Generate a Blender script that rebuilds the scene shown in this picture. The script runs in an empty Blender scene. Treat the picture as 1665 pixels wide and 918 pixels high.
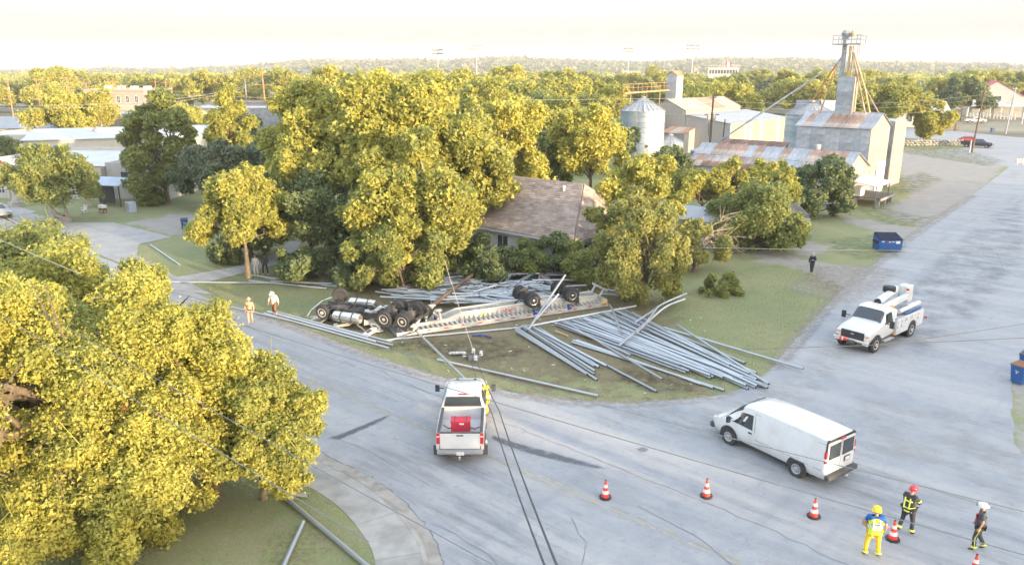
import bpy, bmesh, math, random
import numpy as np
from mathutils import Vector, Matrix, Euler
PI = math.pi
R = math.radians
random.seed(7)
scn = bpy.context.scene
COL = scn.collection

# ---------------- camera, sky, sun, exposure ----------------
TH = R(-40.5)                              # street grid: e1 runs down the street, e2 up the cross street
F, CH = 1250.0, 15.8                       # focal length in photo pixels, camera height (m)
P = math.atan(345 / F)
cam = bpy.data.cameras.new('camera')
cam.sensor_width = 36.0
cam.lens = 36.0 * F / 1665.0
cam.clip_start = 0.3
cam.clip_end = 20000
camo = bpy.data.objects.new('camera', cam)
COL.objects.link(camo)
camo.location = (0, 0, CH)
camo.rotation_euler = (PI / 2 - P, 0, 0)
scn.camera = camo

SUN_EL, SUN_AZ = R(5.2), math.atan2(-0.66, 0.75)     # towards the sun, measured from +X
world = bpy.data.worlds.new('World')
scn.world = world
world.use_nodes = True
wn = world.node_tree
sky = wn.nodes.new('ShaderNodeTexSky')
sky.sky_type = 'NISHITA'
sky.sun_disc = False
sky.sun_elevation = SUN_EL
sky.sun_rotation = PI / 2 - SUN_AZ
sky.altitude = 200
sky.dust_density = 2.5
sky.ozone_density = 1.0
mixw = wn.nodes.new('ShaderNodeMix'); mixw.data_type = 'RGBA'
mixw.inputs[0].default_value = 0.62
mixw.inputs[7].default_value = (1.50, 1.62, 1.84, 1)       # thin bright high cloud over the whole sky
wn.links.new(sky.outputs[0], mixw.inputs[6])
wtc = wn.nodes.new('ShaderNodeTexCoord'); wsp = wn.nodes.new('ShaderNodeSeparateXYZ'); wn.links.new(wtc.outputs['Generated'], wsp.inputs[0])
wrp = wn.nodes.new('ShaderNodeMapRange'); wrp.inputs[1].default_value = .035; wrp.inputs[2].default_value = .17; wn.links.new(wsp.outputs['Z'], wrp.inputs[0])
whz = wn.nodes.new('ShaderNodeMix'); whz.data_type = 'RGBA'; whz.inputs[6].default_value = (.44, .435, .42, 1); wn.links.new(wrp.outputs[0], whz.inputs[0]); wn.links.new(mixw.outputs[2], whz.inputs[7])   # creamy dust low over the horizon
wn.links.new(whz.outputs[2], wn.nodes['Background'].inputs[0])
wn.nodes['Background'].inputs[1].default_value = 0.15
sun = bpy.data.lights.new('sun', 'SUN')
sun.energy = 1.75
sun.angle = R(0.6)
sun.color = (1.0, 0.75, 0.45)
suno = bpy.data.objects.new('sun', sun)
COL.objects.link(suno)
sd = Vector((math.cos(SUN_AZ) * math.cos(SUN_EL), math.sin(SUN_AZ) * math.cos(SUN_EL), math.sin(SUN_EL)))
suno.rotation_euler = sd.to_track_quat('Z', 'Y').to_euler()
suno.location = (60, -60, 40)
scn.view_settings.view_transform = 'Standard'
scn.view_settings.look = 'None'
scn.view_settings.exposure = 3.0
scn.view_settings.gamma = 1.0
scn.render.engine = 'CYCLES'
cy = scn.cycles
cy.use_denoising = True
cy.max_bounces = 6; cy.diffuse_bounces = 3; cy.glossy_bounces = 2
cy.transmission_bounces = 3; cy.volume_bounces = 0; cy.transparent_max_bounces = 6
cy.use_adaptive_sampling = True; cy.adaptive_threshold = 0.02
cy.sample_clamp_indirect = 6

# ---------------- helpers ----------------
def G(u, v, z=0.0):
    """the place at height z seen at pixel (u, v) of the 1665 px photograph"""
    x = (u - 832.5) / F; y = (v - 459) / F
    fy = math.cos(P) - y * math.sin(P); dz = -math.sin(P) - y * math.cos(P)
    t = (CH - z) / -dz
    return Vector((x * t, fy * t, z))
E1 = Vector((math.cos(TH), math.sin(TH), 0)); E2 = Vector((-math.sin(TH), math.cos(TH), 0))
def W(a, b, z=0.0): return E1 * a + E2 * b + Vector((0, 0, z))

class MB:
    def __init__(s): s.v = []; s.f = []; s.m = []; s.s = []
    def add(s, vs, fs, mi=0, sm=False):
        o = len(s.v); s.v += [tuple(p) for p in vs]
        for f in fs: s.f.append([o + i for i in f]); s.m.append(mi); s.s.append(sm)
        return s
    def box(s, c, d, rz=0, mi=0, rot=None):
        h = [x / 2 for x in d]
        M = (rot or Matrix.Rotation(rz, 3, 'Z'))
        vs = [Vector(c) + M @ Vector((x * h[0], y * h[1], z * h[2])) for x in (-1, 1) for y in (-1, 1) for z in (-1, 1)]
        return s.add(vs, [(0, 1, 3, 2), (4, 6, 7, 5), (0, 4, 5, 1), (2, 3, 7, 6), (0, 2, 6, 4), (1, 5, 7, 3)], mi)
    def bar(s, a, b, w, h=None, mi=0):
        a, b = Vector(a), Vector(b); d = b - a; L = d.length
        if L < 1e-6: return s
        q = d.to_track_quat('X', 'Z').to_matrix()
        return s.box((a + b) / 2, (L, w, h or w), mi=mi, rot=q)
    def tube(s, pts, r, n=8, mi=0, caps=True, sm=True):
        pts = [Vector(p) for p in pts]; k = len(pts)
        rs = r if isinstance(r, (list, tuple)) else [r] * k
        up = None; rings = []
        for i, p in enumerate(pts):
            d = (pts[min(i + 1, k - 1)] - pts[max(i - 1, 0)])
            d = d.normalized() if d.length > 1e-9 else Vector((0, 0, 1))
            if up is None: up = d.orthogonal().normalized()
            u = up - d * up.dot(d)
            u = u.normalized() if u.length > 1e-5 else d.orthogonal().normalized()
            up = u; w = d.cross(u)
            rings.append([p + (u * math.cos(2 * PI * j / n) + w * math.sin(2 * PI * j / n)) * rs[i] for j in range(n)])
        vs = [q for g in rings for q in g]
        fs = [(i * n + j, i * n + (j + 1) % n, (i + 1) * n + (j + 1) % n, (i + 1) * n + j) for i in range(k - 1) for j in range(n)]
        s.add(vs, fs, mi, sm)
        if caps:
            s.add(rings[0], [tuple(range(n))[::-1]], mi); s.add(rings[-1], [tuple(range(n))], mi)
        return s
    def lathe(s, prof, n, c=(0, 0, 0), axis='Z', mi=0, sm=True, sx=1, sy=1):
        c = Vector(c); vs = []
        for r, h in prof:
            for j in range(n):
                a = 2 * PI * j / n; x, y = r * math.cos(a) * sx, r * math.sin(a) * sy
                vs.append(c + (Vector((x, y, h)) if axis == 'Z' else Vector((x, h, y)) if axis == 'Y' else Vector((h, x, y))))
        k = len(prof)
        fs = [(i * n + j, i * n + (j + 1) % n, (i + 1) * n + (j + 1) % n, (i + 1) * n + j) for i in range(k - 1) for j in range(n)]
        s.add(vs, fs, mi, sm)
        if prof[0][0] > 1e-4: s.add(vs[:n], [tuple(range(n))], mi)
        if prof[-1][0] > 1e-4: s.add(vs[-n:], [tuple(range(n))], mi)
        return s
    def poly(s, pts, mi=0): return s.add(pts, [tuple(range(len(pts)))], mi)
    def prism(s, out, z0, z1, mi=0):
        n = len(out)
        vs = [(p[0], p[1], z0) for p in out] + [(p[0], p[1], z1) for p in out]
        return s.add(vs, [tuple(range(n))[::-1], tuple(range(n, 2 * n))] + [(i, (i + 1) % n, n + (i + 1) % n, n + i) for i in range(n)], mi)
    def slab(s, quad, th, mi=0):
        q = [Vector(p) for p in quad]; nrm = (q[1] - q[0]).cross(q[-1] - q[0]).normalized() * th; n = len(q)
        vs = q + [p + nrm for p in q]
        return s.add(vs, [tuple(range(n))[::-1], tuple(range(n, 2 * n))] + [(i, (i + 1) % n, n + (i + 1) % n, n + i) for i in range(n)], mi)
    def mesh(s, name, mats, bevel=0):
        me = bpy.data.meshes.new(name)
        me.from_pydata(s.v, [], s.f)
        me.polygons.foreach_set('material_index', s.m)
        me.polygons.foreach_set('use_smooth', s.s)
        for m in (mats if isinstance(mats, (list, tuple)) else [mats]): me.materials.append(m)
        if any(s.s): me.set_sharp_from_angle(angle=R(40))
        me.update()
        return me
    def build(s, name, mats, parent=None, loc=(0, 0, 0), rz=0, bevel=0):
        o = bpy.data.objects.new(name, s.mesh(name, mats))
        COL.objects.link(o); o.location = loc; o.rotation_euler = (0, 0, rz)
        if parent is not None: o.parent = parent
        if bevel:
            b = o.modifiers.new('bevel', 'BEVEL'); b.width = bevel; b.segments = 2; b.limit_method = 'ANGLE'; b.angle_limit = R(35)
        return o

def inst(name, me, parent=None, loc=(0, 0, 0), rot=(0, 0, 0), scale=(1, 1, 1)):
    o = bpy.data.objects.new(name, me); COL.objects.link(o)
    o.location = loc; o.rotation_euler = rot; o.scale = scale
    if parent is not None: o.parent = parent
    return o
def tag(o, label=None, cat=None, group=None, kind=None):
    if label: o['label'] = label
    if cat: o['category'] = cat
    if group: o['group'] = group
    if kind: o['kind'] = kind
    return o
def thing(name, label, cat, loc=(0, 0, 0), rz=0, group=None):
    o = bpy.data.objects.new(name, None); COL.objects.link(o)
    o.location = loc; o.rotation_euler = (0, 0, rz); o.empty_display_size = .3
    return tag(o, label, cat, group)
def copy_tree(o, parent=None):
    c = o.copy(); COL.objects.link(c)
    if parent is not None: c.parent = parent
    for ch in list(o.children): copy_tree(ch, c)
    return c

# ---------------- materials ----------------
def mat(name, col, rough=.8, metal=0, var=.12, scale=2.0, col2=None, mix2=(.45, .62), scale2=.6, bump=0, bscale=20, island=0, objrand=0, trans=None, spec=.5, emit=None, world_space=False, stretch=None, coat=0):
    m = bpy.data.materials.new(name); m.use_nodes = True
    nt = m.node_tree; N = nt.nodes; L = nt.links
    b = N['Principled BSDF']
    b.inputs['Roughness'].default_value = rough; b.inputs['Metallic'].default_value = metal
    b.inputs['Specular IOR Level'].default_value = spec
    if coat: b.inputs['Coat Weight'].default_value = coat; b.inputs['Coat Roughness'].default_value = .08
    if world_space: src = N.new('ShaderNodeNewGeometry').outputs['Position']
    else: src = N.new('ShaderNodeTexCoord').outputs['Object']
    if stretch:
        mp = N.new('ShaderNodeMapping'); mp.inputs['Scale'].default_value = stretch; L.new(src, mp.inputs[0]); src = mp.outputs[0]
    def noise(sc, det=4):
        n = N.new('ShaderNodeTexNoise'); n.inputs['Scale'].default_value = sc; n.inputs['Detail'].default_value = det
        L.new(src, n.inputs['Vector']); return n.outputs['Fac']
    def mixc(fac, a, c, blend='MIX'):
        x = N.new('ShaderNodeMix'); x.data_type = 'RGBA'; x.blend_type = blend
        for s_, v in ((0, fac), (6, a), (7, c)):
            if isinstance(v, (int, float)): x.inputs[s_].default_value = v
            elif isinstance(v, (tuple, list)): x.inputs[s_].default_value = (*v[:3], 1)
            else: L.new(v, x.inputs[s_])
        return x.outputs[2]
    def ramp(v, lo, hi, a=0., c=1.):
        r = N.new('ShaderNodeMapRange'); r.inputs[1].default_value = lo; r.inputs[2].default_value = hi
        r.inputs[3].default_value = a; r.inputs[4].default_value = c; L.new(v, r.inputs[0]); return r.outputs[0]
    out = col
    if col2: out = mixc(ramp(noise(scale2), *mix2), col, col2)
    if var:
        f = ramp(noise(scale), .3, .7, 1 - var, 1 + var)
        g = N.new('ShaderNodeCombineColor')
        for i in range(3): L.new(f, g.inputs[i])
        out = mixc(1.0, out, g.outputs[0], 'MULTIPLY')
    for amt, sock in ((island, lambda: N.new('ShaderNodeNewGeometry').outputs['Random Per Island']), (objrand, lambda: N.new('ShaderNodeObjectInfo').outputs['Random'])):
        if amt:
            f = ramp(sock(), 0, 1, 1 - amt, 1 + amt)
            g = N.new('ShaderNodeCombineColor')
            for i in range(3): L.new(f, g.inputs[i])
            out = mixc(1.0, out, g.outputs[0], 'MULTIPLY')
    if isinstance(out, tuple): b.inputs['Base Color'].default_value = (*out[:3], 1)
    else: L.new(out, b.inputs['Base Color'])
    if bump:
        bp = N.new('ShaderNodeBump'); bp.inputs['Strength'].default_value = bump; bp.inputs['Distance'].default_value = .03
        L.new(noise(bscale, 5), bp.inputs['Height']); L.new(bp.outputs[0], b.inputs['Normal'])
    if emit: b.inputs['Emission Color'].default_value = (*emit[:3], 1); b.inputs['Emission Strength'].default_value = emit[3]
    if trans:
        t = N.new('ShaderNodeBsdfTranslucent'); ms = N.new('ShaderNodeMixShader'); ms.inputs[0].default_value = trans
        if isinstance(out, tuple): t.inputs[0].default_value = (*out[:3], 1)
        else: L.new(out, t.inputs[0])
        L.new(b.outputs[0], ms.inputs[1]); L.new(t.outputs[0], ms.inputs[2]); L.new(ms.outputs[0], N['Material Output'].inputs[0])
    return m

def leafmat(name, a, c, tr=.3):
    """leaves: hue varies leaf by leaf and tree by tree"""
    m = bpy.data.materials.new(name); m.use_nodes = True
    nt = m.node_tree; N = nt.nodes; L = nt.links; b = N['Principled BSDF']
    g = N.new('ShaderNodeNewGeometry'); oi = N.new('ShaderNodeObjectInfo'); tc = N.new('ShaderNodeTexCoord')
    n = N.new('ShaderNodeTexNoise'); n.inputs['Scale'].default_value = .6; n.inputs['Detail'].default_value = 4
    L.new(tc.outputs['Object'], n.inputs['Vector'])
    ad = N.new('ShaderNodeMath'); ad.operation = 'MULTIPLY_ADD'; ad.inputs[1].default_value = .45
    L.new(g.outputs['Random Per Island'], ad.inputs[0])
    a2 = N.new('ShaderNodeMath'); a2.operation = 'MULTIPLY_ADD'; a2.inputs[1].default_value = 1.5; a2.inputs[2].default_value = -.62
    L.new(n.outputs['Fac'], a2.inputs[0]); L.new(a2.outputs[0], ad.inputs[2])
    a3 = N.new('ShaderNodeMath'); a3.operation = 'MULTIPLY_ADD'; a3.inputs[1].default_value = .3
    L.new(oi.outputs['Random'], a3.inputs[0]); L.new(ad.outputs[0], a3.inputs[2])
    x = N.new('ShaderNodeMix'); x.data_type = 'RGBA'
    x.inputs[6].default_value = (*a, 1); x.inputs[7].default_value = (*c, 1); L.new(a3.outputs[0], x.inputs[0])
    L.new(x.outputs[2], b.inputs['Base Color']); b.inputs['Roughness'].default_value = .55; b.inputs['Specular IOR Level'].default_value = .35
    t = N.new('ShaderNodeBsdfTranslucent'); ms = N.new('ShaderNodeMixShader'); ms.inputs[0].default_value = tr
    L.new(x.outputs[2], t.inputs[0]); L.new(b.outputs[0], ms.inputs[1]); L.new(t.outputs[0], ms.inputs[2])
    L.new(ms.outputs[0], N['Material Output'].inputs[0])
    return m

M = {}
def road_material():
    m = bpy.data.materials.new('asphalt'); m.use_nodes = True
    nt = m.node_tree; N = nt.nodes; L = nt.links; b = N['Principled BSDF']; b.inputs['Roughness'].default_value = .93; b.inputs['Specular IOR Level'].default_value = .25
    pos = N.new('ShaderNodeNewGeometry').outputs['Position']
    def noise(sc, det=4, rot=None, st=None):
        n = N.new('ShaderNodeTexNoise'); n.inputs['Scale'].default_value = sc; n.inputs['Detail'].default_value = det; n.inputs['Roughness'].default_value = .7
        if st:
            mp = N.new('ShaderNodeMapping'); mp.vector_type = 'TEXTURE'; mp.inputs['Rotation'].default_value = (0, 0, rot); mp.inputs['Scale'].default_value = st; L.new(pos, mp.inputs[0]); L.new(mp.outputs[0], n.inputs['Vector'])
        else: L.new(pos, n.inputs['Vector'])
        return n.outputs['Fac']
    def ramp(v, lo, hi, a=0., c=1.):
        r = N.new('ShaderNodeMapRange'); r.inputs[1].default_value = lo; r.inputs[2].default_value = hi; r.inputs[3].default_value = a; r.inputs[4].default_value = c; L.new(v, r.inputs[0]); return r.outputs[0]
    def mixc(fac, a, c, bl='MIX'):
        x = N.new('ShaderNodeMix'); x.data_type = 'RGBA'; x.blend_type = bl
        for s_, v in ((0, fac), (6, a), (7, c)):
            if isinstance(v, (int, float)): x.inputs[s_].default_value = v
            elif isinstance(v, tuple): x.inputs[s_].default_value = (*v, 1)
            else: L.new(v, x.inputs[s_])
        return x.outputs[2]
    c = mixc(ramp(noise(.9, 8), .35, .65), (.27, .285, .31), (.345, .352, .365))
    c = mixc(ramp(noise(.5, 5, TH, (9, 1, 1)), .42, .68), c, (.40, .395, .39))          # tyre polished bands along the street
    c = mixc(ramp(noise(.35, 5, TH + PI / 2, (7, 1, 1)), .55, .75), c, (.26, .27, .29))
    c = mixc(ramp(noise(3, 7), .55, .75), c, (.24, .25, .27))
    g = ramp(noise(55, 3), .3, .7, .80, 1.2); k = N.new('ShaderNodeCombineColor')
    for i in range(3): L.new(g, k.inputs[i])
    c = mixc(1.0, c, k.outputs[0], 'MULTIPLY')
    L.new(c, b.inputs['Base Color'])
    bp = N.new('ShaderNodeBump'); bp.inputs['Strength'].default_value = .35; bp.inputs['Distance'].default_value = .02
    L.new(noise(40, 5), bp.inputs['Height']); L.new(bp.outputs[0], b.inputs['Normal'])
    return m
M['leaf_gold'] = leafmat('leaf_gold', (.25, .285, .09), (.60, .55, .115), .4)
M['leaf_green'] = leafmat('leaf_green', (.17, .215, .085), (.38, .40, .11), .4)
M['leaf_lime'] = leafmat('leaf_lime', (.20, .24, .09), (.47, .44, .13), .4)
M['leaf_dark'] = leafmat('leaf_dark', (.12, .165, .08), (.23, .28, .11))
M['leaf_grey'] = leafmat('leaf_grey', (.12, .155, .10), (.20, .23, .12))
M['bark'] = mat('bark', (.16, .125, .09), .95, var=.35, scale=6, bump=.6, bscale=14)
M['bark_pale'] = mat('bark_pale', (.34, .30, .25), .95, var=.3, scale=5)
M['deadwood'] = mat('deadwood', (.38, .31, .26), .95, var=.25, scale=4)
M['brokenwood'] = mat('brokenwood', (.55, .25, .10), .9, var=.25, scale=4)
M['polewood'] = mat('polewood', (.13, .09, .065), .9, var=.3, scale=1.5, bump=.3, stretch=(6, 6, .6))
M['asphalt'] = road_material()
M['concrete'] = mat('concrete', (.37, .36, .34), .9, var=.1, scale=2.5, col2=(.30, .29, .27), scale2=.7, bump=.2, bscale=40, world_space=True)
M['gravel'] = mat('gravel', (.33, .315, .29), .95, var=.2, scale=14, col2=(.25, .22, .18), mix2=(.48, .66), scale2=.25, bump=.4, bscale=25, world_space=True)
M['white_paint'] = mat('white_paint', (.66, .665, .665), .35, var=.04, scale=3, coat=.6, col2=(.57, .565, .55), mix2=(.5, .72), scale2=1.3)
M['white_wall'] = mat('white_wall', (.46, .445, .42), .8, var=.07, scale=1.2)
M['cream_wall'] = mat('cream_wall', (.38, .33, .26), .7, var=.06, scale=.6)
M['tan_wall'] = mat('tan_wall', (.40, .375, .345), .6, var=.08, scale=.7, stretch=(1, 1, .15))
M['white_roof'] = mat('white_roof', (.50, .51, .52), .6, var=.08, scale=.4)
M['grey_roof'] = mat('grey_roof', (.36, .38, .41), .6, var=.1, scale=.4)
M['shingle'] = mat('shingle', (.33, .262, .225), .95, var=.22, scale=1.1, island=.2, bump=.3, bscale=8)
M['galv'] = mat('galv', (.37, .39, .42), .5, .35, var=.2, scale=1.3, objrand=.14, col2=(.33, .36, .40), scale2=.5)
M['galv_wall'] = mat('galv_wall', (.36, .375, .40), .55, .3, var=.25, scale=.9, objrand=.2, col2=(.30, .27, .24), mix2=(.55, .72), scale2=.7)
M['rust'] = mat('rust', (.22, .13, .10), .85, .1, var=.3, scale=1.2, objrand=.3, col2=(.40, .37, .36), mix2=(.52, .68), scale2=.5)
M['rust_orange'] = mat('rust_orange', (.44, .25, .13), .8, .1, var=.3, scale=1)
M['rustroof'] = mat('rustroof', (.42, .36, .32), .7, .2, var=.22, scale=.8, objrand=.28, col2=(.30, .20, .155), mix2=(.5, .66), scale2=.5)
M['pipe'] = mat('pipe', (.47, .505, .545), .40, .55, var=.18, scale=1.5, objrand=.26, col2=(.36, .37, .38), mix2=(.52, .7), scale2=.8)
M['pipe_in'] = mat('pipe_in', (.03, .04, .06), .9)
M['tyre'] = mat('tyre', (.045, .046, .05), .9, var=.2, scale=5)
M['rim'] = mat('rim', (.55, .56, .58), .35, .7, var=.1)
M['rim_white'] = mat('rim_white', (.62, .61, .58), .5, .2, var=.15)
M['black'] = mat('black', (.03, .031, .034), .6, var=.1)
M['dark'] = mat('dark', (.07, .07, .072), .7, var=.2)
M['chassis'] = mat('chassis', (.06, .058, .057), .75, .2, var=.35, scale=3, col2=(.13, .115, .10), mix2=(.5, .7), scale2=2)
M['glass'] = mat('glass', (.035, .045, .055), .06, var=.1, spec=.8)
M['window'] = mat('window', (.06, .075, .09), .12, var=.2, spec=.7)
M['chrome'] = mat('chrome', (.62, .62, .63), .25, .85, var=.1)
M['red_light'] = mat('red_light', (.55, .02, .025), .25, var=.05)
M['amber_light'] = mat('amber_light', (.85, .35, .04), .3, var=.05)
M['lens'] = mat('lens', (.75, .76, .78), .15, var=.05)
M['red_box'] = mat('red_box', (.55, .02, .045), .45, var=.06)
M['orange'] = mat('orange', (.80, .055, .03), .55, var=.06)
M['white'] = mat('white', (.68, .68, .68), .6, var=.03)
M['yellow'] = mat('yellow', (.80, .60, .02), .35, var=.05)
M['paintyellow'] = mat('paintyellow', (.36, .33, .25), .9, var=.2, scale=3, world_space=True)
M['grey_plastic'] = mat('grey_plastic', (.28, .29, .30), .6)
M['blue_bin'] = mat('blue_bin', (.02, .10, .30), .5, var=.12, scale=2)
M['beam_white'] = mat('beam_white', (.60, .585, .54), .6, var=.1, scale=1.5, col2=(.42, .39, .34), mix2=(.55, .75), scale2=1.2)
M['alum'] = mat('alum', (.55, .55, .55), .4, .5, var=.15, scale=2)
M['ochre'] = mat('ochre', (.50, .39, .22), .8, var=.2)
M['stone'] = mat('stone', (.36, .33, .29), .95, var=.2, scale=2, objrand=.2)
M['brick'] = mat('brick', (.36, .275, .255), .9, var=.12, scale=1.5)
M['red_roof'] = mat('red_roof', (.42, .045, .055), .6, var=.1)
M['red_wood'] = mat('red_wood', (.33, .09, .06), .85, var=.2)
M['wire'] = mat('wire', (.16, .19, .20), .6)
M['wire_dark'] = mat('wire_dark', (.05, .055, .06), .6)
M['wire_light'] = mat('wire_light', (.48, .46, .42), .5)
M['pine'] = mat('pine', (.40, .30, .18), .85, var=.2)
M['strap'] = mat('strap', (.02, .06, .30), .7)
M['skin'] = mat('skin', (.46, .27, .19), .6, var=.05)
M['dark_wood'] = mat('dark_wood', (.13, .12, .11), .9, var=.2)
SUN_GAP = True
def shade_h(b):
    return float(np.interp(b, [-70, 0, 16, 18.3, 19.2, 29.2, 30.2, 35, 60, 85, 100, 130], [10.5, 10.3, 10.2, 10.4, 8.0, 8.0, 10.6, 11.4, 11.6, 10.5, 8.8, 8]))
# ---------------- ground ----------------
def in_poly(X, Y, poly):
    inside = np.zeros(X.shape, bool); n = len(poly)
    for i in range(n):
        x0, y0 = poly[i][:2]; x1, y1 = poly[(i + 1) % n][:2]
        if abs(y1 - y0) < 1e-9: continue
        c = ((y0 > Y) != (y1 > Y)) & (X < (x1 - x0) * (Y - y0) / (y1 - y0) + x0)
        inside ^= c
    return inside
def dist_poly(X, Y, poly):
    d = np.full(X.shape, 1e9); n = len(poly)
    for i in range(n):
        x0, y0 = poly[i][:2]; x1, y1 = poly[(i + 1) % n][:2]
        dx, dy = x1 - x0, y1 - y0; L = dx * dx + dy * dy + 1e-9
        t = np.clip(((X - x0) * dx + (Y - y0) * dy) / L, 0, 1)
        d = np.minimum(d, np.hypot(X - x0 - t * dx, Y - y0 - t * dy))
    return np.where(in_poly(X, Y, poly), -d, d)
def pg(*p): return [G(u, v) for u, v in p]
# bare gravel and dirt areas (pixels of the photograph turned into places on the ground)
gravel_areas = [
    pg((1440, 236), (1640, 262), (1580, 330), (1545, 352), (1500, 372), (1430, 345), (1480, 318), (1475, 300)),
    pg((1225, 405), (1290, 415), (1330, 425), (1380, 432), (1450, 440), (1400, 478), (1330, 450), (1280, 432), (1225, 425)),
    pg((1290, 398), (1330, 392), (1362, 400), (1330, 418), (1290, 412)),
    pg((1365, 350), (1440, 362), (1500, 372), (1480, 392), (1430, 378), (1365, 358)),
    pg((205, 362), (300, 345), (330, 352), (300, 385), (262, 378)),
    pg((1640, 560), (1665, 565), (1700, 760), (1662, 760), (1648, 690), (1642, 620)),
    pg((1490, 195), (1700, 215), (1700, 245), (1640, 240), (1560, 215)),
    pg((1100, 262), (1290, 290), (1200, 300), (1095, 285))]
bare_areas = [
    pg((640, 560), (800, 560), (860, 600), (1000, 640), (1150, 640), (1060, 652), (900, 640), (760, 610)),
    pg((620, 430), (1000, 440), (1100, 520), (1160, 640), (900, 620), (640, 560), (520, 520)),
    pg((1330, 430), (1400, 470), (1375, 490), (1310, 455)),
    pg((430, 450), (560, 400), (600, 440), (520, 460)),
    pg((450, 870), (520, 830), (560, 900), (470, 940))]
lot = [W(-60, -60), W(40, -60), W(40, 20)]
def ground_grid(x0, x1, y0, y1, st, z, name):
    nx, ny = int((x1 - x0) / st) + 1, int((y1 - y0) / st) + 1
    xs = np.linspace(x0, x1, nx); ys = np.linspace(y0, y1, ny)
    X, Y = np.meshgrid(xs, ys); X = X.ravel(); Y = Y.ravel()
    Z = np.full(X.shape, z, float)
    v = np.stack([X, Y, Z], 1)
    i = np.arange(ny - 1)[:, None] * nx + np.arange(nx - 1)[None, :]
    f = np.stack([i, i + 1, i + nx + 1, i + nx], -1).reshape(-1, 4)
    me = bpy.data.meshes.new(name)
    me.from_pydata(v.tolist(), [], f.tolist())
    g = np.full(X.shape, 0.)
    for a in gravel_areas: g = np.maximum(g, np.clip(.5 - dist_poly(X, Y, a) / 3.0, 0, 1))
    b = np.full(X.shape, 0.)
    for a in bare_areas: b = np.maximum(b, np.clip(.5 - dist_poly(X, Y, a) / 3.5, 0, 1))
    for nm, arr in (('gravel', g), ('bare', b)):
        at = me.attributes.new(nm, 'FLOAT', 'POINT'); at.data.foreach_set('value', arr.astype(np.float32))
    return me
def ground_material():
    m = bpy.data.materials.new('lawn_and_dirt'); m.use_nodes = True
    nt = m.node_tree; N = nt.nodes; L = nt.links; b = N['Principled BSDF']; b.inputs['Roughness'].default_value = .95
    b.inputs['Specular IOR Level'].default_value = .15
    pos = N.new('ShaderNodeNewGeometry').outputs['Position']
    def noise(sc, det=5):
        n = N.new('ShaderNodeTexNoise'); n.inputs['Scale'].default_value = sc; n.inputs['Detail'].default_value = det; n.inputs['Roughness'].default_value = .65
        L.new(pos, n.inputs['Vector']); return n.outputs['Fac']
    def ramp(v, lo, hi, a=0., c=1.):
        r = N.new('ShaderNodeMapRange'); r.inputs[1].default_value = lo; r.inputs[2].default_value = hi
        r.inputs[3].default_value = a; r.inputs[4].default_value = c; L.new(v, r.inputs[0]); return r.outputs[0]
    def mixc(fac, a, c, blend='MIX'):
        x = N.new('ShaderNodeMix'); x.data_type = 'RGBA'; x.blend_type = blend
        for s_, v in ((0, fac), (6, a), (7, c)):
            if isinstance(v, (int, float)): x.inputs[s_].default_value = v
            elif isinstance(v, tuple): x.inputs[s_].default_value = (*v, 1)
            else: L.new(v, x.inputs[s_])
        return x.outputs[2]
    def math_(op, a, c):
        x = N.new('ShaderNodeMath'); x.operation = op
        for i, v in enumerate((a, c)):
            if isinstance(v, (int, float)): x.inputs[i].default_value = v
            else: L.new(v, x.inputs[i])
        return x.outputs[0]
    def attr(n):
        x = N.new('ShaderNodeAttribute'); x.attribute_name = n; return x.outputs['Fac']
    grass = mixc(ramp(noise(.16), .38, .62), (.19, .225, .12), (.30, .28, .165))
    grass = mixc(ramp(noise(1.3), .40, .68), grass, (.225, .265, .11))
    grass = mixc(ramp(noise(9, 6), .50, .72), grass, (.36, .33, .20))
    grass = mixc(ramp(noise(.5), .60, .75), grass, (.30, .27, .19))
    bare = mixc(ramp(noise(2.2), .4, .62), (.17, .135, .09), (.21, .19, .10))
    bare = mixc(ramp(noise(14), .45, .7), bare, (.28, .245, .17))
    grv = mixc(ramp(noise(.6), .4, .65), (.33, .31, .285), (.27, .245, .21))
    grv = mixc(ramp(noise(18), .4, .7), grv, (.37, .355, .33))
    fb = math_('ADD', attr('bare'), math_('MULTIPLY', math_('SUBTRACT', noise(.9), .5), 2.2))
    c = mixc(ramp(fb, .42, .75), grass, bare)
    fg = math_('ADD', attr('gravel'), math_('MULTIPLY', math_('SUBTRACT', noise(.7), .5), 1.7))
    c = mixc(ramp(fg, .42, .62), c, grv)
    L.new(c, b.inputs['Base Color'])
    bp = N.new('ShaderNodeBump'); bp.inputs['Strength'].default_value = .7; bp.inputs['Distance'].default_value = .08
    L.new(noise(9, 8), bp.inputs['Height']); L.new(bp.outputs[0], b.inputs['Normal'])
    return m
M['ground'] = ground_material()
gme = ground_grid(-90, 130, 6, 190, .8, 0, 'ground'); gme.materials.append(M['ground'])
tag(inst('ground', gme), kind='structure')

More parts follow.
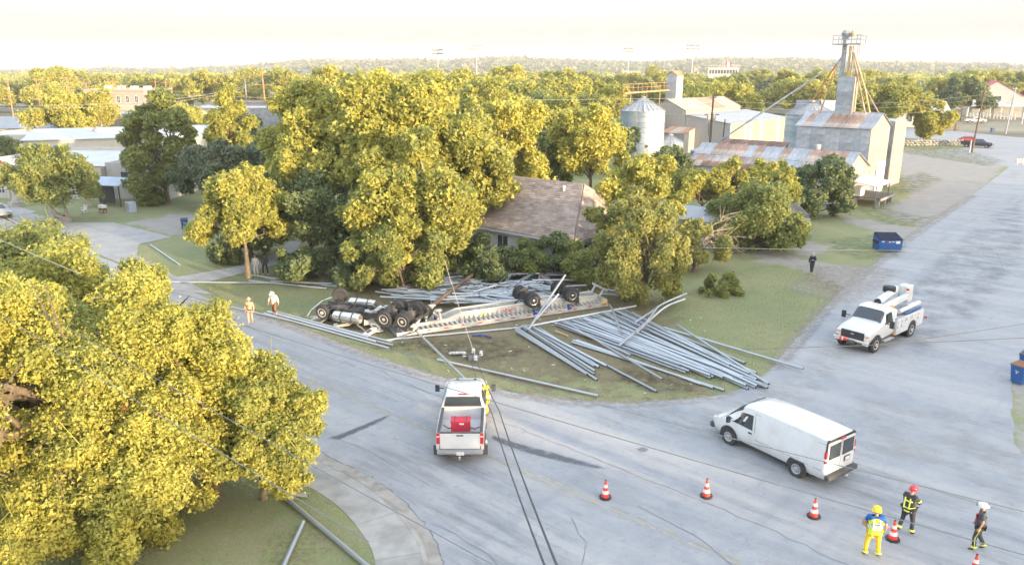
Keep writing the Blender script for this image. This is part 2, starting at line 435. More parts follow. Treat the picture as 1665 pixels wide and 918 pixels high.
# distant plain, rising to wooded hills
HILL = {}
def hill_z(r, a):
    i = np.clip(np.searchsorted(HILL['rs'], r) - 1, 0, len(HILL['rs']) - 2); j = np.clip(np.searchsorted(HILL['an'], a) - 1, 0, len(HILL['an']) - 2)
    f = (r - HILL['rs'][i]) / (HILL['rs'][i + 1] - HILL['rs'][i]); g = (a - HILL['an'][j]) / (HILL['an'][j + 1] - HILL['an'][j]); Z = HILL['Z']
    return Z[i, j] * (1 - f) * (1 - g) + Z[i + 1, j] * f * (1 - g) + Z[i, j + 1] * (1 - f) * g + Z[i + 1, j + 1] * f * g
def terrain():
    nr, na = 90, 160
    rs = np.geomspace(40, 6200, nr); an = np.linspace(R(-20), R(200), na)
    Rr, A = np.meshgrid(rs, an, indexing='ij')
    X = Rr * np.cos(A); Y = Rr * np.sin(A)
    rng = np.random.RandomState(3)
    Z = np.full(X.shape, -.35)
    def bump(v, lo, hi): return np.clip((v - lo) / (hi - lo), 0, 1) ** 2 * (3 - 2 * np.clip((v - lo) / (hi - lo), 0, 1))
    az = X / np.maximum(Y, 1)                     # direction across the view
    az = np.where(Y < 1, np.sign(X) * 3, az)
    # crest heights seen in the photograph, near ridge at 2.6 km, far ridge at 5.5 km
    pts = np.array([-3, -.66, -.5, -.36, -.28, -.2, -.1, 0, .12, .25, .36, .42, .5, .6, .68, 3])
    near = np.array([8, 8, 10, 22, 34, 42, 46, 48, 38, 44, 42, 38, 30, 24, 20, 14])
    far = np.array([12, 14, 18, 20, 20, 20, 20, 20, 40, 62, 70, 66, 58, 52, 62, 40])
    nz = sum(np.sin(az * f_ + p_) * a_ for f_, p_, a_ in ((23, 1, 3), (51, 2, 2), (97, .5, 1.2)))
    Z = Z + bump(Rr, 900, 2700) * (np.interp(az, pts, near) + nz) + bump(Rr, 3800, 5600) * (np.interp(az, pts, far) + 2 * nz) * .9
    HILL.update(rs=rs, an=an, Z=Z)
    v = np.stack([X, Y, Z], -1).reshape(-1, 3)
    i = np.arange(nr - 1)[:, None] * na + np.arange(na - 1)[None, :]
    f = np.stack([i, i + na, i + na + 1, i + 1], -1).reshape(-1, 4).tolist()
    me = bpy.data.meshes.new('hills'); me.from_pydata(v.tolist(), [], f)
    for p in me.polygons: p.use_smooth = True
    return me
M['hill'] = mat('hill', (.16, .15, .10), 1, var=.3, scale=.035, col2=(.24, .22, .16), mix2=(.42, .58), scale2=.02, bump=0, world_space=True)
hme = terrain(); hme.materials.append(M['hill'])
tag(inst('hills', hme), kind='structure')

def smooth_line(pts, n=6):
    """Catmull-Rom through the points"""
    out = []; m = len(pts)
    for i in range(m - 1):
        p0, p1, p2, p3 = pts[max(i - 1, 0)], pts[i], pts[i + 1], pts[min(i + 2, m - 1)]
        for k in range(n):
            t = k / n
            out.append(.5 * ((2 * p1) + (p2 - p0) * t + (2 * p0 - 5 * p1 + 4 * p2 - p3) * t * t + (3 * p1 - p0 - 3 * p2 + p3) * t ** 3))
    out.append(pts[-1]); return out
def sheet(name, pts, z, m, jit=0, kind='structure', step=.5):
    out = []; n = len(pts)
    for i in range(n):
        a, b = Vector(pts[i]), Vector(pts[(i + 1) % n]); L = (b - a).length
        k = max(1, int(L / step)) if jit else 1
        for j in range(k):
            q = a.lerp(b, j / k)
            if jit: q += Vector((random.uniform(-jit, jit), random.uniform(-jit, jit), 0))
            out.append((q.x, q.y, z))
    bm = bmesh.new(); vs = [bm.verts.new(p) for p in out]; es = [bm.edges.new((vs[i], vs[(i + 1) % len(vs)])) for i in range(len(vs))]
    bmesh.ops.triangle_fill(bm, use_beauty=True, edges=es, normal=(0, 0, 1))
    me = bpy.data.meshes.new(name); bm.to_mesh(me); bm.free(); me.materials.append(m)
    for p in me.polygons:
        if p.normal.z < 0: me.flip_normals(); break
    return tag(inst(name, me), kind=kind)
# the street (towards the left) and the cross street (towards the upper right), one asphalt sheet
upper = smooth_line([G(-60, 322), G(100, 392), G(200, 432), G(345, 487), G(480, 530), G(640, 590), G(760, 622), G(880, 645), G(1000, 655), G(1100, 650), G(1180, 640), G(1230, 618), G(1262, 590), G(1300, 545), G(1375, 468), G(1480, 385), G(1580, 318), G(1640, 272)], 5)
right = [W(-38, 176), W(-22, 214), W(-8, 214), W(-9, 140), W(-9, 96), G(1720, 560), G(1665, 575), G(1645, 600), G(1646, 668), G(1650, 720), G(1700, 790), W(40, 30), W(60, 30), W(60, -6), W(10, -6)]
kerbline = smooth_line([W(-20, 1), G(700, 990), G(706, 930), G(696, 890), G(668, 846), G(624, 803), G(574, 772), G(518, 744), W(-32, 17.7)], 6)
left = [W(-60, 17.5), W(-118, 16.5)]
road = upper + right + kerbline + left
sheet('road', road, .012, M['asphalt'], jit=.07, step=.7)
# a far cross street behind the grain elevator
sheet('far_road', [G(1440, 222), G(1560, 232), G(1700, 246), G(1700, 228), G(1560, 214), G(1440, 208)], .02, M['asphalt'], jit=.1, step=2)
sheet('street', [G(-80, 305), G(-60, 322), G(100, 392), G(40, 372)], .016, M['asphalt'])
# driveways and pavement
M['drive'] = mat('drive', (.36, .355, .35), .92, var=.1, scale=3, col2=(.32, .31, .30), scale2=.5, bump=.15, bscale=50, world_space=True)
sheet('driveway', [G(30, 342), G(120, 362), G(186, 362), G(280, 386), G(226, 397), G(222, 415), G(288, 450), G(350, 480), G(270, 470), G(200, 430), G(100, 390), G(20, 355)], .03, M['drive'], jit=.04)
sheet('footpath', [G(288, 450), G(366, 437), G(420, 424), G(455, 408), G(470, 392), G(490, 392), G(480, 412), G(455, 428), G(400, 443), G(345, 457), G(310, 462)], .024, M['drive'], jit=.03)
sheet('pavement', [G(-60, 318), G(0, 330), G(60, 344), G(30, 352), G(-60, 334)], .034, M['drive'])
def soft_patch(name, pts, z, m, feather=.4, cell=.2):
    """stain or dusting whose edge frays: a fine grid carrying how deep each point lies inside the outline"""
    xs = [p.x for p in pts]; ys = [p.y for p in pts]; x0, x1, y0, y1 = min(xs), max(xs), min(ys), max(ys)
    nx = max(2, int((x1 - x0) / cell)); ny = max(2, int((y1 - y0) / cell)); X, Y = np.meshgrid(np.linspace(x0, x1, nx), np.linspace(y0, y1, ny)); X = X.ravel(); Y = Y.ravel()
    d = np.clip(-dist_poly(X, Y, pts) / feather, 0, 1); i = (np.arange(ny - 1)[:, None] * nx + np.arange(nx - 1)[None, :]).ravel()
    f = np.stack([i, i + 1, i + nx + 1, i + nx], -1); f = f[(d[f] > 0).any(1)]
    used = np.unique(f); mp = np.zeros(len(X), int); mp[used] = np.arange(len(used))
    me = bpy.data.meshes.new(name); me.from_pydata(np.stack([X[used], Y[used], np.full(len(used), z)], 1).tolist(), [], mp[f].tolist())
    at = me.attributes.new('edge', 'FLOAT', 'POINT'); at.data.foreach_set('value', d[used].astype(np.float32)); me.materials.append(m)
    return tag(inst(name, me), kind='structure')
def softmat(name, col, strength=.8, nscale=2.2, namp=1.3, stretch=None):
    m = bpy.data.materials.new(name); m.use_nodes = True; nt = m.node_tree; N = nt.nodes; L = nt.links; b = N['Principled BSDF']; b.inputs['Base Color'].default_value = (*col, 1); b.inputs['Roughness'].default_value = .93; b.inputs['Specular IOR Level'].default_value = .2
    a = N.new('ShaderNodeAttribute'); a.attribute_name = 'edge'; n = N.new('ShaderNodeTexNoise'); n.inputs['Scale'].default_value = nscale; n.inputs['Detail'].default_value = 7; n.inputs['Roughness'].default_value = .7
    pos = N.new('ShaderNodeNewGeometry').outputs['Position']
    if stretch:
        mp = N.new('ShaderNodeMapping'); mp.vector_type = 'TEXTURE'; mp.inputs['Rotation'].default_value = (0, 0, stretch[0]); mp.inputs['Scale'].default_value = (stretch[1], 1, 1); L.new(pos, mp.inputs[0]); pos = mp.outputs[0]
    L.new(pos, n.inputs['Vector'])
    r = N.new('ShaderNodeMapRange'); r.inputs[1].default_value = .5 - namp; r.inputs[2].default_value = .78 - namp; r.inputs[4].default_value = strength; L.new(n.outputs['Fac'], r.inputs[0])
    e = N.new('ShaderNodeMapRange'); e.inputs[1].default_value = 0; e.inputs[2].default_value = .7; L.new(a.outputs['Fac'], e.inputs[0])
    ml = N.new('ShaderNodeMath'); ml.operation = 'MULTIPLY'; L.new(r.outputs[0], ml.inputs[0]); L.new(e.outputs[0], ml.inputs[1]); L.new(ml.outputs[0], b.inputs['Alpha']); return m
M['s_dark_patch'] = softmat('s_dark_patch', (.13, .14, .16), .85, 3, .25); M['s_dark'] = softmat('s_dark', (.19, .20, .22), .4, .5, .08); M['s_dust'] = softmat('s_dust', (.42, .41, .39), .8, .9, .05, (TH, 2.5)); M['s_dirt'] = softmat('s_dirt', (.38, .34, .30), .75, 2.0, .12); M['s_streak'] = softmat('s_streak', (.42, .42, .42), .5, 1.6, .02, (TH, 9)); M['s_dstreak'] = softmat('s_dstreak', (.19, .20, .22), .38, 1.5, .05, (TH, 8)); M['s_grass'] = softmat('s_grass', (.23, .245, .13), .8, 1.1, .10)
def road_blot(name, pts, z, m): return soft_patch(name, pts, z, M['s_dark_patch' if m is M['patch'] else 's_dark'], .25, .08)
def oil(name, pts, z, m): return sheet(name, pts, z, m, jit=.05, step=.3)
M['patch'] = mat('patch', (.15, .155, .165), .85, var=.15, scale=4, world_space=True)
M['patch2'] = mat('patch2', (.205, .208, .215), .9, var=.12, scale=3, world_space=True)
road_blot('road_patch', [G(1265, 592), G(1330, 520), G(1375, 470), G(1345, 520), G(1290, 585)], .018, M['patch2'])
road_blot('dark_patch', smooth_line([G(800, 706), G(850, 722), G(910, 738), G(975, 757), G(982, 763), G(930, 755), G(860, 738), G(805, 718), G(798, 710)], 3), .018, M['patch'])
road_blot('dark_patch', smooth_line([G(530, 712), G(560, 702), G(625, 676), G(630, 680), G(590, 700), G(550, 716)], 3), .018, M['patch'])  # darker patch on the asphalt left of the pickup
road_blot('dark_patch', smooth_line([G(1060, 655), G(1080, 657), G(1092, 662), G(1078, 661)], 3), .018, M['patch2'])
M['tar'] = mat('tar', (.17, .175, .185), .7, var=.1, world_space=True)
def crack(pts, w=.025):
    mb = MB(); q = []
    for i in range(len(pts) - 1):
        a, b = pts[i], pts[i + 1]; k = max(2, int((b - a).length / .5))
        for j in range(k): q.append(a.lerp(b, j / k) + Vector((random.uniform(-.09, .09), random.uniform(-.09, .09), 0)))
    q.append(pts[-1])
    for a, b in zip(q, q[1:]):
        d = (b - a).normalized(); n = Vector((-d.y, d.x, 0)) * w * random.uniform(.4, 1)
        mb.poly([(*(a - n).xy, .02), (*(b - n).xy, .02), (*(b + n).xy, .02), (*(a + n).xy, .02)])
    return tag(mb.build('road_crack', M['tar']), kind='structure')
crack([G(530, 702), G(610, 740), G(700, 790)], .02)
crack([G(610, 600), G(700, 640), G(1180, 830), G(1380, 918)], .022)
crack([G(1040, 825), G(1130, 870), G(1190, 918)], .03)
crack([G(700, 850), G(760, 880), G(830, 930)], .02)
crack([G(1620, 410), G(1632, 440), G(1665, 455)], .03)
crack([G(345, 500), G(430, 545), G(560, 590), G(700, 640)], .018)
crack([G(930, 840), G(950, 880), G(940, 930)], .018)
soft_patch('road_dust', pg((960, 668), (1020, 650), (1180, 648), (1290, 600), (1380, 500), (1440, 470), (1420, 560), (1350, 640), (1240, 700), (1080, 720), (980, 700)), .022, M['s_dust'], 1.6)
soft_patch('road_dust', pg((1380, 640), (1665, 680), (1700, 800), (1665, 850), (1500, 760), (1400, 740)), .022, M['s_dust'], 1.6)
soft_patch('tyre_streaks', pg((840, 760), (1000, 740), (1665, 870), (1720, 1000), (1300, 960), (900, 880)), .024, M['s_streak'], 1.5)
soft_patch('tyre_streaks', pg((1100, 700), (1250, 690), (1665, 830), (1700, 900), (1400, 850)), .026, M['s_dstreak'], 1.2)
soft_patch('tyre_streaks', pg((540, 760), (640, 700), (830, 740), (900, 830), (1000, 960), (740, 960), (700, 860)), .024, M['s_dstreak'], 1.2)
soft_patch('tyre_streaks', pg((350, 520), (480, 560), (700, 640), (640, 690), (480, 620), (360, 560)), .024, M['s_streak'], 1.2)
soft_patch('tyre_streaks', pg((1440, 480), (1600, 350), (1665, 320), (1680, 420), (1600, 520), (1480, 600)), .024, M['s_dark'], 1.6)
sd_ = smooth_line([G(345, 487), G(480, 530), G(640, 590), G(760, 622), G(880, 645), G(1000, 655), G(1100, 650), G(1180, 640), G(1230, 618), G(1262, 590), G(1300, 545), G(1375, 468), G(1480, 385), G(1580, 318)], 3)
soft_patch('verge_dirt', [p + Vector((.2, .35, 0)) for p in sd_[:28]] + [p - Vector((.3, .75, 0)) for p in reversed(sd_[:28])], .026, M['s_dirt'], .35, .15)
soft_patch('verge_dirt', [p + Vector((-.5, .2, 0)) for p in sd_[26:]] + [p + Vector((.6, -.4, 0)) for p in reversed(sd_[26:])], .028, M['s_dirt'], .4, .2)
soft_patch('grass_patch', pg((1440, 228), (1520, 226), (1640, 262), (1610, 272), (1520, 258), (1440, 245)), .02, M['s_grass'], 2.5, .4)
soft_patch('grass_patch', pg((1440, 292), (1500, 278), (1540, 292), (1500, 312), (1420, 330)), .02, M['s_grass'], 2.0, .3)
soft_patch('grass_patch', pg((1380, 338), (1440, 335), (1500, 352), (1540, 345), (1500, 372), (1430, 365)), .02, M['s_grass'], 1.6, .3)
soft_patch('grass_patch', pg((1340, 388), (1420, 380), (1480, 400), (1465, 420), (1400, 425), (1350, 410)), .02, M['s_grass'], 1.2, .3)
M['s_soil'] = softmat('s_soil', (.115, .09, .062), .8, 1.6, .1); M['s_litter'] = softmat('s_litter', (.30, .24, .12), .7, 5, .06)
soft_patch('gouged_soil', pg((560, 545), (640, 552), (820, 545), (880, 575), (820, 590), (700, 580), (600, 572)), .02, M['s_soil'], 1.2)
soft_patch('gouged_soil', pg((1000, 595), (1060, 600), (1130, 622), (1150, 640), (1060, 642), (990, 620)), .02, M['s_soil'], .9)
soft_patch('gouged_soil', pg((520, 490), (640, 500), (680, 530), (560, 540), (505, 515)), .02, M['s_soil'], 1.0)
soft_patch('gouged_soil', pg((640, 470), (900, 450), (960, 470), (900, 490), (700, 500)), .02, M['s_soil'], 1.5)
soft_patch('leaf_litter', pg((440, 440), (560, 400), (620, 440), (560, 470), (480, 470)), .018, M['s_litter'], 1.5)
soft_patch('leaf_litter', pg((420, 880), (520, 840), (560, 900), (470, 960), (400, 930)), .135, M['s_litter'], 1.2)
mh = smooth_line(pg((1036, 731), (1045, 727), (1054, 731), (1045, 735), (1036, 731)), 4)
sheet('manhole_cover', mh[:-1], .021, M['tar'] if 'tar' in M else M['patch'])
soft_patch('lane_dirt', pg((1270, 470), (1330, 430), (1400, 430), (1470, 440), (1440, 470), (1380, 500)), .03, M['s_dirt'], 1.2)
# faded double yellow centre line of the street
cl = MB()
for off in (-.12, .12):
    for k in range(60):
        a0, a1 = -60 + k * 1.1, -60 + k * 1.1 + random.uniform(.5, 1.05)
        if -60 < a0 < -2:
            b0 = 21.8 + off
            cl.poly([W(a0, b0 - .05, .018), W(a1, b0 - .05, .018), W(a1, b0 + .05, .018), W(a0, b0 + .05, .018)])
tag(cl.build('centre_line', M['paintyellow']), kind='structure')

# corner kerb, gutter and pavement slabs at the lower left
kl = smooth_line([G(735, 990), G(722, 930), G(706, 880), G(676, 838), G(630, 795), G(580, 764), G(525, 738), W(-36, 18.05)], 5)
def offset(line, d):
    out = []
    for i, p in enumerate(line):
        t = (line[min(i + 1, len(line) - 1)] - line[max(i - 1, 0)]).normalized()
        out.append(p + Vector((t.y, -t.x, 0)) * -d)
    return out
def strip(name, l0, l1, z0, z1, m, parent=None):
    mb = MB(); n = len(l0)
    v = [(p.x, p.y, z1) for p in l0] + [(p.x, p.y, z1) for p in l1] + [(p.x, p.y, z0) for p in l0] + [(p.x, p.y, z0) for p in l1]
    fs = [(i, i + 1, n + i + 1, n + i) for i in range(n - 1)] + [(i, i + 1, 2 * n + i + 1, 2 * n + i) for i in range(n - 1)] + [(n + i, n + i + 1, 3 * n + i + 1, 3 * n + i) for i in range(n - 1)]
    mb.add(v, fs + [(0, n, 3 * n, 2 * n), (n - 1, 2 * n - 1, 4 * n - 1, 3 * n - 1)])
    return mb.build(name, m, parent)
M['kerbc'] = mat('kerbc', (.36, .335, .30), .92, var=.12, scale=3, col2=(.27, .25, .22), scale2=1.2, world_space=True)
tag(strip('gutter', kl, offset(kl, .45), -.05, .035, M['kerbc']), kind='structure')
kb = strip('kerb', offset(kl, .45), offset(kl, .62), -.05, .15, M['kerbc']); tag(kb, kind='structure')
pav = bpy.data.objects.new('pavement', None); COL.objects.link(pav); tag(pav, kind='structure')
i0, i1 = offset(kl, .62), offset(kl, 2.15)
k = 0
while k < len(kl) - 1:
    e = min(k + 4, len(kl) - 1)
    a, b = i0[k:e + 1], i1[k:e + 1]
    a = [p.copy() for p in a]; b = [p.copy() for p in b]
    a[0] = a[0].lerp(a[1], .03); b[0] = b[0].lerp(b[1], .03)
    strip('slab', a, b, -.05, .135 + random.uniform(0, .01), M['concrete'], pav)
    k = e
lawn2 = i1
crack([p.copy() for p in offset(kl, -.03)], .03)
crack([p + Vector((0, 0, .02)) for p in offset(kl, .46)], .012)
# ---------------- trees ----------------
def lobes_for(rx, ry, rz, cz, n, rng, rel=.36, sub=5, low=-.55):
    """clumps of foliage spread over and inside an ellipsoid crown, each with smaller clumps on it"""
    out = []; mains = []
    gr = PI * (3 - math.sqrt(5))
    for i in range(n):
        z = 1 - (i + .5) / n * (1 - low)
        t = i * gr + rng.uniform(-.7, .7); q = math.sqrt(max(0, 1 - z * z)); k = rng.uniform(.40, 1.02)
        c = np.array([q * math.cos(t) * rx * k, q * math.sin(t) * ry * k, cz + z * rz * k])
        r = rel * min(rx, ry, rz * 1.3) * rng.uniform(.6, 1.4) * (1.15 - .35 * k)
        mains.append(c); out.append((*c, r))
        for j in range(sub):
            d = rng.normal(size=3); d /= np.linalg.norm(d); d[2] = abs(d[2]) * .8 if rng.rand() < .7 else d[2]
            p = c + d * r * rng.uniform(.7, 1.35); out.append((*p, r * rng.uniform(.16, .45)))
    return np.array(out), mains
def leaf_mesh(name, lobes, n, size, m, rng, squash=.85, droop=0):
    w = lobes[:, 3] ** 2; w = w / w.sum()
    k = rng.choice(len(lobes), n, p=w)
    d = rng.normal(size=(n, 3)); d /= np.linalg.norm(d, axis=1)[:, None]
    rr = lobes[k, 3] * (1 + rng.normal(size=n) * .2 - .08)
    p = lobes[k, :3] + d * rr[:, None] * np.array([1, 1, squash])
    p[:, 2] -= droop * rng.rand(n) * lobes[k, 3]
    p += rng.normal(size=(n, 3)) * size * .5
    nr = d * .8 + rng.normal(size=(n, 3)) * .8 + np.array([0, 0, .35]); nr /= np.linalg.norm(nr, axis=1)[:, None]
    a = np.cross(nr, rng.normal(size=(n, 3))); a /= np.linalg.norm(a, axis=1)[:, None]; b = np.cross(nr, a)
    s = size * np.exp(rng.normal(size=n) * .28 - .05)[:, None]
    s = s * 1.12
    v = np.empty((n, 3, 3)); v[:, 0] = p - a * s; v[:, 1] = p + a * s * .75 - b * s * .72; v[:, 2] = p + a * s * .75 + b * s * .72
    me = bpy.data.meshes.new(name)
    me.vertices.add(n * 3); me.vertices.foreach_set('co', v.reshape(-1))
    me.loops.add(n * 3); me.loops.foreach_set('vertex_index', np.arange(n * 3, dtype=np.int32))
    me.polygons.add(n); me.polygons.foreach_set('loop_start', np.arange(0, n * 3, 3, dtype=np.int32))
    me.polygons.foreach_set('loop_total', np.full(n, 3, np.int32))
    me.update(calc_edges=True); me.materials.append(m)
    return me
def limb(mb, a, b, r0, r1, rng, n=6, k=4, wob=.12):
    a, b = Vector(a), Vector(b); L = (b - a).length; pts = []
    for i in range(k + 1):
        t = i / k; p = a.lerp(b, t)
        p.z += math.sin(t * PI) * L * .08
        if 0 < i < k: p += Vector(rng.normal(size=3)) * L * wob * .35
        pts.append(p)
    mb.tube(pts, [r0 + (r1 - r0) * i / k for i in range(k + 1)], n)
    return pts
def tree(label, loc, h, rx, ry=None, base=None, n=22000, leaf=.16, lm='leaf_gold', nl=16, seed=1, group=None, trunk_r=.22, sub=10, rel=.34, bark='bark', low=-.55, bare=0, name='tree', lean=(0, 0), droop=0, cat='tree', stems=1, twigs=0):
    rng = np.random.RandomState(seed); ry = ry or rx; low = -.95 if base < .35 else low; n = int(n * (1.15 if leaf > .09 else 1.75)); leaf *= .74 if leaf > .09 else .64; nl = int(nl * 1.3); rel *= .86
    base = h * .25 if base is None else base
    rz = (h - base) / 2; cz = base + rz
    t = thing(name, label, cat, (loc[0], loc[1], 0), group=group)
    lob, mains = lobes_for(rx, ry, rz, cz, nl, rng, rel, sub, low)
    lob[:, 0] += lean[0] * lob[:, 2] / h; lob[:, 1] += lean[1] * lob[:, 2] / h
    mb = MB(); fork = base + rz * .25
    for s in range(stems):
        o = Vector((rng.uniform(-.5, .5), rng.uniform(-.5, .5), 0)) * (0 if stems == 1 else rx * .3)
        f = Vector((lean[0] * fork / h, lean[1] * fork / h, fork)) + o * 1.6
        mb.tube([o * .4 + Vector((0, 0, -.25)), o * .5 + Vector((0, 0, .25)), o + f * .5 - o * .5, f, f + Vector((lean[0] * .3, lean[1] * .3, rz * .7))],
                [trunk_r * 1.45, trunk_r * 1.05, trunk_r * .85, trunk_r * .6, trunk_r * .2], 8)
        for i, c in enumerate(mains):
            if i % stems == s:
                c = Vector((c[0] + lean[0] * c[2] / h, c[1] + lean[1] * c[2] / h, c[2]))
                st = f.lerp(Vector((f.x, f.y, min(c.z, cz + rz * .3))), rng.uniform(.0, .8)) * 1.0
                st.z = min(st.z, c.z)
                pts = limb(mb, st, c, trunk_r * .42, trunk_r * .1, rng)
                for _ in range(2 + bare):
                    q = pts[rng.randint(2, 5)]; e = q + Vector(rng.normal(size=3)) * rx * .2 + Vector((0, 0, rx * .06))
                    mb.tube([q, q.lerp(e, .5) + Vector(rng.normal(size=3)) * .12, e], [trunk_r * .13, trunk_r * .09, trunk_r * .03], 4)
    mb.build('trunk', M[bark], t)
    me = leaf_mesh('crown', lob, n, leaf, M[lm], rng, droop=droop)
    inst('crown', me, t)
    if twigs:
        tw = MB()
        for _ in range(twigs):
            l = lob[rng.randint(len(lob))]; d = Vector(rng.normal(size=3)); d.z = abs(d.z) + .8; d.normalize()
            p = Vector(l[:3]) + d * l[3] * .7; tw.tube([p, p + d * rng.uniform(.4, 1.1)], [.02, .008], 3)
        tag(tw.build('twigs', M['leaf_gold'], t), kind='stuff')
    return t

at = lambda u, v: G(u, v)
# -- foreground oak, split trunk in its shade
fg = tree('big golden oak with a split trunk filling the lower left corner', W(-27.5, 8.6), 9.0, 5.6, 5.0, base=.5, n=150000, leaf=.085, nl=46, seed=11, trunk_r=.42, sub=12, rel=.24, low=-.9, twigs=60)
tree('golden oak standing beside the big split oak, crown reaching over the street kerb', W(-25.6, 12.6), 6.4, 3.5, 3.2, base=.5, n=85000, leaf=.085, nl=30, seed=12, trunk_r=.22, sub=12, rel=.27, low=-.85, twigs=40)
tree('greener oak with upright golden shoots at the left edge', W(-45.5, 11.5), 8.3, 4.8, 4.2, base=1.8, n=60000, leaf=.11, lm='leaf_green', nl=20, seed=13, trunk_r=.3, sub=6, twigs=160)
tree('oak behind the big oak, between it and the street', W(-37.5, 11.5), 7.8, 4.6, 4.2, base=1.2, n=80000, leaf=.10, lm='leaf_gold', nl=20, seed=14, trunk_r=.3, sub=6, twigs=60)
tree('golden oak bough hanging low in front of the big oak at the bottom left', G(150, 905), 5.2, 3.4, 3.0, base=-.2, n=60000, leaf=.08, nl=26, seed=17, trunk_r=.2, sub=10, rel=.27, low=-.95, twigs=30)
tree('low rounded oak bough reaching over the corner pavement slabs', G(420, 722, 2.4), 4.7, 2.7, 2.4, base=.9, n=52000, leaf=.08, nl=22, seed=18, trunk_r=.14, sub=10, rel=.28, low=-.9, twigs=30)
tree('low yellow shrub with bare shoots in the bottom left corner', G(-10, 1010), 3.9, 1.8, 1.6, base=.4, n=14000, leaf=.06, nl=10, seed=15, trunk_r=.09, sub=5, name='shrub', cat='shrub', twigs=90)
# broken limbs in the shade of the big oak
bl = thing('broken_branch', 'freshly broken orange limb hanging under the big golden oak', 'branch', W(-27.5, 8.6, 0))
mb = MB(); mb.tube([(1.8, -1.2, 4.4), (2.6, -1.6, 4.9), (3.1, -1.9, 5.6)], [.16, .13, .05], 7); mb.tube([(2.6, -1.6, 4.9), (3.6, -1.5, 4.95), (4.2, -1.2, 5.2)], [.12, .08, .03], 6)
mb.build('limb', M['brokenwood'], bl)
# -- centre group
tree('tall golden sycamore at the back left of the central grove', (-16.5, 68, 0), 14.6, 5.6, 5.2, base=3.2, n=52000, leaf=.2, nl=24, seed=21, trunk_r=.36, bark='bark_pale', bare=2)
tree('tallest golden sycamore at the top of the central grove', (-9.6, 65.5, 0), 15.4, 6.4, 5.8, base=3, n=62000, leaf=.2, nl=26, seed=22, trunk_r=.4, bark='bark_pale', bare=2)
tree('broad yellow green sycamore beside the house roof, in front of the grove', (-8.0, 57.2, 0), 10.6, 5.0, 4.2, base=.9, n=56000, leaf=.17, nl=24, seed=23, trunk_r=.3, bark='bark_pale')
tree('rounded golden tree joining the tall sycamore to the house', (-4.2, 66.5, 0), 11.8, 4.4, 4.4, base=2, n=36000, leaf=.19, nl=18, seed=24, trunk_r=.28)
tree('low green tree whose branches touch the overturned truck', (-8.0, 54.4, 0), 5.6, 4.0, 2.6, base=-.2, n=34000, leaf=.14, lm='leaf_green', nl=18, seed=25, trunk_r=.2)
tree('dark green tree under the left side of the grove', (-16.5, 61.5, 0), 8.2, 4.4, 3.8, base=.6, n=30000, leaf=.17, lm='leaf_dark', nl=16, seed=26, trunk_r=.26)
tree('pale yellow feathery tree right of the tall sycamores', (-1.5, 80, 0), 12.5, 5.6, 4.6, base=2, n=36000, leaf=.2, lm='leaf_gold', nl=16, seed=27, trunk_r=.28, bare=3, bark='bark_pale')
tree('green feathery tree in the gap behind the pale yellow tree', (2.5, 92, 0), 9.2, 4.6, 4, base=1, n=20000, leaf=.24, lm='leaf_green', nl=14, seed=28)
tree('thin rusty gold tree with bare twigs behind the house', (8.8, 86, 0), 13.0, 4.4, 4.2, base=2.5, n=24000, leaf=.21, nl=16, seed=29, trunk_r=.26, bare=5)
tree('golden tree between the house roof and the big grain silo', (15.5, 84, 0), 6.8, 4.2, 3.8, base=.8, n=26000, leaf=.2, nl=16, seed=30, bare=3)
tree('gold tree overhanging the right end of the house roof', (10.2, 66, 0), 8.2, 3.4, 3.2, base=1.0, n=26000, leaf=.17, nl=14, seed=31, bare=2)
tree('small dark green tree at the foot of the grain silo', (21.5, 104, 0), 6.2, 3.2, 3.0, base=.5, n=16000, leaf=.19, lm='leaf_dark', nl=12, seed=32)
tree('willowy yellow green tree on the corner lawn beside the pipes', G(1050, 494), 7.6, 3.8, 2.8, base=-.2, n=42000, leaf=.12, nl=19, seed=33, trunk_r=.2, droop=1.6, rel=.28, lm='leaf_lime', bare=2, bark='bark')
tree('grey green tree in front of the right gable of the house', (8.7, 58.6, 0), 7.6, 2.9, 2.6, base=-.1, n=34000, leaf=.13, lm='leaf_lime', nl=12, seed=34, droop=.6, bare=2)
tree('small yellow tipped tree behind the willowy tree', (14.8, 60.5, 0), 4.6, 2.4, 2.2, base=-.2, n=18000, leaf=.13, lm='leaf_lime', nl=10, seed=35, droop=.6)
tree('broad bushy green tree beside the red shed', (22.4, 68.0, 0), 5.9, 4.3, 3.8, base=-.9, n=36000, leaf=.15, lm='leaf_green', nl=18, seed=36, trunk_r=.2, stems=2)
tree('bright gold tree with orange limbs in front of the rusty shed', (22.6, 80.0, 0), 7.6, 2.6, 2.4, base=1.2, n=20000, leaf=.17, nl=13, seed=37, bare=3)
tree('leafy gold topped tree leaning over the red shed', (27.2, 79, 0), 5.6, 2.6, 2.4, base=1.0, n=16000, leaf=.17, nl=12, seed=38, bare=2)
tree('dark green tree over the parked jeep', (34.0, 85, 0), 6.2, 4.0, 3.2, base=.1, n=30000, leaf=.18, lm='leaf_dark', nl=18, seed=39)
tree('golden topped tree between the dark tree and the rusty shed', (29.8, 88, 0), 6.1, 3.0, 2.8, base=.6, n=16000, leaf=.19, lm='leaf_gold', nl=12, seed=40)
tree('yellow tree in front of the low grey roof behind the house', (20.0, 80, 0), 6.0, 3.0, 2.8, base=1.5, n=16000, leaf=.17, nl=12, seed=41, bare=3)
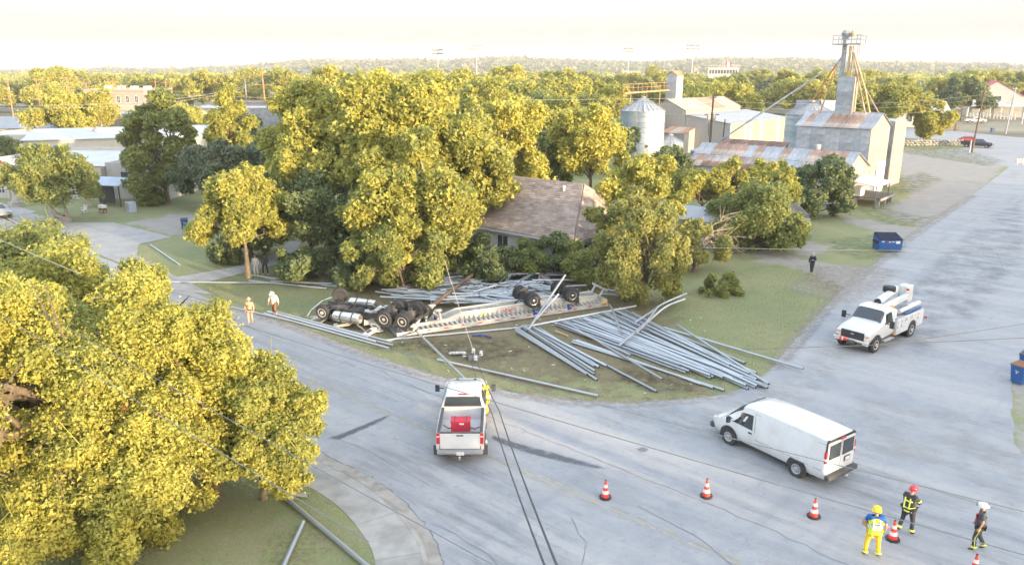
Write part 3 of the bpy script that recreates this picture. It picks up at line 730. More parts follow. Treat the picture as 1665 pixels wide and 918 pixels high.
for i, (u, v, h, r, lm, lb) in enumerate([(860, 452, 2.9, 1.7, 'leaf_green', 'round green shrub against the front wall of the house'), (800, 462, 3.0, 2.0, 'leaf_dark', 'dark shrub at the left corner of the house'), (900, 448, 3.6, 1.9, 'leaf_dark', 'dark shrub growing up between the house windows'), (955, 462, 3.2, 2.1, 'leaf_green', 'green shrub behind the rear trailer wheels'), (740, 448, 3.6, 2.6, 'leaf_green', 'green shrub between the grove and the scattered pipes')]):
    tree(lb, G(u, v), h, r, base=.1, n=11000, leaf=.12, lm=lm, nl=11, seed=60 + i, name='shrub', cat='shrub', trunk_r=.07)
tree('grey green clump of tall weeds on the corner lawn', G(1172, 478), 1.5, 1.8, 1.2, base=-.6, n=9000, leaf=.13, lm='leaf_green', nl=22, rel=.2, seed=70, name='shrub', cat='shrub', trunk_r=.04, low=-.1)
# -- left
tree('round golden tree with a straight trunk beside the pavement', G(404, 452), 8.0, 3.6, 3.4, base=1.9, n=44000, leaf=.15, nl=18, seed=42, trunk_r=.2)
tree('dark shrubby tree behind the round golden tree', (-23.0, 66, 0), 4.2, 2.6, 2.2, base=.2, n=14000, leaf=.15, lm='leaf_dark', nl=12, seed=43)
tree('grey green mesquite behind the round golden tree', (-27.0, 78, 0), 9.0, 5.0, 4.2, base=1, n=32000, leaf=.19, lm='leaf_grey', nl=16, seed=44, stems=2)
tree('dark bushy tree at the left foot of the grove', (-20.5, 76, 0), 9.0, 5.2, 4.0, base=.6, n=30000, leaf=.2, lm='leaf_dark', nl=16, seed=45)
tree('grey green mesquite at the left of the driveway', (-35.5, 90, 0), 7.6, 4.2, 3.8, base=.8, n=24000, leaf=.2, lm='leaf_grey', nl=14, seed=46)
tree('tall dark green tree with a golden right flank above the lawn', G(272, 331), 12.8, 4.8, 4.4, base=.0, n=50000, leaf=.20, lm='leaf_green', low=-.95, nl=20, seed=47, trunk_r=.35)
tree('narrow bright gold tree at the right shoulder of the tall dark tree', (-37.5, 103, 0), 13.6, 3.0, 3.0, base=3, n=20000, leaf=.23, lm='leaf_gold', nl=13, seed=48, rel=.42)
tree('pale barked gold tree with a leaning forked trunk by the patio', G(112, 360), 7.8, 4.3, 3.8, base=1.0, n=38000, leaf=.16, lm='leaf_green', nl=20, seed=49, trunk_r=.24, bark='bark_pale', stems=2, lean=(-1.3, 0))
tree('broad golden tree behind the long low roofs', (-96, 172, 0), 11.5, 9.5, 8, base=1.5, n=30000, leaf=.34, lm='leaf_gold', nl=22, seed=50)
tree('second broad golden tree joined to its right', (-76, 178, 0), 9.0, 7, 6, base=1, n=20000, leaf=.34, lm='leaf_gold', nl=18, seed=51)
tree('dark green bush at the left edge among the roofs', (-82, 122, 0), 6.2, 4, 3.6, base=.5, n=12000, leaf=.26, lm='leaf_dark', nl=12, seed=52)
tree('green tree at the far left rear of the roofs', (-52, 146, 0), 8.5, 5, 4, base=.8, n=14000, leaf=.3, lm='leaf_grey', nl=12, seed=53)
# -- the wood just behind the grove
for i, (x, y, h, r, lm, lab) in enumerate([(-14, 118, 13.5, 6, 'leaf_gold', 'golden tree top right of the tall sycamores against the hills'), (-4, 126, 14.5, 6.5, 'leaf_gold', 'second golden tree behind the pale yellow feathery tree'), (8, 132, 12.5, 6, 'leaf_gold', 'golden tree behind the thin rusty gold tree'), (3, 108, 7.5, 5, 'leaf_dark', 'dark undergrowth tree behind the grove, left of the thin rusty tree'), (15, 124, 8.5, 5, 'leaf_dark', 'dark tree between the rusty gold tree and the silo'), (19, 160, 12.5, 7, 'leaf_gold', 'golden tree behind the conveyor bridge'), (-22, 128, 12, 6.5, 'leaf_green', 'green tree behind the left sycamore'), (6, 156, 12, 6.5, 'leaf_green', 'green tree in the wood behind the silo'), (-10, 150, 15, 7, 'leaf_gold', 'high golden crown under the taller floodlight'), (42, 195, 12, 8, 'leaf_green', 'green tree behind the striped warehouse roof, left'), (58, 205, 13, 8, 'leaf_gold', 'golden tree behind the striped warehouse roof, right')]):
    tree(lab, (x, y, 0), h, r, r * .9, base=.6, n=int(13000), leaf=.34, lm=lm, nl=17, seed=200 + i, sub=8, trunk_r=.3)
for i, (x, y, h, r) in enumerate([(-13, 60.5, 3.4, 2.6), (-16.5, 57.5, 2.6, 2.0), (-3.2, 61, 3.4, 2.6), (-12, 55.8, 2.4, 2.0), (-24.5, 63.5, 2.0, 1.6)]):  # dark shrubs added to stand for the shade under the grove
    tree(['dark shrub added for shade under the middle of the grove', 'low dark shrub added for shade at the left foot of the grove by the footpath', 'dark shrub added for shade between the grove and the house wall', 'low dark shrub added for shade beside the truck end of the grove', 'dark shrub behind the two bystanders'][i], (x, y, 0), h, r, base=-.2, n=8000, leaf=.16, lm='leaf_dark', nl=11, seed=230 + i, name='shrub', cat='shrub', trunk_r=.06)
# -- right
tree('leaning yellow tree on the bank behind the grain elevator', (83, 179, 0), 13.0, 8.8, 7, base=3.0, n=34000, leaf=.33, lm='leaf_gold', nl=20, seed=54, lean=(5, 0), trunk_r=.4)
tree('drooping gold tree above the stone retaining wall', (95, 178, 0), 8.5, 4.6, 4, base=.3, n=18000, leaf=.3, lm='leaf_gold', nl=13, seed=55)
tree('grey green shrub below the leaning yellow tree', (78, 176, 0), 4.0, 3, 2.4, base=.1, n=8000, leaf=.26, lm='leaf_green', nl=9, seed=56, name='shrub', cat='shrub')
tree('dark green tree beside the red roofed house', (150, 262, 0), 12.5, 9, 8, base=1.5, n=20000, leaf=.45, lm='leaf_dark', nl=18, seed=57)
# bare dead tree branches in front of the bushy tree, and a bare tree among the left roofs
def dead(label, loc, ends, r=.12, name='dead_tree', cat='dead tree', seed=1):
    rng = np.random.RandomState(seed); t = thing(name, label, cat, loc); mb = MB(); stem = ends[0]
    mb.tube([(0, 0, -.2), (stem[0] * .4, stem[1] * .4, stem[2] * .55), stem], [r * 1.4, r, r * .7], 7)
    for e in ends[1:]:
        pts = limb(mb, stem, e, r * .6, r * .15, rng, k=5, wob=.2)
        for q in pts[2:]:
            for _ in range(4):
                x = q + Vector(rng.normal(size=3)) * .55 + (Vector(e) - Vector(stem)).normalized() * .45
                mb.tube([q, q.lerp(x, .5) + Vector(rng.normal(size=3)) * .08, x], [r * .2, r * .14, r * .05], 4)
    mb.build('trunk', M['deadwood'], t); return t
dead('bare dead tree with pale drooping branches in front of the bushy green tree', (15.6, 62.4, 0), [(.3, 0, 2.2), (1.6, -.3, 3.2), (2.6, -.4, 2.6), (2.0, -.6, 1.3), (3.0, -.2, 1.5), (1.0, -.5, 1.2), (2.2, 0, 4.4)], seed=4)
dead('pale broken branch sticking out above the corner of the house', (9.2, 60.6, 0), [(.4, 0, 3.6), (-1.8, -.4, 5.4), (-.6, -.4, 4.9), (1.2, -.3, 4.6)], r=.09, seed=5, name='broken_branch', cat='branch')
dead('bare leafless tree among the white roofs on the left', G(150, 262), [(.3, 0, 2.6), (2.6, 0, 6.6), (1.2, 0, 5.8), (-1.8, 0, 4.6), (3.4, 0, 4.6), (-3.4, 0, 3.4)], r=.2, seed=6)

# -- town and woodland trees behind: a few crowns, each tree a copy with its own place, size and turn
def far_variant(i, lm, h, rx, base):
    rng = np.random.RandomState(100 + i); rz = (h - base) / 2
    lob, mains = lobes_for(rx, rx * .9, rz, base + rz, 15, rng, .36, 7, -.7)
    me = leaf_mesh('tree', lob, 8000, .30, M[lm], rng)
    mb = MB(); mb.tube([(0, 0, -.5), (0, 0, base + rz)], [.35, .2], 6)
    o = len(me.vertices); return me
far_me = [far_variant(0, 'leaf_gold', 11, 5.5, 1.2), far_variant(1, 'leaf_gold', 9, 6, .6), far_variant(2, 'leaf_green', 10, 5, .5), far_variant(3, 'leaf_dark', 9, 5.5, .3), far_variant(4, 'leaf_gold', 13, 5, 2), far_variant(5, 'leaf_grey', 8, 5, .3)]
keepout = []          # (x, y, r) of buildings that must stay visible; filled below
# ---------------- buildings ----------------
# local frame of every building: x along the long wall, y away from the camera, z up; faces S (-y), N (+y), W (-x), E (+x)
def face_pt(face, L, D, u, z, out=0):
    return {'S': (u, -out, z), 'N': (L - u, D + out, z), 'E': (L + out, u, z), 'W': (-out, D - u, z)}[face]
FACE_R = {'S': 0, 'E': PI / 2, 'N': PI, 'W': -PI / 2}
def add_window(par, face, L, D, u, z, w, h, fm='white', nx=2, ny=1, name='window', arch=False):
    p = face_pt(face, L, D, u, z); r = FACE_R[face]
    fr = MB(); t = .07
    for s in (-1, 1): fr.box((s * (w / 2 - t / 2), -.02, 0), (t, .12, h))
    for s in (-1, 1): fr.box((0, -.021, s * (h / 2 - t / 2)), (w - 2 * t, .122, t))
    for i in range(1, nx): fr.box((-w / 2 + w * i / nx, -.015, 0), (.05, .09, h - 2 * t))
    for i in range(1, ny): fr.box((0, -.014, -h / 2 + h * i / ny), (w - 2 * t, .085, .05))
    o = fr.build(name, M[fm], par, p, r)
    MB().box((0, .0, 0), (w - .05, .03, h - .05)).build('pane', M['window'], o)
    return o
def add_door(par, face, L, D, u, w, h, m='white', z0=0):
    p = face_pt(face, L, D, u, z0 + h / 2); r = FACE_R[face]
    return MB().box((0, -.03, 0), (w, .08, h)).box((0, -.075, h * .22), (w * .7, .02, h * .35)).box((0, -.075, -h * .22), (w * .7, .02, h * .35)).build('door', M[m], par, p, r)
def strips(par, name, p0, du, dv, n, m, th=.04, rows=1, gap=.02, jit=.015, mats=None, seed=1):
    """cladding sheets laid side by side from p0 along du, each running along dv; one mesh shared"""
    rng = random.Random(seed); du, dv = Vector(du), Vector(dv); su, sv = du / n, dv / rows
    nrm = du.cross(dv).normalized()
    me = MB().slab([Vector((0, 0, 0)), su * (1 - gap), su * (1 - gap) + sv * 1.0, sv * 1.0], th).bar(su * .5 + nrm * (th + .01), su * .5 + sv + nrm * (th + .01), .05, .03)
    if not mats: mats = [m]
    ms = [me.mesh(name, M[k]) for k in mats]
    for j in range(rows):
        for i in range(n):
            inst(name, rng.choice(ms) if len(ms) > 1 else ms[0], par, Vector(p0) + su * i + sv * j + nrm * (rng.uniform(0, jit) + j * .001))
def cladding(par, p0, du, dv, nu, nv, mats, th=.03, seed=2):
    strips(par, 'wall_sheet', p0, du, dv, nu, None, th=th, rows=nv, gap=.012, jit=.02, mats=mats, seed=seed)
def building(name, label, cat, org, L, D, h, roof='flat', rh=2, wall='white_wall', rm='white_roof', over=.35, rz=TH, windows=(), doors=(), parapet=.35, ridge='x', nstr=0, rmats=None, group=None):
    t = thing(name, label, cat, org, rz, group)
    w = MB()
    if roof == 'flat' or roof == 'shed':
        hb = h + (rh if roof == 'shed' else 0)
        w.add([(0, 0, -.3), (L, 0, -.3), (L, D, -.3), (0, D, -.3), (0, 0, h), (L, 0, h), (L, D, hb), (0, D, hb)], [(3, 2, 1, 0), (0, 1, 5, 4), (1, 2, 6, 5), (2, 3, 7, 6), (3, 0, 4, 7), (4, 5, 6, 7)])
    elif ridge == 'x':
        w.add([(0, 0, -.3), (L, 0, -.3), (L, D, -.3), (0, D, -.3), (0, 0, h), (L, 0, h), (L, D, h), (0, D, h), (0, D / 2, h + rh), (L, D / 2, h + rh)],
              [(3, 2, 1, 0), (0, 1, 5, 4), (2, 3, 7, 6), (1, 2, 6, 9, 5), (3, 0, 4, 8, 7), (4, 5, 9, 8), (6, 7, 8, 9)])
    else:
        w.add([(0, 0, -.3), (L, 0, -.3), (L, D, -.3), (0, D, -.3), (0, 0, h), (L, 0, h), (L, D, h), (0, D, h), (L / 2, 0, h + rh), (L / 2, D, h + rh)],
              [(3, 2, 1, 0), (0, 1, 5, 8, 4), (2, 3, 7, 9, 6), (1, 2, 6, 5), (3, 0, 4, 7), (4, 8, 9, 7), (5, 6, 9, 8)])
    w.build('wall', M[wall], t)
    o = over
    if roof == 'flat':
        r = MB().box((L / 2, D / 2, h + .03), (L - .4, D - .4, .06)).build('roof', M[rm], t)
        if parapet:
            q = MB()
            q.box((L / 2, .12, h + parapet / 2), (L + .1, .26, parapet)); q.box((L / 2, D - .12, h + parapet / 2), (L + .1, .26, parapet))
            q.box((.1, D / 2, h + parapet / 2 + .002), (.26, D - .5, parapet)); q.box((L - .1, D / 2, h + parapet / 2 + .002), (.26, D - .5, parapet))
            q.build('parapet', M[wall], t)
    elif roof == 'shed':
        k = rh / D; a, b = (-o, -o, h - o * k + .02), (L + o, -o, h - o * k + .02); c = (L + o, D + o, h + rh + o * k + .02); d = (-o, D + o, h + rh + o * k + .02)
        if nstr: strips(t, 'roof_panel', a, Vector(b) - Vector(a), Vector(d) - Vector(a), nstr, rm, mats=rmats)
        else: MB().slab([a, b, c, d], .12).build('roof', M[rm], t)
    elif roof == 'gable':
        if ridge == 'x':
            k = rh / (D / 2); A = [(-o, -o, h - o * k + .03), (L + o, -o, h - o * k + .03), (L + o, D / 2, h + rh + .03), (-o, D / 2, h + rh + .03)]
            B = [(L + o, D + o, h - o * k + .03), (-o, D + o, h - o * k + .03), (-o, D / 2, h + rh + .03), (L + o, D / 2, h + rh + .03)]
        else:
            k = rh / (L / 2); A = [(L + o, -o, h - o * k + .03), (L + o, D + o, h - o * k + .03), (L / 2, D + o, h + rh + .03), (L / 2, -o, h + rh + .03)]
            B = [(-o, D + o, h - o * k + .03), (-o, -o, h - o * k + .03), (L / 2, -o, h + rh + .03), (L / 2, D + o, h + rh + .03)]
        for side in (A, B):
            a, b, c, d = map(Vector, side)
            if nstr: strips(t, 'roof_panel', a, b - a, d - a, nstr, rm, mats=rmats, seed=5)
            else: MB().slab([a, b, c, d], .12).build('roof', M[rm], t)
    for wd in windows: add_window(t, wd[0], L, D, *wd[1:5], **(wd[5] if len(wd) > 5 else {}))
    for dr in doors: add_door(t, dr[0], L, D, *dr[1:])
    return t

# house in the middle: white walls, brown shingles laid course by course, gable on the left, hip on the right
HL, HD, HH, HR, HI = 12.2, 10.4, 3.0, 3.4, 2.9
hs = thing('house', 'white house with a brown shingle roof in the middle of the grove', 'house', W(-46.8, 48.0), TH)
MB().add([(0, 0, -.3), (HL, 0, -.3), (HL, HD, -.3), (0, HD, -.3), (0, 0, HH), (HL, 0, HH), (HL, HD, HH), (0, HD, HH), (0, HD / 2, HH + HR - .1)],
    [(3, 2, 1, 0), (0, 1, 5, 4), (1, 2, 6, 5), (2, 3, 7, 6), (3, 0, 4, 8, 7)]).build('wall', M['white'], hs)
for w_ in (('S', 4.8, 1.75, 1.3, 1.3), ('S', 7.0, 1.75, 1.1, 1.3), ('S', 10.6, 1.75, 1.0, 1.4), ('E', 1.8, 1.7, 1.3, 1.5), ('E', 4.4, 1.7, 1.3, 1.5), ('E', 8, 1.7, 1.1, 1.4)): add_window(hs, w_[0], HL, HD, *w_[1:])
add_door(hs, 'S', HL, HD, 8.9, .95, 2.1)
kx = HR / (HD / 2); o_ = .4; ez = HH - o_ * kx + .03; kh = HR / HI; rz_ = HH + HR + .03
FRONT = [(-.4, -o_, ez), (HL + o_ * .6, -o_, ez), (HL - HI, HD / 2, rz_), (-.4, HD / 2, rz_)]
BACK = [(HL + o_ * .6, HD + o_, ez), (-.4, HD + o_, ez), (-.4, HD / 2, rz_), (HL - HI, HD / 2, rz_)]
HIP = [(HL + o_ * .6, -o_, ez), (HL + o_ * .6, HD + o_, ez), (HL - HI, HD / 2, rz_)]
for q in (FRONT, BACK, HIP): MB().slab(q, .14).build('roof', M['shingle'], hs)
mb = MB(); rng = random.Random(3)
def courses(a0, b0, a1, b1, n):
    """shingle tabs between the eave a0-b0 and the ridge a1-b1, each proud of the one above"""
    a0, b0, a1, b1 = map(Vector, (a0, b0, a1, b1)); nr = (b0 - a0).cross(a1 - a0).normalized()
    if nr.z < 0: nr = -nr
    for c in range(n):
        p, q = a0.lerp(a1, c / n), b0.lerp(b1, c / n); r, s_ = a0.lerp(a1, (c + 1.1) / n), b0.lerp(b1, (c + 1.1) / n); L = (q - p).length
        if L < .3: continue
        x = -rng.uniform(0, .4)
        while x < L:
            w = rng.uniform(.5, .8); u0, u1 = max(0, x) / L, min(L, x + w - .02) / L
            if u1 > u0:
                l = .165 + rng.uniform(0, .014); mb.add([p.lerp(q, u0) + nr * l, p.lerp(q, u1) + nr * l, r.lerp(s_, u1) + nr * (l - .018), r.lerp(s_, u0) + nr * (l - .018), p.lerp(q, u0) + nr * (l - .03), p.lerp(q, u1) + nr * (l - .03)], [(0, 1, 2, 3), (4, 5, 1, 0)])
            x += w
courses(FRONT[0], FRONT[1], FRONT[3], FRONT[2], 26); courses(HIP[0], HIP[1], HIP[2], HIP[2], 20)
tag(mb.build('shingles', M['shingle'], hs), kind='stuff')
fa = MB(); fa.bar((HL + .27, -o_, ez - .02), (HL + .27, HD + o_, ez - .02), .05, .2)
fa.box((HL / 2, -.44, HH - .25), (HL + .7, .05, .2)).build('fascia', M['white'], hs)
MB().lathe([(.09, 0), (.09, .8), (.16, .82), (.16, .95), (0, 1.0)], 10, (8.0, 4.2, HH + HR - 1.0)).build('vent_pipe', M['white'], hs)
MB().lathe([(.05, 0), (.05, .5), (.0, .52)], 8, (6.0, 4.2, HH + HR - 1.0)).build('vent_pipe', M['galv'], hs)

# ---- grain elevator ----
b1 = building('grain_elevator', 'tall corrugated grain elevator with a weathered striped metal roof', 'grain elevator', W(-38.8, 104.0), 9.3, 8.2, 8.7, 'gable', 1.7, 'galv_wall', 'rustroof', over=.25, nstr=11, rmats=['rustroof', 'rustroof', 'galv'])
cladding(b1, (0, -.02, 3.2), (9.3, 0, 0), (0, 0, 5.4), 5, 6, ['galv_wall', 'galv_wall', 'galv'])
M['pinkwall'] = mat('pinkwall', (.34, .30, .28), .6, .1, var=.1, scale=.8, objrand=.08)  # sheet colour carries the pink of low sun on the gables
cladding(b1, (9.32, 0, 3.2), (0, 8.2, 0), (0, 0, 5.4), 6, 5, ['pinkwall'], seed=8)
MB().add([(9.32, 0, 8.6), (9.32, 8.2, 8.6), (9.32, 4.1, 10.4)], [(0, 1, 2)]).build('gable_panel', M['pinkwall'], b1)
MB().box((9.4, 6.0, 2.0), (.12, 3.6, 4.2)).build('door', M['white'], b1)
MB().lathe([(.0, 0), (.12, .05), (.5, .9), (.5, 1.35), (.42, 1.4)], 14, (3.2, -1.0, 5.1)).bar((3.2, -1.0, 5.6), (3.2, 0, 5.6), .06).build('dust_cyclone', M['galv'], b1)
tw = building('grain_tower', 'corrugated tower coloured sunlit pink standing behind the gable of the grain elevator', 'tower', W(-36, 115.6), 6.2, 6.0, 9.0, 'flat', 0, 'pinkwall', 'galv', parapet=0)
cladding(tw, (0, -.02, 0), (6.2, 0, 0), (0, 0, 9.0), 3, 3, ['galv_wall', 'pinkwall'], seed=3); cladding(tw, (6.22, 0, 0), (0, 6, 0), (0, 0, 9.0), 3, 3, ['pinkwall'], seed=4)
hd = building('head_house', 'square sheet metal head house on the ridge of the grain elevator', 'tower', W(-35.3, 107.4, 9.6), 2.1, 1.5, 5.3, 'flat', 0, 'galv', 'galv', parapet=0)
cladding(hd, (0, -.02, 0), (2.1, 0, 0), (0, 0, 5.2), 1, 3, ['galv'], seed=3); cladding(hd, (2.12, 0, 0), (0, 1.5, 0), (0, 0, 5.2), 1, 3, ['cream_wall'], seed=4)  # right side cream: sunlight put into its sheet colour
# bucket leg with platform and spouts
lg = thing('bucket_elevator', 'rusty bucket leg with a railed platform and spouts on top of the grain elevator', 'elevator leg', W(-34.7, 108.3, 14.6), TH)
lg.scale = (1, 1, .78)
mb = MB(); mb.box((-.5, 0, 3.2), (.42, .6, 6.8)).box((-.4, 0, 6.9), (.8, .7, .9)); mb.lathe([(.45, -.1), (.6, .25), (.3, .7), (0, .75)], 10, (-.55, 0, 7.2)); mb.build('leg_casing', M['galv'], lg)
mb = MB(); mb.box((.25, 0, 2.7), (.18, .5, 5.4)); mb.box((.65, 0, 2.7), (.12, .3, 5.4)); mb.lathe([(.28, 0), (.36, .5), (.2, .9), (0, .95)], 10, (.4, 0, 6.9)); mb.build('spout_casing', M['ochre'], lg)
mb = MB(); mb.box((0, 0, 5.7), (3.5, 2.2, .14)).build('platform', M['galv_wall'], lg)
mb = MB()
for x in (-1.72, -.6, .6, 1.72):
    for y in (-1.08, 1.08): mb.bar((x, y, 5.75), (x, y, 7.1), .07)
for z in (6.45, 7.1):
    for y in (-1.08, 1.08): mb.bar((-1.75, y, z), (1.75, y, z), .06)
    for x in (-1.72, 1.72): mb.bar((x, -1.08, z), (x, 1.08, z), .06)
mb.build('railing', M['galv_wall'], lg)
mb = MB()
for x in (1.1, 1.35): mb.bar((x, .2, -.2), (x, .2, 5.6), .05)
for k in range(14): mb.bar((1.1, .2, .2 + k * .4), (1.35, .2, .2 + k * .4), .03)
mb.build('ladder', M['rustroof'], lg)
mb = MB()
for x in (-1.4, 1.7): mb.bar((x, 0, 0), (x, 0, 2.2), .07)
mb.bar((-1.4, 0, 2.0), (1.7, 0, 2.0), .07).build('frame', M['rust_orange'], lg)
top = W(-34.7, 108.3, 14.6)
def spout(label, a, b, r=.15, m='rustroof', mids=()):
    r *= .8
    t = MB(); t.tube([a, *mids, b], r, 8); return tag(t.build('grain_spout', M[m]), label, 'pipe')
H0 = W(-34.4, 108.2, 18.0)
spout('long pale spout running down left from the bucket leg to the small white tank', H0 + E1 * -.6 + Vector((0, 0, -.6)), W(-51.5, 105.5, 5.2), .15, 'galv')
spout('rusty spout dropping left to the silo behind the elevator', H0 + E1 * -.6, (51, 134, 10.9), .14, 'rust_orange', [H0 + E1 * -1.6 + Vector((0, 0, -1.5))])
spout('rusty spout dropping left to the near end of the elevator roof', H0 + E1 * -.5, W(-37.2, 107.4, 10.2), .14, 'rust_orange', [H0 + E1 * -1.5 + Vector((0, 0, -1.2))])
spout('pale spout dropping right, nearest to the head house', H0 + E1 * .3, W(-31.5, 107.8, 10.2), .16, 'rustroof')
spout('middle spout of the three dropping right', H0 + E1 * .5, W(-31.0, 108.2, 10.2), .14, 'ochre', [W(-32.0, 108.2, 13.4)])
spout('outermost spout of the three dropping right', W(-32.0, 108.3, 13.4), W(-29.9, 108.4, 10.2), .13, 'rustroof')

# low long shed in front, ridge along the street direction, rusty sheets
b2 = building('grain_shed', 'long low shed with a patchwork roof of rusty and pale sheets', 'shed', W(-49.5, 94.4), 20.3, 9.2, 3.7, 'flat', 0, 'galv_wall', 'galv', parapet=0)
for o in list(b2.children): bpy.data.objects.remove(o)
MB().add([(0, 0, -.2), (20.3, 0, -.2), (20.3, 9.2, -.2), (0, 9.2, -.2), (0, 0, 3.7), (20.3, 0, 3.7), (20.3, 9.2, 4.1), (0, 9.2, 4.1), (0, 4.4, 6.1), (20.3, 4.4, 6.1)],
    [(3, 2, 1, 0), (0, 1, 5, 4), (2, 3, 7, 6), (1, 2, 6, 9, 5), (3, 0, 4, 8, 7), (4, 5, 9, 8), (6, 7, 8, 9)]).build('wall', M['pinkwall'], b2)
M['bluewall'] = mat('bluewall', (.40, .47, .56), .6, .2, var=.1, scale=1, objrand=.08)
cladding(b2, (0, -.02, 0), (20.3, 0, 0), (0, 0, 3.6), 10, 1, ['bluewall'], seed=12)  # front sheets bluer than the gable, shade put into their colour
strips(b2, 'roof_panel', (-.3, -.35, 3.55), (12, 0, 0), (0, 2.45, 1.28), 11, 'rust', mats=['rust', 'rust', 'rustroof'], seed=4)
strips(b2, 'roof_panel', (11.7, -.35, 3.55), (3, 0, 0), (0, 2.45, 1.28), 3, 'galv', mats=['galv'], seed=4)
strips(b2, 'roof_panel', (14.7, -.35, 3.55), (5.9, 0, 0), (0, 2.45, 1.28), 5, 'rust', mats=['rust'], seed=6)
strips(b2, 'roof_panel', (-.3, 2.1, 4.86), (20.9, 0, 0), (0, 2.3, 1.28), 18, 'rustroof', mats=['rustroof', 'galv', 'galv'], seed=7)
strips(b2, 'roof_panel', (-.3, 4.4, 6.16), (20.9, 0, 0), (0, 5.1, -2.1), 18, 'rustroof', mats=['rustroof', 'galv'], seed=9)
building('lean_to', 'rusty roofed lean-to between the long shed and the tall elevator', 'shed', W(-51.5, 104.2), 9.6, 5.4, 4.3, 'shed', 1.5, 'galv_wall', 'rust', nstr=7, rmats=['rust', 'rust', 'rustroof'], over=.2)
t = thing('canopy', 'white tin canopy over the loading dock', 'canopy', W(-29.0, 95.6), TH)
MB().slab([(0, .3, 3.0), (3.4, 0, 2.6), (3.6, 5.6, 2.7), (0, 5.9, 3.2)], .07).build('canopy_roof', M['white_roof'], t)
for x, y in ((3.2, .3), (3.3, 5.2)): MB().box((x, y, 1.3), (.1, .1, 2.6)).build('post', M['dark_wood'], t)
t = thing('loading_dock', 'weathered wooden loading dock on stubby concrete piers', 'dock', W(-29.0, 97.2), TH)
for k in range(12): MB().box((1.75, .25 + k * .5, 1.05), (3.4, .46, .1)).build('plank', M['dark_wood'], t)
MB().box((3.46, 3.0, .9), (.1, 6.1, .24)).build('edge_beam', M['concrete'], t)
for x, y in ((.5, .4), (3.1, .4), (3.1, 3), (3.1, 5.6)): MB().box((x, y, .45), (.4, .3, .96)).build('pier', M['concrete'], t)
t = thing('cooling_unit', 'boxy white cooling unit at the shed wall on the loading dock', 'air conditioner', W(-28.3, 97.9, 1.1), TH)
MB().box((0, 0, .6), (.9, 1.5, 1.1)).build('housing', M['white'], t, bevel=.03)
g_ = MB()
for k in range(7): g_.box((0, -.76, .25 + k * .12), (.7, .02, .05))
g_.build('grille', M['grey_plastic'], t); MB().box((0, 0, .04), (.8, 1.3, .08)).build('foot', M['dark'], t)
add_window(b2, 'E', 20.3, 9.2, 4.0, 2.1, .8, 1.1)
t = thing('tank', 'small round white tank receiving the long spout beside the sheds', 'tank', W(-52.3, 105.6))
MB().lathe([(2.5, 0), (2.5, 4.4), (2.35, 4.5), (0, 4.9)], 28).build('shell', M['galv'], t)
MB().lathe([(.35, 4.7), (.3, 5.3), (0, 5.35)], 10).build('hatch', M['rust_orange'], t)

# ---- silos: rings of curved sheets with a ribbed cone ----
def silo(label, p, r, h, ch, rings, group=None, ladder=True, name='silo', ports=True):
    t = thing(name, label, 'silo', p, 0, group); rh = h / rings
    ring = MB().lathe([(r, 0), (r + .045, .05), (r + .03, rh * .5), (r + .045, rh - .05), (r, rh - .012)], 36).mesh('wall_ring', M['silo_wall'])
    for k in range(rings): inst('wall_ring', ring, t, (0, 0, k * rh))
    n = 24; q = []
    for s in range(3): pass
    a0, a1 = -PI / n + .01, PI / n - .01; R0 = r + .15
    pm = MB().add([(R0 * math.cos(a0), R0 * math.sin(a0), h - .05), (R0 * math.cos(a1), R0 * math.sin(a1), h - .05), (.35, .05, h + ch), (.35, -.05, h + ch),
                   (R0 * math.cos(a1), R0 * math.sin(a1), h + .06), (.36, .055, h + ch + .08)], [(0, 1, 2, 3), (1, 4, 5, 2), (0, 1, 4)]).mesh('roof_panel', M['galv'])
    for k in range(n): inst('roof_panel', pm, t, (0, 0, 0), (0, 0, 2 * PI * k / n))
    MB().lathe([(.45, h + ch - .05), (.45, h + ch + .18), (0, h + ch + .3)], 12).build('cap', M['rustroof'], t)
    if ladder:
        l = MB(); a = -2.05
        for s in (-.2, .2): l.bar(((r + .2) * math.cos(a) + s, (r + .2) * math.sin(a), 0), ((r + .2) * math.cos(a) + s, (r + .2) * math.sin(a), h + .4), .05)
        for k in range(int(h / .45)): l.bar(((r + .2) * math.cos(a) - .2, (r + .2) * math.sin(a), .3 + k * .45), ((r + .2) * math.cos(a) + .2, (r + .2) * math.sin(a), .3 + k * .45), .03)
        l.build('ladder', M['galv_wall'], t)
    if ports:
        MB().lathe([(.32, -.06), (.32, .06), (0, .07)], 12, (r * math.cos(-1.5), r * math.sin(-1.5) - .05, 2.4), 'Y').build('port', M['dark'], t)
    return t
M['silo_wall'] = mat('silo_wall', (.30, .37, .45), .45, .45, var=.18, scale=.5, objrand=.12, col2=(.46, .49, .52), mix2=(.4, .6), scale2=.3)
silo('big galvanized silo with a ribbed cone roof and ladder left of the warehouse', W(-76.2, 126.5), 4.05, 8.6, 2.3, 9)
silo('squat small galvanized bin between the big silo and the warehouse', W(-72.6, 131.0), 2.5, 2.7, 1.3, 3, ladder=False, ports=False)
silo('galvanized silo half hidden behind the tall grain elevator', (51, 134, 0), 4.1, 8.6, 2.0, 9, ladder=False, ports=False)
MB()
wl = thing('metal_panel_wall', 'upright pale sheet metal wall standing left of the big silo', 'wall', W(-84, 124.5), TH)
cladding(wl, (0, 0, 0), (4.0, 0, 0), (0, 0, 6.0), 4, 1, ['galv', 'cream_wall'])

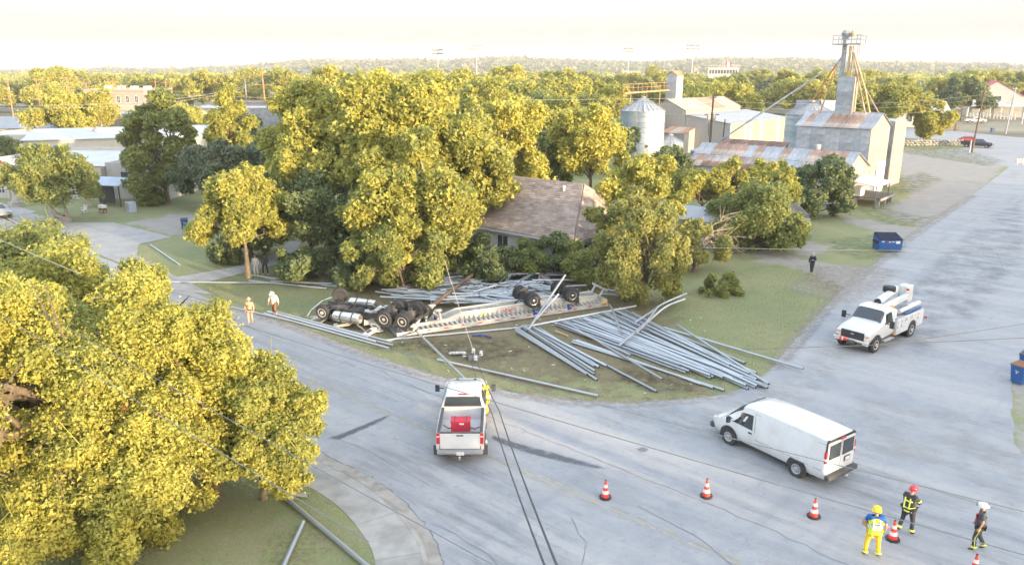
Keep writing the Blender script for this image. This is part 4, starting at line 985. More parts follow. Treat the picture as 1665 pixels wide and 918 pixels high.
# ---- warehouses ----
M['stripe_roof'] = mat('stripe_roof', (.58, .50, .44), .6, .1, var=.1, scale=.7, objrand=.12)
M['stripe_rust'] = mat('stripe_rust', (.42, .26, .18), .8, .05, var=.2, scale=.7, objrand=.2)
wh = building('warehouse', 'cream metal warehouse with a gable roof striped red and white', 'warehouse', W(-84, 142), 8.4, 25, 8.0, 'gable', 2.0, 'tan_wall', 'stripe_roof', ridge='y', nstr=0, over=.25)
for o in list(wh.children):
    if o.name.startswith('roof'): bpy.data.objects.remove(o)
for k in range(30):
    y = -.25 + k * .85
    m_ = 'stripe_rust' if (k % 2 or 12 < k < 22) else 'stripe_roof'
    MB().slab([(8.65, y, 7.95), (8.65, y + .83, 7.95), (4.2, y + .83, 10.07), (4.2, y, 10.07)], .05 + .01 * (k % 3)).build('roof_panel', M[m_], wh)
MB().slab([(-.25, 25.25, 7.95), (-.25, -.25, 7.95), (4.2, -.25, 10.07), (4.2, 25.25, 10.07)], .05).build('roof', M['stripe_roof'], wh)
cladding(wh, (0, -.02, 0), (8.4, 0, 0), (0, 0, 8), 8, 1, ['tan_wall'])
MB().add([(0, -.05, 8), (8.4, -.05, 8), (4.2, -.05, 9.95)], [(0, 1, 2)]).build('gable_panel', M['tan_wall'], wh)
cladding(wh, (8.43, 0, 6.0), (0, 25, 0), (0, 0, 1.9), 12, 1, ['cream_wall'])  # cream of the sunlit side put into these sheets
l2 = building('warehouse', 'big flat roofed warehouse wing, its right wall coloured sunlit cream', 'warehouse', W(-75.55, 142), 9.6, 28, 6.9, 'flat', 0, 'tan_wall', 'white_roof', parapet=0)
for o in list(l2.children): bpy.data.objects.remove(o)
MB().add([(0, 0, -.3), (9.6, 0, -.3), (9.6, 28, -.3), (0, 28, -.3), (0, 0, 7.2), (9.6, 0, 5.8), (9.6, 28, 5.8), (0, 28, 7.2)], [(3, 2, 1, 0), (0, 1, 5, 4), (1, 2, 6, 5), (2, 3, 7, 6), (3, 0, 4, 7), (4, 5, 6, 7)]).build('wall', M['tan_wall'], l2)
strips(l2, 'roof_panel', (9.9, -.25, 5.8), (0, 28.5, 0), (-9.9, 0, 1.43), 14, 'grey_roof', mats=['grey_roof'])
cladding(l2, (0, -.02, 0), (9.6, 0, 0), (0, 0, 5.75), 10, 1, ['tan_wall']); cladding(l2, (9.62, 0, 0), (0, 28, 0), (0, 0, 5.7), 22, 1, ['cream_wall', 'cream_wall', 'cream_wall', 'white_wall'])  # front tan, right wall cream: low sun put into the colour
MB().bar((9.7, -.06, 0), (9.7, -.06, 5.8), .2).build('corner_trim', M['white'], l2)
mb = MB()
for s in (-.25, .25): mb.bar((5.4 + s, -.12, 3.4), (5.4 + s, -.12, 5.6), .05)
for k in range(7): mb.bar((5.15, -.12, 3.5 + k * .32), (5.65, -.12, 3.5 + k * .32), .04)
mb.build('ladder', M['dark'], l2)
le = building('lean_to', 'small tan lean-to with a rusty roof between the bins and the warehouse', 'shed', W(-78.5, 137.6), 5.2, 4.3, 3.8, 'shed', .9, 'tan_wall', 'stripe_rust', nstr=6, rmats=['stripe_rust', 'stripe_roof'], over=.2)
MB().box((.9, -.05, 1.4), (1.5, .08, 2.8)).build('door', M['bluewall'], le)
ht = building('head_house', 'slim white head house with a rusty cap rising over the warehouse roof', 'tower', W(-82.0, 145.0, 7.5), 2.3, 2.6, 7.2, 'gable', .8, 'white_wall', 'rust_orange', ridge='y', over=.15)
for k in range(5): MB().box((1.15, -.03, .8 + k * 1.42), (2.3, .04, 1.36)).build('wall_sheet', M['galv'], ht); MB().box((2.33, 1.3, .8 + k * 1.42), (.04, 2.6, 1.36)).build('wall_sheet', M['white_wall'], ht)
cv = thing('conveyor', 'orange rusty conveyor bridge from the silo top to the slim head house', 'conveyor', (0, 0, 0))
a, b = W(-80.5, 126.5, 11.6), W(-81.5, 145.0, 11.8)
mb = MB(); mb.bar(a, b, .5, .3); mb.build('trough', M['rust_orange'], cv)
mb = MB(); n_ = 10
for k in range(n_ + 1):
    p = a.lerp(b, k / n_); mb.bar(p, p + Vector((0, 0, 1.6)), .07)
mb.bar(a + Vector((0, 0, 1.6)), b + Vector((0, 0, 1.6)), .07); mb.bar(a + Vector((0, 0, .9)), b + Vector((0, 0, .9)), .05); mb.build('railing', M['rust_orange'], cv)
mb = MB()
for k in (.15, .5, .8):
    p = a.lerp(b, k); mb.bar(p, (p.x, p.y, 8.5 if k > .6 else 5), .12)
mb.build('support', M['rust_orange'], cv)

# ---- red shed and low grey roof near the house ----
rs = building('shed', 'little weathered red shed with an open gable between the bushy trees', 'shed', W(-28.6, 71.2), 2.4, 3.4, 2.3, 'gable', .9, 'red_wood', 'dark', ridge='y', over=.25)
for k in range(8): MB().box((.15 + k * .3, -.04, 1.1), (.27, .04, 2.2)).build('board', M['red_wood'], rs)
for x0, x1 in ((-.3, 1.2), (2.7, 1.2)): MB().bar((x0, -.28, 2.15), (x1, -.28, 3.3), .1, .06).build('trim', M['white'], rs)
building('shed', 'low pale grey roofed shed almost hidden behind the willowy tree', 'shed', W(-36, 64.5), 6, 4, 2.4, 'gable', .8, 'white_wall', 'grey_roof', windows=[('S', 2, 1.3, .8, .9)], doors=[('S', 4.4, .9, 2.0)])

# ---- left: white mission style building and roofs ----
lb = building('mission_building', 'white stucco building with a curved red trimmed parapet at the left', 'building', (-72.5, 98.5, 0), 21.0, 24, 3.6, 'flat', 0, 'white_wall', 'white_roof', parapet=.5, rz=R(-5),
    windows=[('S', 1.6 + k * 1.9, 1.5, 1.0, 1.8, dict(nx=2, ny=3)) for k in range(10)])
# curved gable parapets, with a coping
mb = MB(); cp = MB()
for x0 in (2.5,):
    out = []
    for k in range(25):
        s = k / 24 * 2 - 1; x = x0 + 3.4 + s * 3.4
        z = 4.0 + (1.1 if abs(s) < .42 else 1.1 * max(0, 1 - (abs(s) - .42) / .25) if abs(s) < .67 else 0) * (1 if abs(s) >= .42 else math.sqrt(max(.2, 1 - (s / .55) ** 2)) * .55 + .55)
        out.append((x, z))
    for (xa, za), (xb, zb) in zip(out, out[1:]):
        mb.add([(xa, -.06, 3.5), (xb, -.06, 3.5), (xb, -.06, zb), (xa, -.06, za), (xa, .24, 3.5), (xb, .24, 3.5), (xb, .24, zb), (xa, .24, za)], [(0, 1, 2, 3), (7, 6, 5, 4), (3, 2, 6, 7)])
        cp.bar((xa, .09, za + .03), (xb, .09, zb + .03), .4, .1)
mb.build('curved_parapet', M['white_wall'], lb)
M['redtrim'] = mat('redtrim', (.38, .12, .08), .85)
cp.bar((0, .09, 4.14), (21, .09, 4.14), .36, .09); cp.build('coping', M['redtrim'], lb)

for k in range(9): MB().box((1.6 + (k - .5) * 1.9, -.12, 1.6), (.34, .2, 3.2)).build('pilaster', M['white_wall'], lb)
lc = building('white_block', 'taller plain white block with one tall window right of the curved parapet', 'building', (-51.4, 97.6, 0), 8.0, 16, 4.2, 'flat', 0, 'white_wall', 'white_roof', parapet=.35, rz=R(-5), windows=[('S', 2.6, 2.4, 1.3, 2.0, dict(nx=3, ny=4, fm='dark')), ('E', 4, 2.4, 1.1, 1.5)])
lv = None and building('white_building', 'low cream building with a flat white roof behind the pale barked tree', 'building', W(-104.2, 36.2), 7.8, 4.2, 3.9, 'flat', 0, 'cream_wall', 'white_roof', parapet=.25, windows=[('S', 2.0, 1.9, 1.0, 1.3)], doors=[('S', 3.8, .9, 2.1)])
po = thing('patio_shelter', 'dark open patio shelter with a pale tin roof against the white building', 'shelter', G(140, 336), R(-5))
MB().slab([(0, 0, 2.6), (4.4, 0, 2.5), (4.4, 2.9, 3.1), (0, 2.9, 3.2)], .07).build('shelter_roof', M['bluewall'], po)
for x in (.1, 2.2, 4.3): MB().box((x, .15, 1.25), (.12, .12, 2.6)).build('post', M['dark'], po)
fr = MB()
for k in range(12): fr.bar((2.35 + k * .17, .15, .1), (2.35 + k * .17, .15, 2.3), .03)
fr.build('screen', M['dark'], po); tag(po.children[-1], kind='stuff'); MB().box((1.1, 2.6, 1.2), (2, .1, 2.3)).build('back_panel', M['dark'], po)
MB().box((.4, -.1, 1.0), (.9, .08, 1.9)).build('panel', M['cream_wall'], po)
for lab, p, s in (('lidded white barbecue box beside the patio shelter', G(168, 346), .5),):
    t = thing('planter_cart', lab, 'cart', p, TH); MB().box((0, 0, .75), (1.0, .6, .3)).build('box', M['white'], t); MB().box((0, 0, .5), (.9, .5, .3)).build('shelf', M['rust'], t)
    for x in (-.4, .4):
        for y in (-.2, .2): MB().box((x, y, .2), (.06, .06, .5)).build('leg', M['rust'], t)
ut = thing('utility_cabinet', 'grey green utility cabinet standing alone on the lawn by the dark tree', 'cabinet', G(214, 345), TH)
MB().box((0, 0, .6), (1.0, .8, 1.2)).build('housing', M['bluewall'], ut, bevel=.03); MB().box((0, -.42, .6), (.8, .03, 1.0)).build('door', M['galv'], ut); MB().box((0, 0, .05), (1.2, 1.0, .14)).build('base', M['concrete'], ut)
for u, v, lab in ((90, 354, 'long concrete planter box at the kerb, left one of two'), (106, 359, 'concrete planter box against the pale leaning trunk, right one of two')):
    t = thing('planter', lab, 'planter', G(u, v), TH, 'planters at the kerb'); q = MB()
    q.box((0, -.32, .3), (1.4, .1, .6)).box((0, .32, .3), (1.4, .1, .6)).box((-.65, 0, .3), (.1, .56, .6)).box((.65, 0, .3), (.1, .56, .6)).build('trough', M['stone'], t); MB().box((0, 0, .5), (1.2, .54, .06)).build('soil', M['dark_wood'], t)
t = thing('garden_chair', 'white garden chair on the lawn beside the pale leaning trunk', 'chair', G(137, 347), TH + .5)
MB().box((0, 0, .42), (.5, .5, .05)).build('seat', M['white'], t)
for k in range(4): MB().bar((-.2 + k * .13, .24, .45), (-.2 + k * .13, .38, .95), .09, .02).build('slat', M['white'], t)
for x in (-.22, .22):
    for y in (-.22, .22): MB().box((x, y, .2), (.05, .05, .42)).build('leg', M['white'], t)
    MB().box((x, 0, .65), (.07, .5, .03)).build('armrest', M['white'], t)
bs = thing('stone_pedestal', 'square stone pedestal with a scrolled top at the pavement edge', 'pedestal', G(27, 336), TH)
MB().box((0, 0, .3), (1.3, 1.3, .6)).build('base', M['stone'], bs); MB().lathe([(.5, .6), (.38, 1.0), (.3, 2.2), (.42, 2.5), (.42, 2.7), (0, 2.72)], 8).build('column', M['stone'], bs)

# row of town roofs at the left
def town(u, v, L, D, h, label, name='shop_building', wall='white_wall', rm='white_roof', roof='flat', rh=0, rz=TH, off=0, wins=(), parapet=.4, doors=()):
    p = G(u, v); keepout.append((p.x, p.y, max(L, D) * .55)); return building(name, label, 'building', p, L, D, h, roof, rh, wall, rm, rz=rz, windows=wins, parapet=parapet, doors=doors)
wr = lambda n, L, z=2.2, w=1.6, h=1.5: [('S', L * (k + .5) / n, z, w, h) for k in range(n)]
t1 = town(-30, 262, 26, 12, 4.2, 'long low white flat roofed building with a row of clerestory windows at the left', wins=wr(5, 26, 3.3, 2.8, .6), rz=R(8))
cl_ = building('clerestory', 'small lit penthouse with square windows on the long low roof', 'building', G(62, 238), 9.5, 4, 2.3, 'flat', 0, 'cream_wall', 'white_roof', parapet=0, rz=R(6), windows=[('S', 1.3 + k * 2.2, 1.25, 1.4, 1.0, dict(fm='yellow')) for k in range(4)])
town(45, 275, 30, 13, 4.6, 'broad pale building with a sloping parapet behind the pale barked tree', rz=R(22), roof='shed', rh=.9, parapet=0, wins=[('S', 3, 2.5, 3.2, 1.8, dict(nx=4, fm='dark'))])
town(118, 258, 20, 12, 4.2, 'white walled building left of the tall dark tree', rz=R(20), wall='white_wall')
town(-40, 232, 18, 8, 3.2, 'grey roofed shed at the far left edge', roof='gable', rh=2.2, rm='grey_roof', rz=R(5), parapet=0)
town(128, 226, 26, 16, 5.5, 'pale concrete shop row with a white roof in front of the brick building', rz=R(-4), wall='cream_wall', wins=wr(4, 26))
town(180, 226, 26, 12, 4.5, 'grey walled yard building with dark bays below the brick block', rz=R(-3), wall='galv_wall', wins=wr(6, 26, 2.0, 2.6, 2.0))
br = town(142, 197, 20, 18, 9.6, 'two storey red brick block with a cream cornice on the left skyline', wall='brick', rz=R(-5), name='brick_building', wins=[('S', 11.5 + 3.0 * k, 6.8, 1.2, 2.2, dict(nx=2, ny=2)) for k in range(3)] + [('S', 2 + 3 * k, 6.8, 1.0, 1.8) for k in range(3)])
MB().bar((9.5, -.2, 9.8), (20.2, -.2, 9.8), .5, .6).build('cornice', M['cream_wall'], br); MB().bar((0, -.15, 5.0), (20.2, -.15, 5.0), .3, .3).build('cornice', M['cream_wall'], br)
for k in range(4): MB().box((3 + k * 4.5, 9, 10.2), (1.8, 2, 1.2)).build('roof_unit', M['white_roof'], br)
town(150, 212, 22, 9, 6.0, 'cream stone shopfront below the brick block', wall='cream_wall', rz=R(-5), wins=wr(4, 22, 2.4, 2, 2))
t5 = town(300, 212, 46, 18, 5.6, 'wide plain grey building with a long white roof behind the tall dark tree', rz=R(0), wall='galv_wall')
town(345, 196, 36, 12, 5.5, 'low red brick building with dark shopfronts left of the tall light pole', wall='brick', rz=R(2), wins=wr(7, 36, 2.2, 2.4, 2.0), rm='grey_roof', name='brick_building')
rr = town(372, 192, 16, 8, 3.2, 'small pavilion with a dusty red roof and white posts', roof='gable', rh=2.4, rm='red_roof', rz=R(-3), parapet=0, wins=wr(6, 16, 1.6, 1.2, 1.6))
wb = town(442, 191, 30, 16, 8.2, 'white two storey building with stepped gables above its roofline', rz=R(3), wins=wr(7, 30, 2.4, 1.8, 1.6))
for x in (8, 21):
    q = MB(); q.box((x, .1, 8.6), (5, .3, .9)).box((x, .1, 9.4), (2.6, .28, .9)).build('stepped_gable', M['white_wall'], wb)
town(250, 205, 18, 12, 4.5, 'white flat roofed store between the brick block and the tall dark tree', rz=R(-2))
# beyond: stadium press box, long white building, red roofed house
pb = thing('press_box', 'white stadium press box with a dark window band behind the grandstand', 'press box', (148, 560, 0), R(-6)); keepout.append((148, 560, 22))
MB().box((0, 0, 13.5), (21, 6, 7)).build('cabin', M['white_wall'], pb)
add = MB(); add.box((0, -3.05, 14.6), (19, .15, 2.6)).build('pane', M['window'], pb)
for k in range(9): MB().box((-8 + k * 2, -3.16, 14.6), (.25, .1, 2.6)).build('mullion', M['white'], pb)
MB().box((0, 0, 17.15), (21.8, 6.8, .3)).build('roof', M['white_roof'], pb)
q = MB()
for k in range(12): q.bar((-10.6 + k * 1.93, -3.2, 17.3), (-10.6 + k * 1.93, -3.2, 19), .12)
q.bar((-10.6, -3.2, 19), (10.6, -3.2, 19), .12).build('railing', M['white'], pb)
for k in range(9): MB().box((12, -8 - k * 2.2, 9.4 - k * .9), (52, 2.15, .8)).build('bench_row', M['grey_roof'], pb)
q = MB()
for x in (-10, 0, 10, 20, 30): q.box((x, -4, 5), (.6, .6, 10))
q.build('support', M['galv_wall'], pb)
town(1012, 132, 26, 12, 12, 'cream fieldhouse with a low gable between the trees under the light pole', roof='gable', rh=2.5, wall='cream_wall', rm='cream_wall', rz=R(-8), parapet=0)
lw = town(1338, 203, 34, 14, 4.2, 'long white metal building behind the head house', roof='gable', rh=2.6, rm='white_roof', wall='white_wall', rz=R(-14), parapet=0, wins=wr(8, 34, 2.2, 1.8, 2.0))
town(1296, 200, 16, 12, 4.4, 'dark blue roofed house behind the left spouts', roof='gable', rh=2.2, rm='window', wall='white_wall', rz=R(-14), parapet=0)
rh_ = building('red_roofed_house', 'white house with a bright red roof and a low porch on the right skyline', 'house', (163, 282, 0), 17, 12, 7.0, 'gable', 5.0, 'white_wall', 'red_roof', ridge='y', rz=R(-22), windows=[('S', 5, 6.2, 2.2, 1.6), ('S', 9, 6.2, 2.2, 1.6)]); keepout.append((170, 282, 14))
MB().slab([(-1, -3.6, 3.4), (18, -3.6, 3.4), (18, 0, 5.0), (-1, 0, 5.0)], .15).build('porch_roof', M['white_roof'], rh_)
for k in range(6): MB().box((k * 3.4, -3.2, 1.6), (.3, .3, 3.4)).build('post', M['white'], rh_)
# stone retaining wall built of separate stones along the far road
sw = thing('retaining_wall', 'dry grey stone retaining wall along the far road', 'wall', G(1462, 237)); rng = random.Random(2)
d_ = (G(1570, 236) - G(1462, 237)); Ls = d_.length; d_.normalize(); sm = [MB().lathe([(.0, 0), (.35, .04), (.42, .2), (.3, .36), (0, .4)], 6, sx=1.2, sy=.8).mesh('stone', M['stone']) for _ in range(1)]
for r_ in range(3):
    for k in range(int(Ls / .85)):
        inst('stone', sm[0], sw, d_ * (k * .85 + r_ * .4) + Vector((0, r_ * .1, r_ * .4)), (rng.uniform(-.2, .2), rng.uniform(-.2, .2), rng.uniform(0, 6)), (rng.uniform(.9, 1.3), rng.uniform(.9, 1.3), rng.uniform(.8, 1.2)))
# board fences
def fence(label, a, b, h, m, n, name='board_fence', open_=False):
    t = thing(name, label, 'fence', a); v = b - a
    if open_:
        for k in range(n + 1): MB().box(v * (k / n) + Vector((0, 0, h / 2)), (.16, .16, h), rz=0).build('post', M[m], t)
        for z in (.35, .65, .95): MB().bar(Vector((0, 0, z * h)), v + Vector((0, 0, z * h)), .06, .18).build('rail', M[m], t)
    else:
        me = MB().box((v / n * .47) + Vector((0, 0, h / 2)), ((v / n).length * .92, .05, h), rz=math.atan2(v.y, v.x)).mesh('board', M[m]); rg = random.Random(1)
        for k in range(n): inst('board', me, t, v * (k / n) + Vector((0, 0, rg.uniform(-.08, .05))))
fence('long brown board fence behind the warehouse roof', G(1228, 203), G(1300, 203), 2.2, 'dark_wood', 60)
fence('dark board fence on the bank behind the stone wall', G(1500, 214) + Vector((0, 0, 0)), G(1560, 212), 1.8, 'dark_wood', 50)
fence('white rail fence in front of the red roofed house', G(1572, 190), G(1650, 195), 1.7, 'white', 14, 'rail_fence', True)
rng = np.random.RandomState(5)
kinds = ['golden', 'golden', 'green', 'dark green', 'tall golden', 'grey green']
def clear(x, y):
    if y < 150: return False
    for a, b, r in keepout:
        if (x - a) ** 2 + (y - b) ** 2 < r * r: return False
        # keep the line of sight to the building open
        t = y / b
        if t < 1 and abs(x - a * t) < r * .8 * t and (b - y) < r * 4: return False
    return True
spots = []
tries = 0
while len(spots) < 250 and tries < 20000:
    tries += 1
    y = 175 + 430 * rng.rand() ** 1.15
    x = rng.uniform(-.70, .70) * y
    px = 832 + x / y * 1290
    # the town lies to the left: fewer trees in front of its roofs
    if x / y < -.30 and y < 300: continue
    if x / y > .13 and y < 215: continue
    if x / y > .5 and y < 290: continue
    if not clear(x, y): continue
    if any((x - a) ** 2 + (y - b) ** 2 < 49 for a, b in spots): continue
    spots.append((x, y))
for x, y in spots:
    k = rng.choice(6, p=[.30, .26, .13, .10, .16, .05]); s = rng.uniform(.95, 1.45)
    o = inst('tree', far_me[k], None, (x, y, -.2), (0, 0, rng.uniform(0, 6.3)), (s * rng.uniform(.9, 1.2), s * rng.uniform(.9, 1.2), s * rng.uniform(.85, 1.1)))
    tag(o, kinds[k] + ' tree in the belt of woodland behind the town', 'tree', kinds[k] + ' trees in the woodland behind the town')
# beyond them the wood reads as one mass
def wood(name, n, r0, r1, hf, size, lm, seed):
    rng = np.random.RandomState(seed); L = []
    for i in range(n):
        y = r0 + (r1 - r0) * rng.rand() ** 1.3; x = rng.uniform(-.72, .72) * y; s = rng.uniform(4.5, 8.5) * hf
        zb = 0
        if y > 900: zb = 0
        if not clear(x, y): continue
        for j in range(4):
            L.append((x + rng.normal() * s * .45, y + rng.normal() * s * .45, zb + s * rng.uniform(.5, 1.15), s * rng.uniform(.4, .75)))
    L = np.array(L); me = leaf_mesh(name, L, len(L) * 34, size, M[lm], rng)
    tag(inst(name, me), 'distant mass of treetops reaching to the hills', kind='stuff')
wood('woodland', 900, 560, 1500, 1.0, 1.1, 'leaf_gold', 31)
wood('woodland', 700, 480, 1500, .9, 1.1, 'leaf_green', 32)
wood('woodland', 500, 600, 1500, .9, 1.2, 'leaf_dark', 33)

# scrub and woods over the hills
M['scrub'] = leafmat('scrub', (.20, .19, .11), (.34, .30, .18))
rng = np.random.RandomState(44)
for lm, n, sz in (('leaf_grey', 26000, 5), ('scrub', 22000, 4.5), ('leaf_grey', 9000, 5)):
    r = rng.uniform(1100, 5600, n) ; r = np.where(rng.rand(n) < .6, rng.uniform(1300, 2900, n), r); a = rng.uniform(R(52), R(128), n)
    clump = np.sin(a * 61 + r * .004) + np.sin(a * 143 - r * .011) + np.sin(r * .019 + a * 17); ok = clump > (-.6 if n == 26000 else -1.5); r, a = r[ok], a[ok]
    L_ = np.stack([r * np.cos(a), r * np.sin(a), hill_z(r, a) + .5, np.full(r.shape, 2.6)], 1)
    me = leaf_mesh('hill_woods', L_, len(L_) * 2, sz, M[lm], rng); tag(inst('hill_woods', me), 'scrub and woods over the distant hills', kind='stuff')
# unseen trees added behind the camera, heights set to shade the ground, lower over the street
rng = np.random.RandomState(9); L_ = []
for r_ in range(2):
    for b in np.arange(-70, 130, 3.4):
        if SUN_GAP and (17 < b < 32): w_ = 2.6; 
        else: w_ = 3.8
        h = shade_h(b) * rng.uniform(.94, 1.02); p = W(70 + r_ * 8 + rng.uniform(-1.5, 1.5), b + rng.uniform(-.6, .6))
        lob, _ = lobes_for(w_, w_, h * .5, h * .5, 12, rng, .5, 3, -.98); lob[:, 0] += p.x; lob[:, 1] += p.y; L_.append(lob)
L_ = np.concatenate(L_); me = leaf_mesh('shade_trees', L_, 60000, .70, M['leaf_green'], rng)
tag(inst('shade_trees', me), 'mass of unseen trees added behind the viewpoint for shade', kind='stuff')
# ---------------- overturned tractor and trailer ----------------
def ring_text(s): pass
def text(body, size, m, parent, loc, rot, name='lettering', ext=.004, align='CENTER'):
    c = bpy.data.curves.new(name, 'FONT'); c.body = body; c.size = size; c.extrude = ext; c.align_x = align; c.align_y = 'CENTER'
    c.materials.append(m)
    o = bpy.data.objects.new(name, c); COL.objects.link(o); o.location = loc; o.rotation_euler = rot
    if parent is not None: o.parent = parent
    me = bpy.data.meshes.new_from_object(o); me.name = name; q = inst(name, me, parent, loc, rot); bpy.data.objects.remove(o)
    return q
def wheel(par, p, r=.5, w=.28, rim='rim_white', rz=0, dual=False, deep=.09, side=1, name='wheel', rot=None, holes=10):
    """wheel whose axle lies along local Y; side = +1 shows its outer face to +y"""
    mb = MB(); ofs = [0] if not dual else [0, -side * (w + .06)]
    for o in ofs:
        h = w / 2
        mb.lathe([(r * .58, o - h * .8), (r * .74, o - h), (r * .93, o - h * .95), (r, o - h * .6), (r, o - h * .2), (r * .975, o - h * .18), (r * .975, o - h * .1), (r, o - h * .08), (r, o + h * .08), (r * .975, o + h * .1), (r * .975, o + h * .18), (r, o + h * .2), (r, o + h * .6), (r * .93, o + h * .95), (r * .74, o + h), (r * .58, o + h * .8)], 30, axis='Y')
        for k in range(30):
            a = k * PI / 15; c_, s_ = math.cos(a), math.sin(a)
            for q in (-.4, .4): mb.bar((r * .99 * c_, o + h * q - .04, r * .99 * s_), (r * .99 * math.cos(a + .09), o + h * q + .04, r * .99 * math.sin(a + .09)), .05, .035)
    t = mb.build(name, M['tyre'], par, p, rz)
    if rot: t.rotation_euler = rot
    s = side; h = w / 2
    q = MB(); q.lathe([(r * .60, s * h * .75), (r * .58, s * h * .95), (r * .52, s * h * .9), (r * .48, s * (h - deep)), (r * .24, s * (h - deep)), (r * .2, s * (h - deep + .06)), (r * .12, s * (h - deep + .08)), (0, s * (h - deep + .08))], 22, axis='Y')
    for k in range(8):
        a = k * PI / 4; q.bar((r * .17 * math.cos(a), s * (h - deep + .06), r * .17 * math.sin(a)), (r * .17 * math.cos(a), s * (h - deep + .09), r * .17 * math.sin(a)), .03)
    q.build('rim', M[rim], t)
    q = MB()
    for k in range(holes):
        a = (k + .5) * 2 * PI / holes; q.lathe([(r * .055, s * (h - deep) + s * .0), (r * .055, s * (h - deep + .012)), (0, s * (h - deep + .012))], 8, (r * .36 * math.cos(a), 0, r * .36 * math.sin(a)), 'Y')
    q.build('rim_hole', M['black'], t)
    return t

# trailer: upside down, deck on the grass, beams and wheels in the air
a0, a1 = G(645, 547, .1), G(988, 496, .1)
TA = math.atan2(a1.y - a0.y, a1.x - a0.x); TL = (a1 - a0).length
tr = thing('flatbed_trailer', 'white flatbed trailer lying upside down across the corner lawn with wheels in the air', 'trailer', (a0.x, a0.y, 0), TA)
TW = 2.5
MB().box((TL / 2, TW / 2, .12), (TL, TW - .1, .06)).build('deck', M['galv_wall'], tr)
for k in range(12): MB().box((TL / 2, .12 + k * .205, .075), (TL - .1, .19, .05)).build('deck_board', M['dark_wood'], tr)
for y in (0, TW):
    o = MB().box((TL / 2, y, .2), (TL, .09, .26)).box((TL / 2, y + (.05 if y else -.05), .08), (TL, .06, .06)).build('side_rail', M['alum'], tr)
    for k in range(26):
        x = .3 + k * (TL - .6) / 25
        MB().box((x, y + (.05 if y else -.05), .22), (.28, .012, .055)).build('reflector', M['red_light' if k % 2 else 'white'], o)
for y in (.78, 1.72):
    q = MB()
    for i, (xa, ha, xb, hb) in enumerate(((.3, .3, 3.6, .34), (3.6, .34, 4.6, .64), (4.6, .64, TL - 4.5, .64), (TL - 4.5, .64, TL - .2, .48))):
        q.add([(xa, y - .02, .16), (xb, y - .02, .16), (xb, y - .02, .16 + hb), (xa, y - .02, .16 + ha), (xa, y + .02, .16), (xb, y + .02, .16), (xb, y + .02, .16 + hb), (xa, y + .02, .16 + ha)], [(0, 1, 2, 3), (7, 6, 5, 4), (3, 2, 6, 7)])
        q.bar((xa, y, .17 + ha), (xb, y, .17 + hb), .2, .03)
    q.build('main_beam', M['beam_white'], tr)
me = MB().box((0, .38, .26), (.05, .76, .1)).box((0, .38, .315), (.11, .76, .012)).mesh('cross_member', M['beam_white'])
mb_ = MB().add([(0, .3, .3), (0, .76, .3), (0, .76, .6)], [(0, 1, 2)]).mesh('bracket', M['beam_white'])
n_ = 44
for k in range(n_):
    x = .5 + k * (TL - 1) / (n_ - 1)
    inst('cross_member', me, tr, (x, 0, 0)); inst('cross_member', me, tr, (x, 1.74, 0))
    if k % 1 == 0 and 4.4 < x < TL - 3: inst('bracket', mb_, tr, (x, 0, 0))
for x in (1.2, 2.2, 3.0, 5.6, 6.2, 6.8, 7.4, 8.6, 9.6): MB().bar((x, .8, .6), (x + .05, 1.7, .6), .09, .12).build('brace', M['alum'], tr)
for x, y in ((6.3, 1.55), (7.0, 1.6), (5.4, 1.5), (9.4, -.07), (12.0, -.07), (3.0, 1.4)): MB().box((x, y, .42), (.12, .1, .4)).box((x + .12, y + .03, .3), (.26, .12, .1)).build('ratchet_strap', M['strap'], tr)
text('UTILITY', .28, M['red_light'], tr, (8.0, .745, .52), (PI / 2, 0, 0), ext=.008)
MB().box((5.6, .74, .5), (.32, .01, .2)).build('label', M['white'], tr); MB().bar((5.85, .73, .42), (6.25, .73, .58), .012, .1).build('label', M['yellow'], tr)
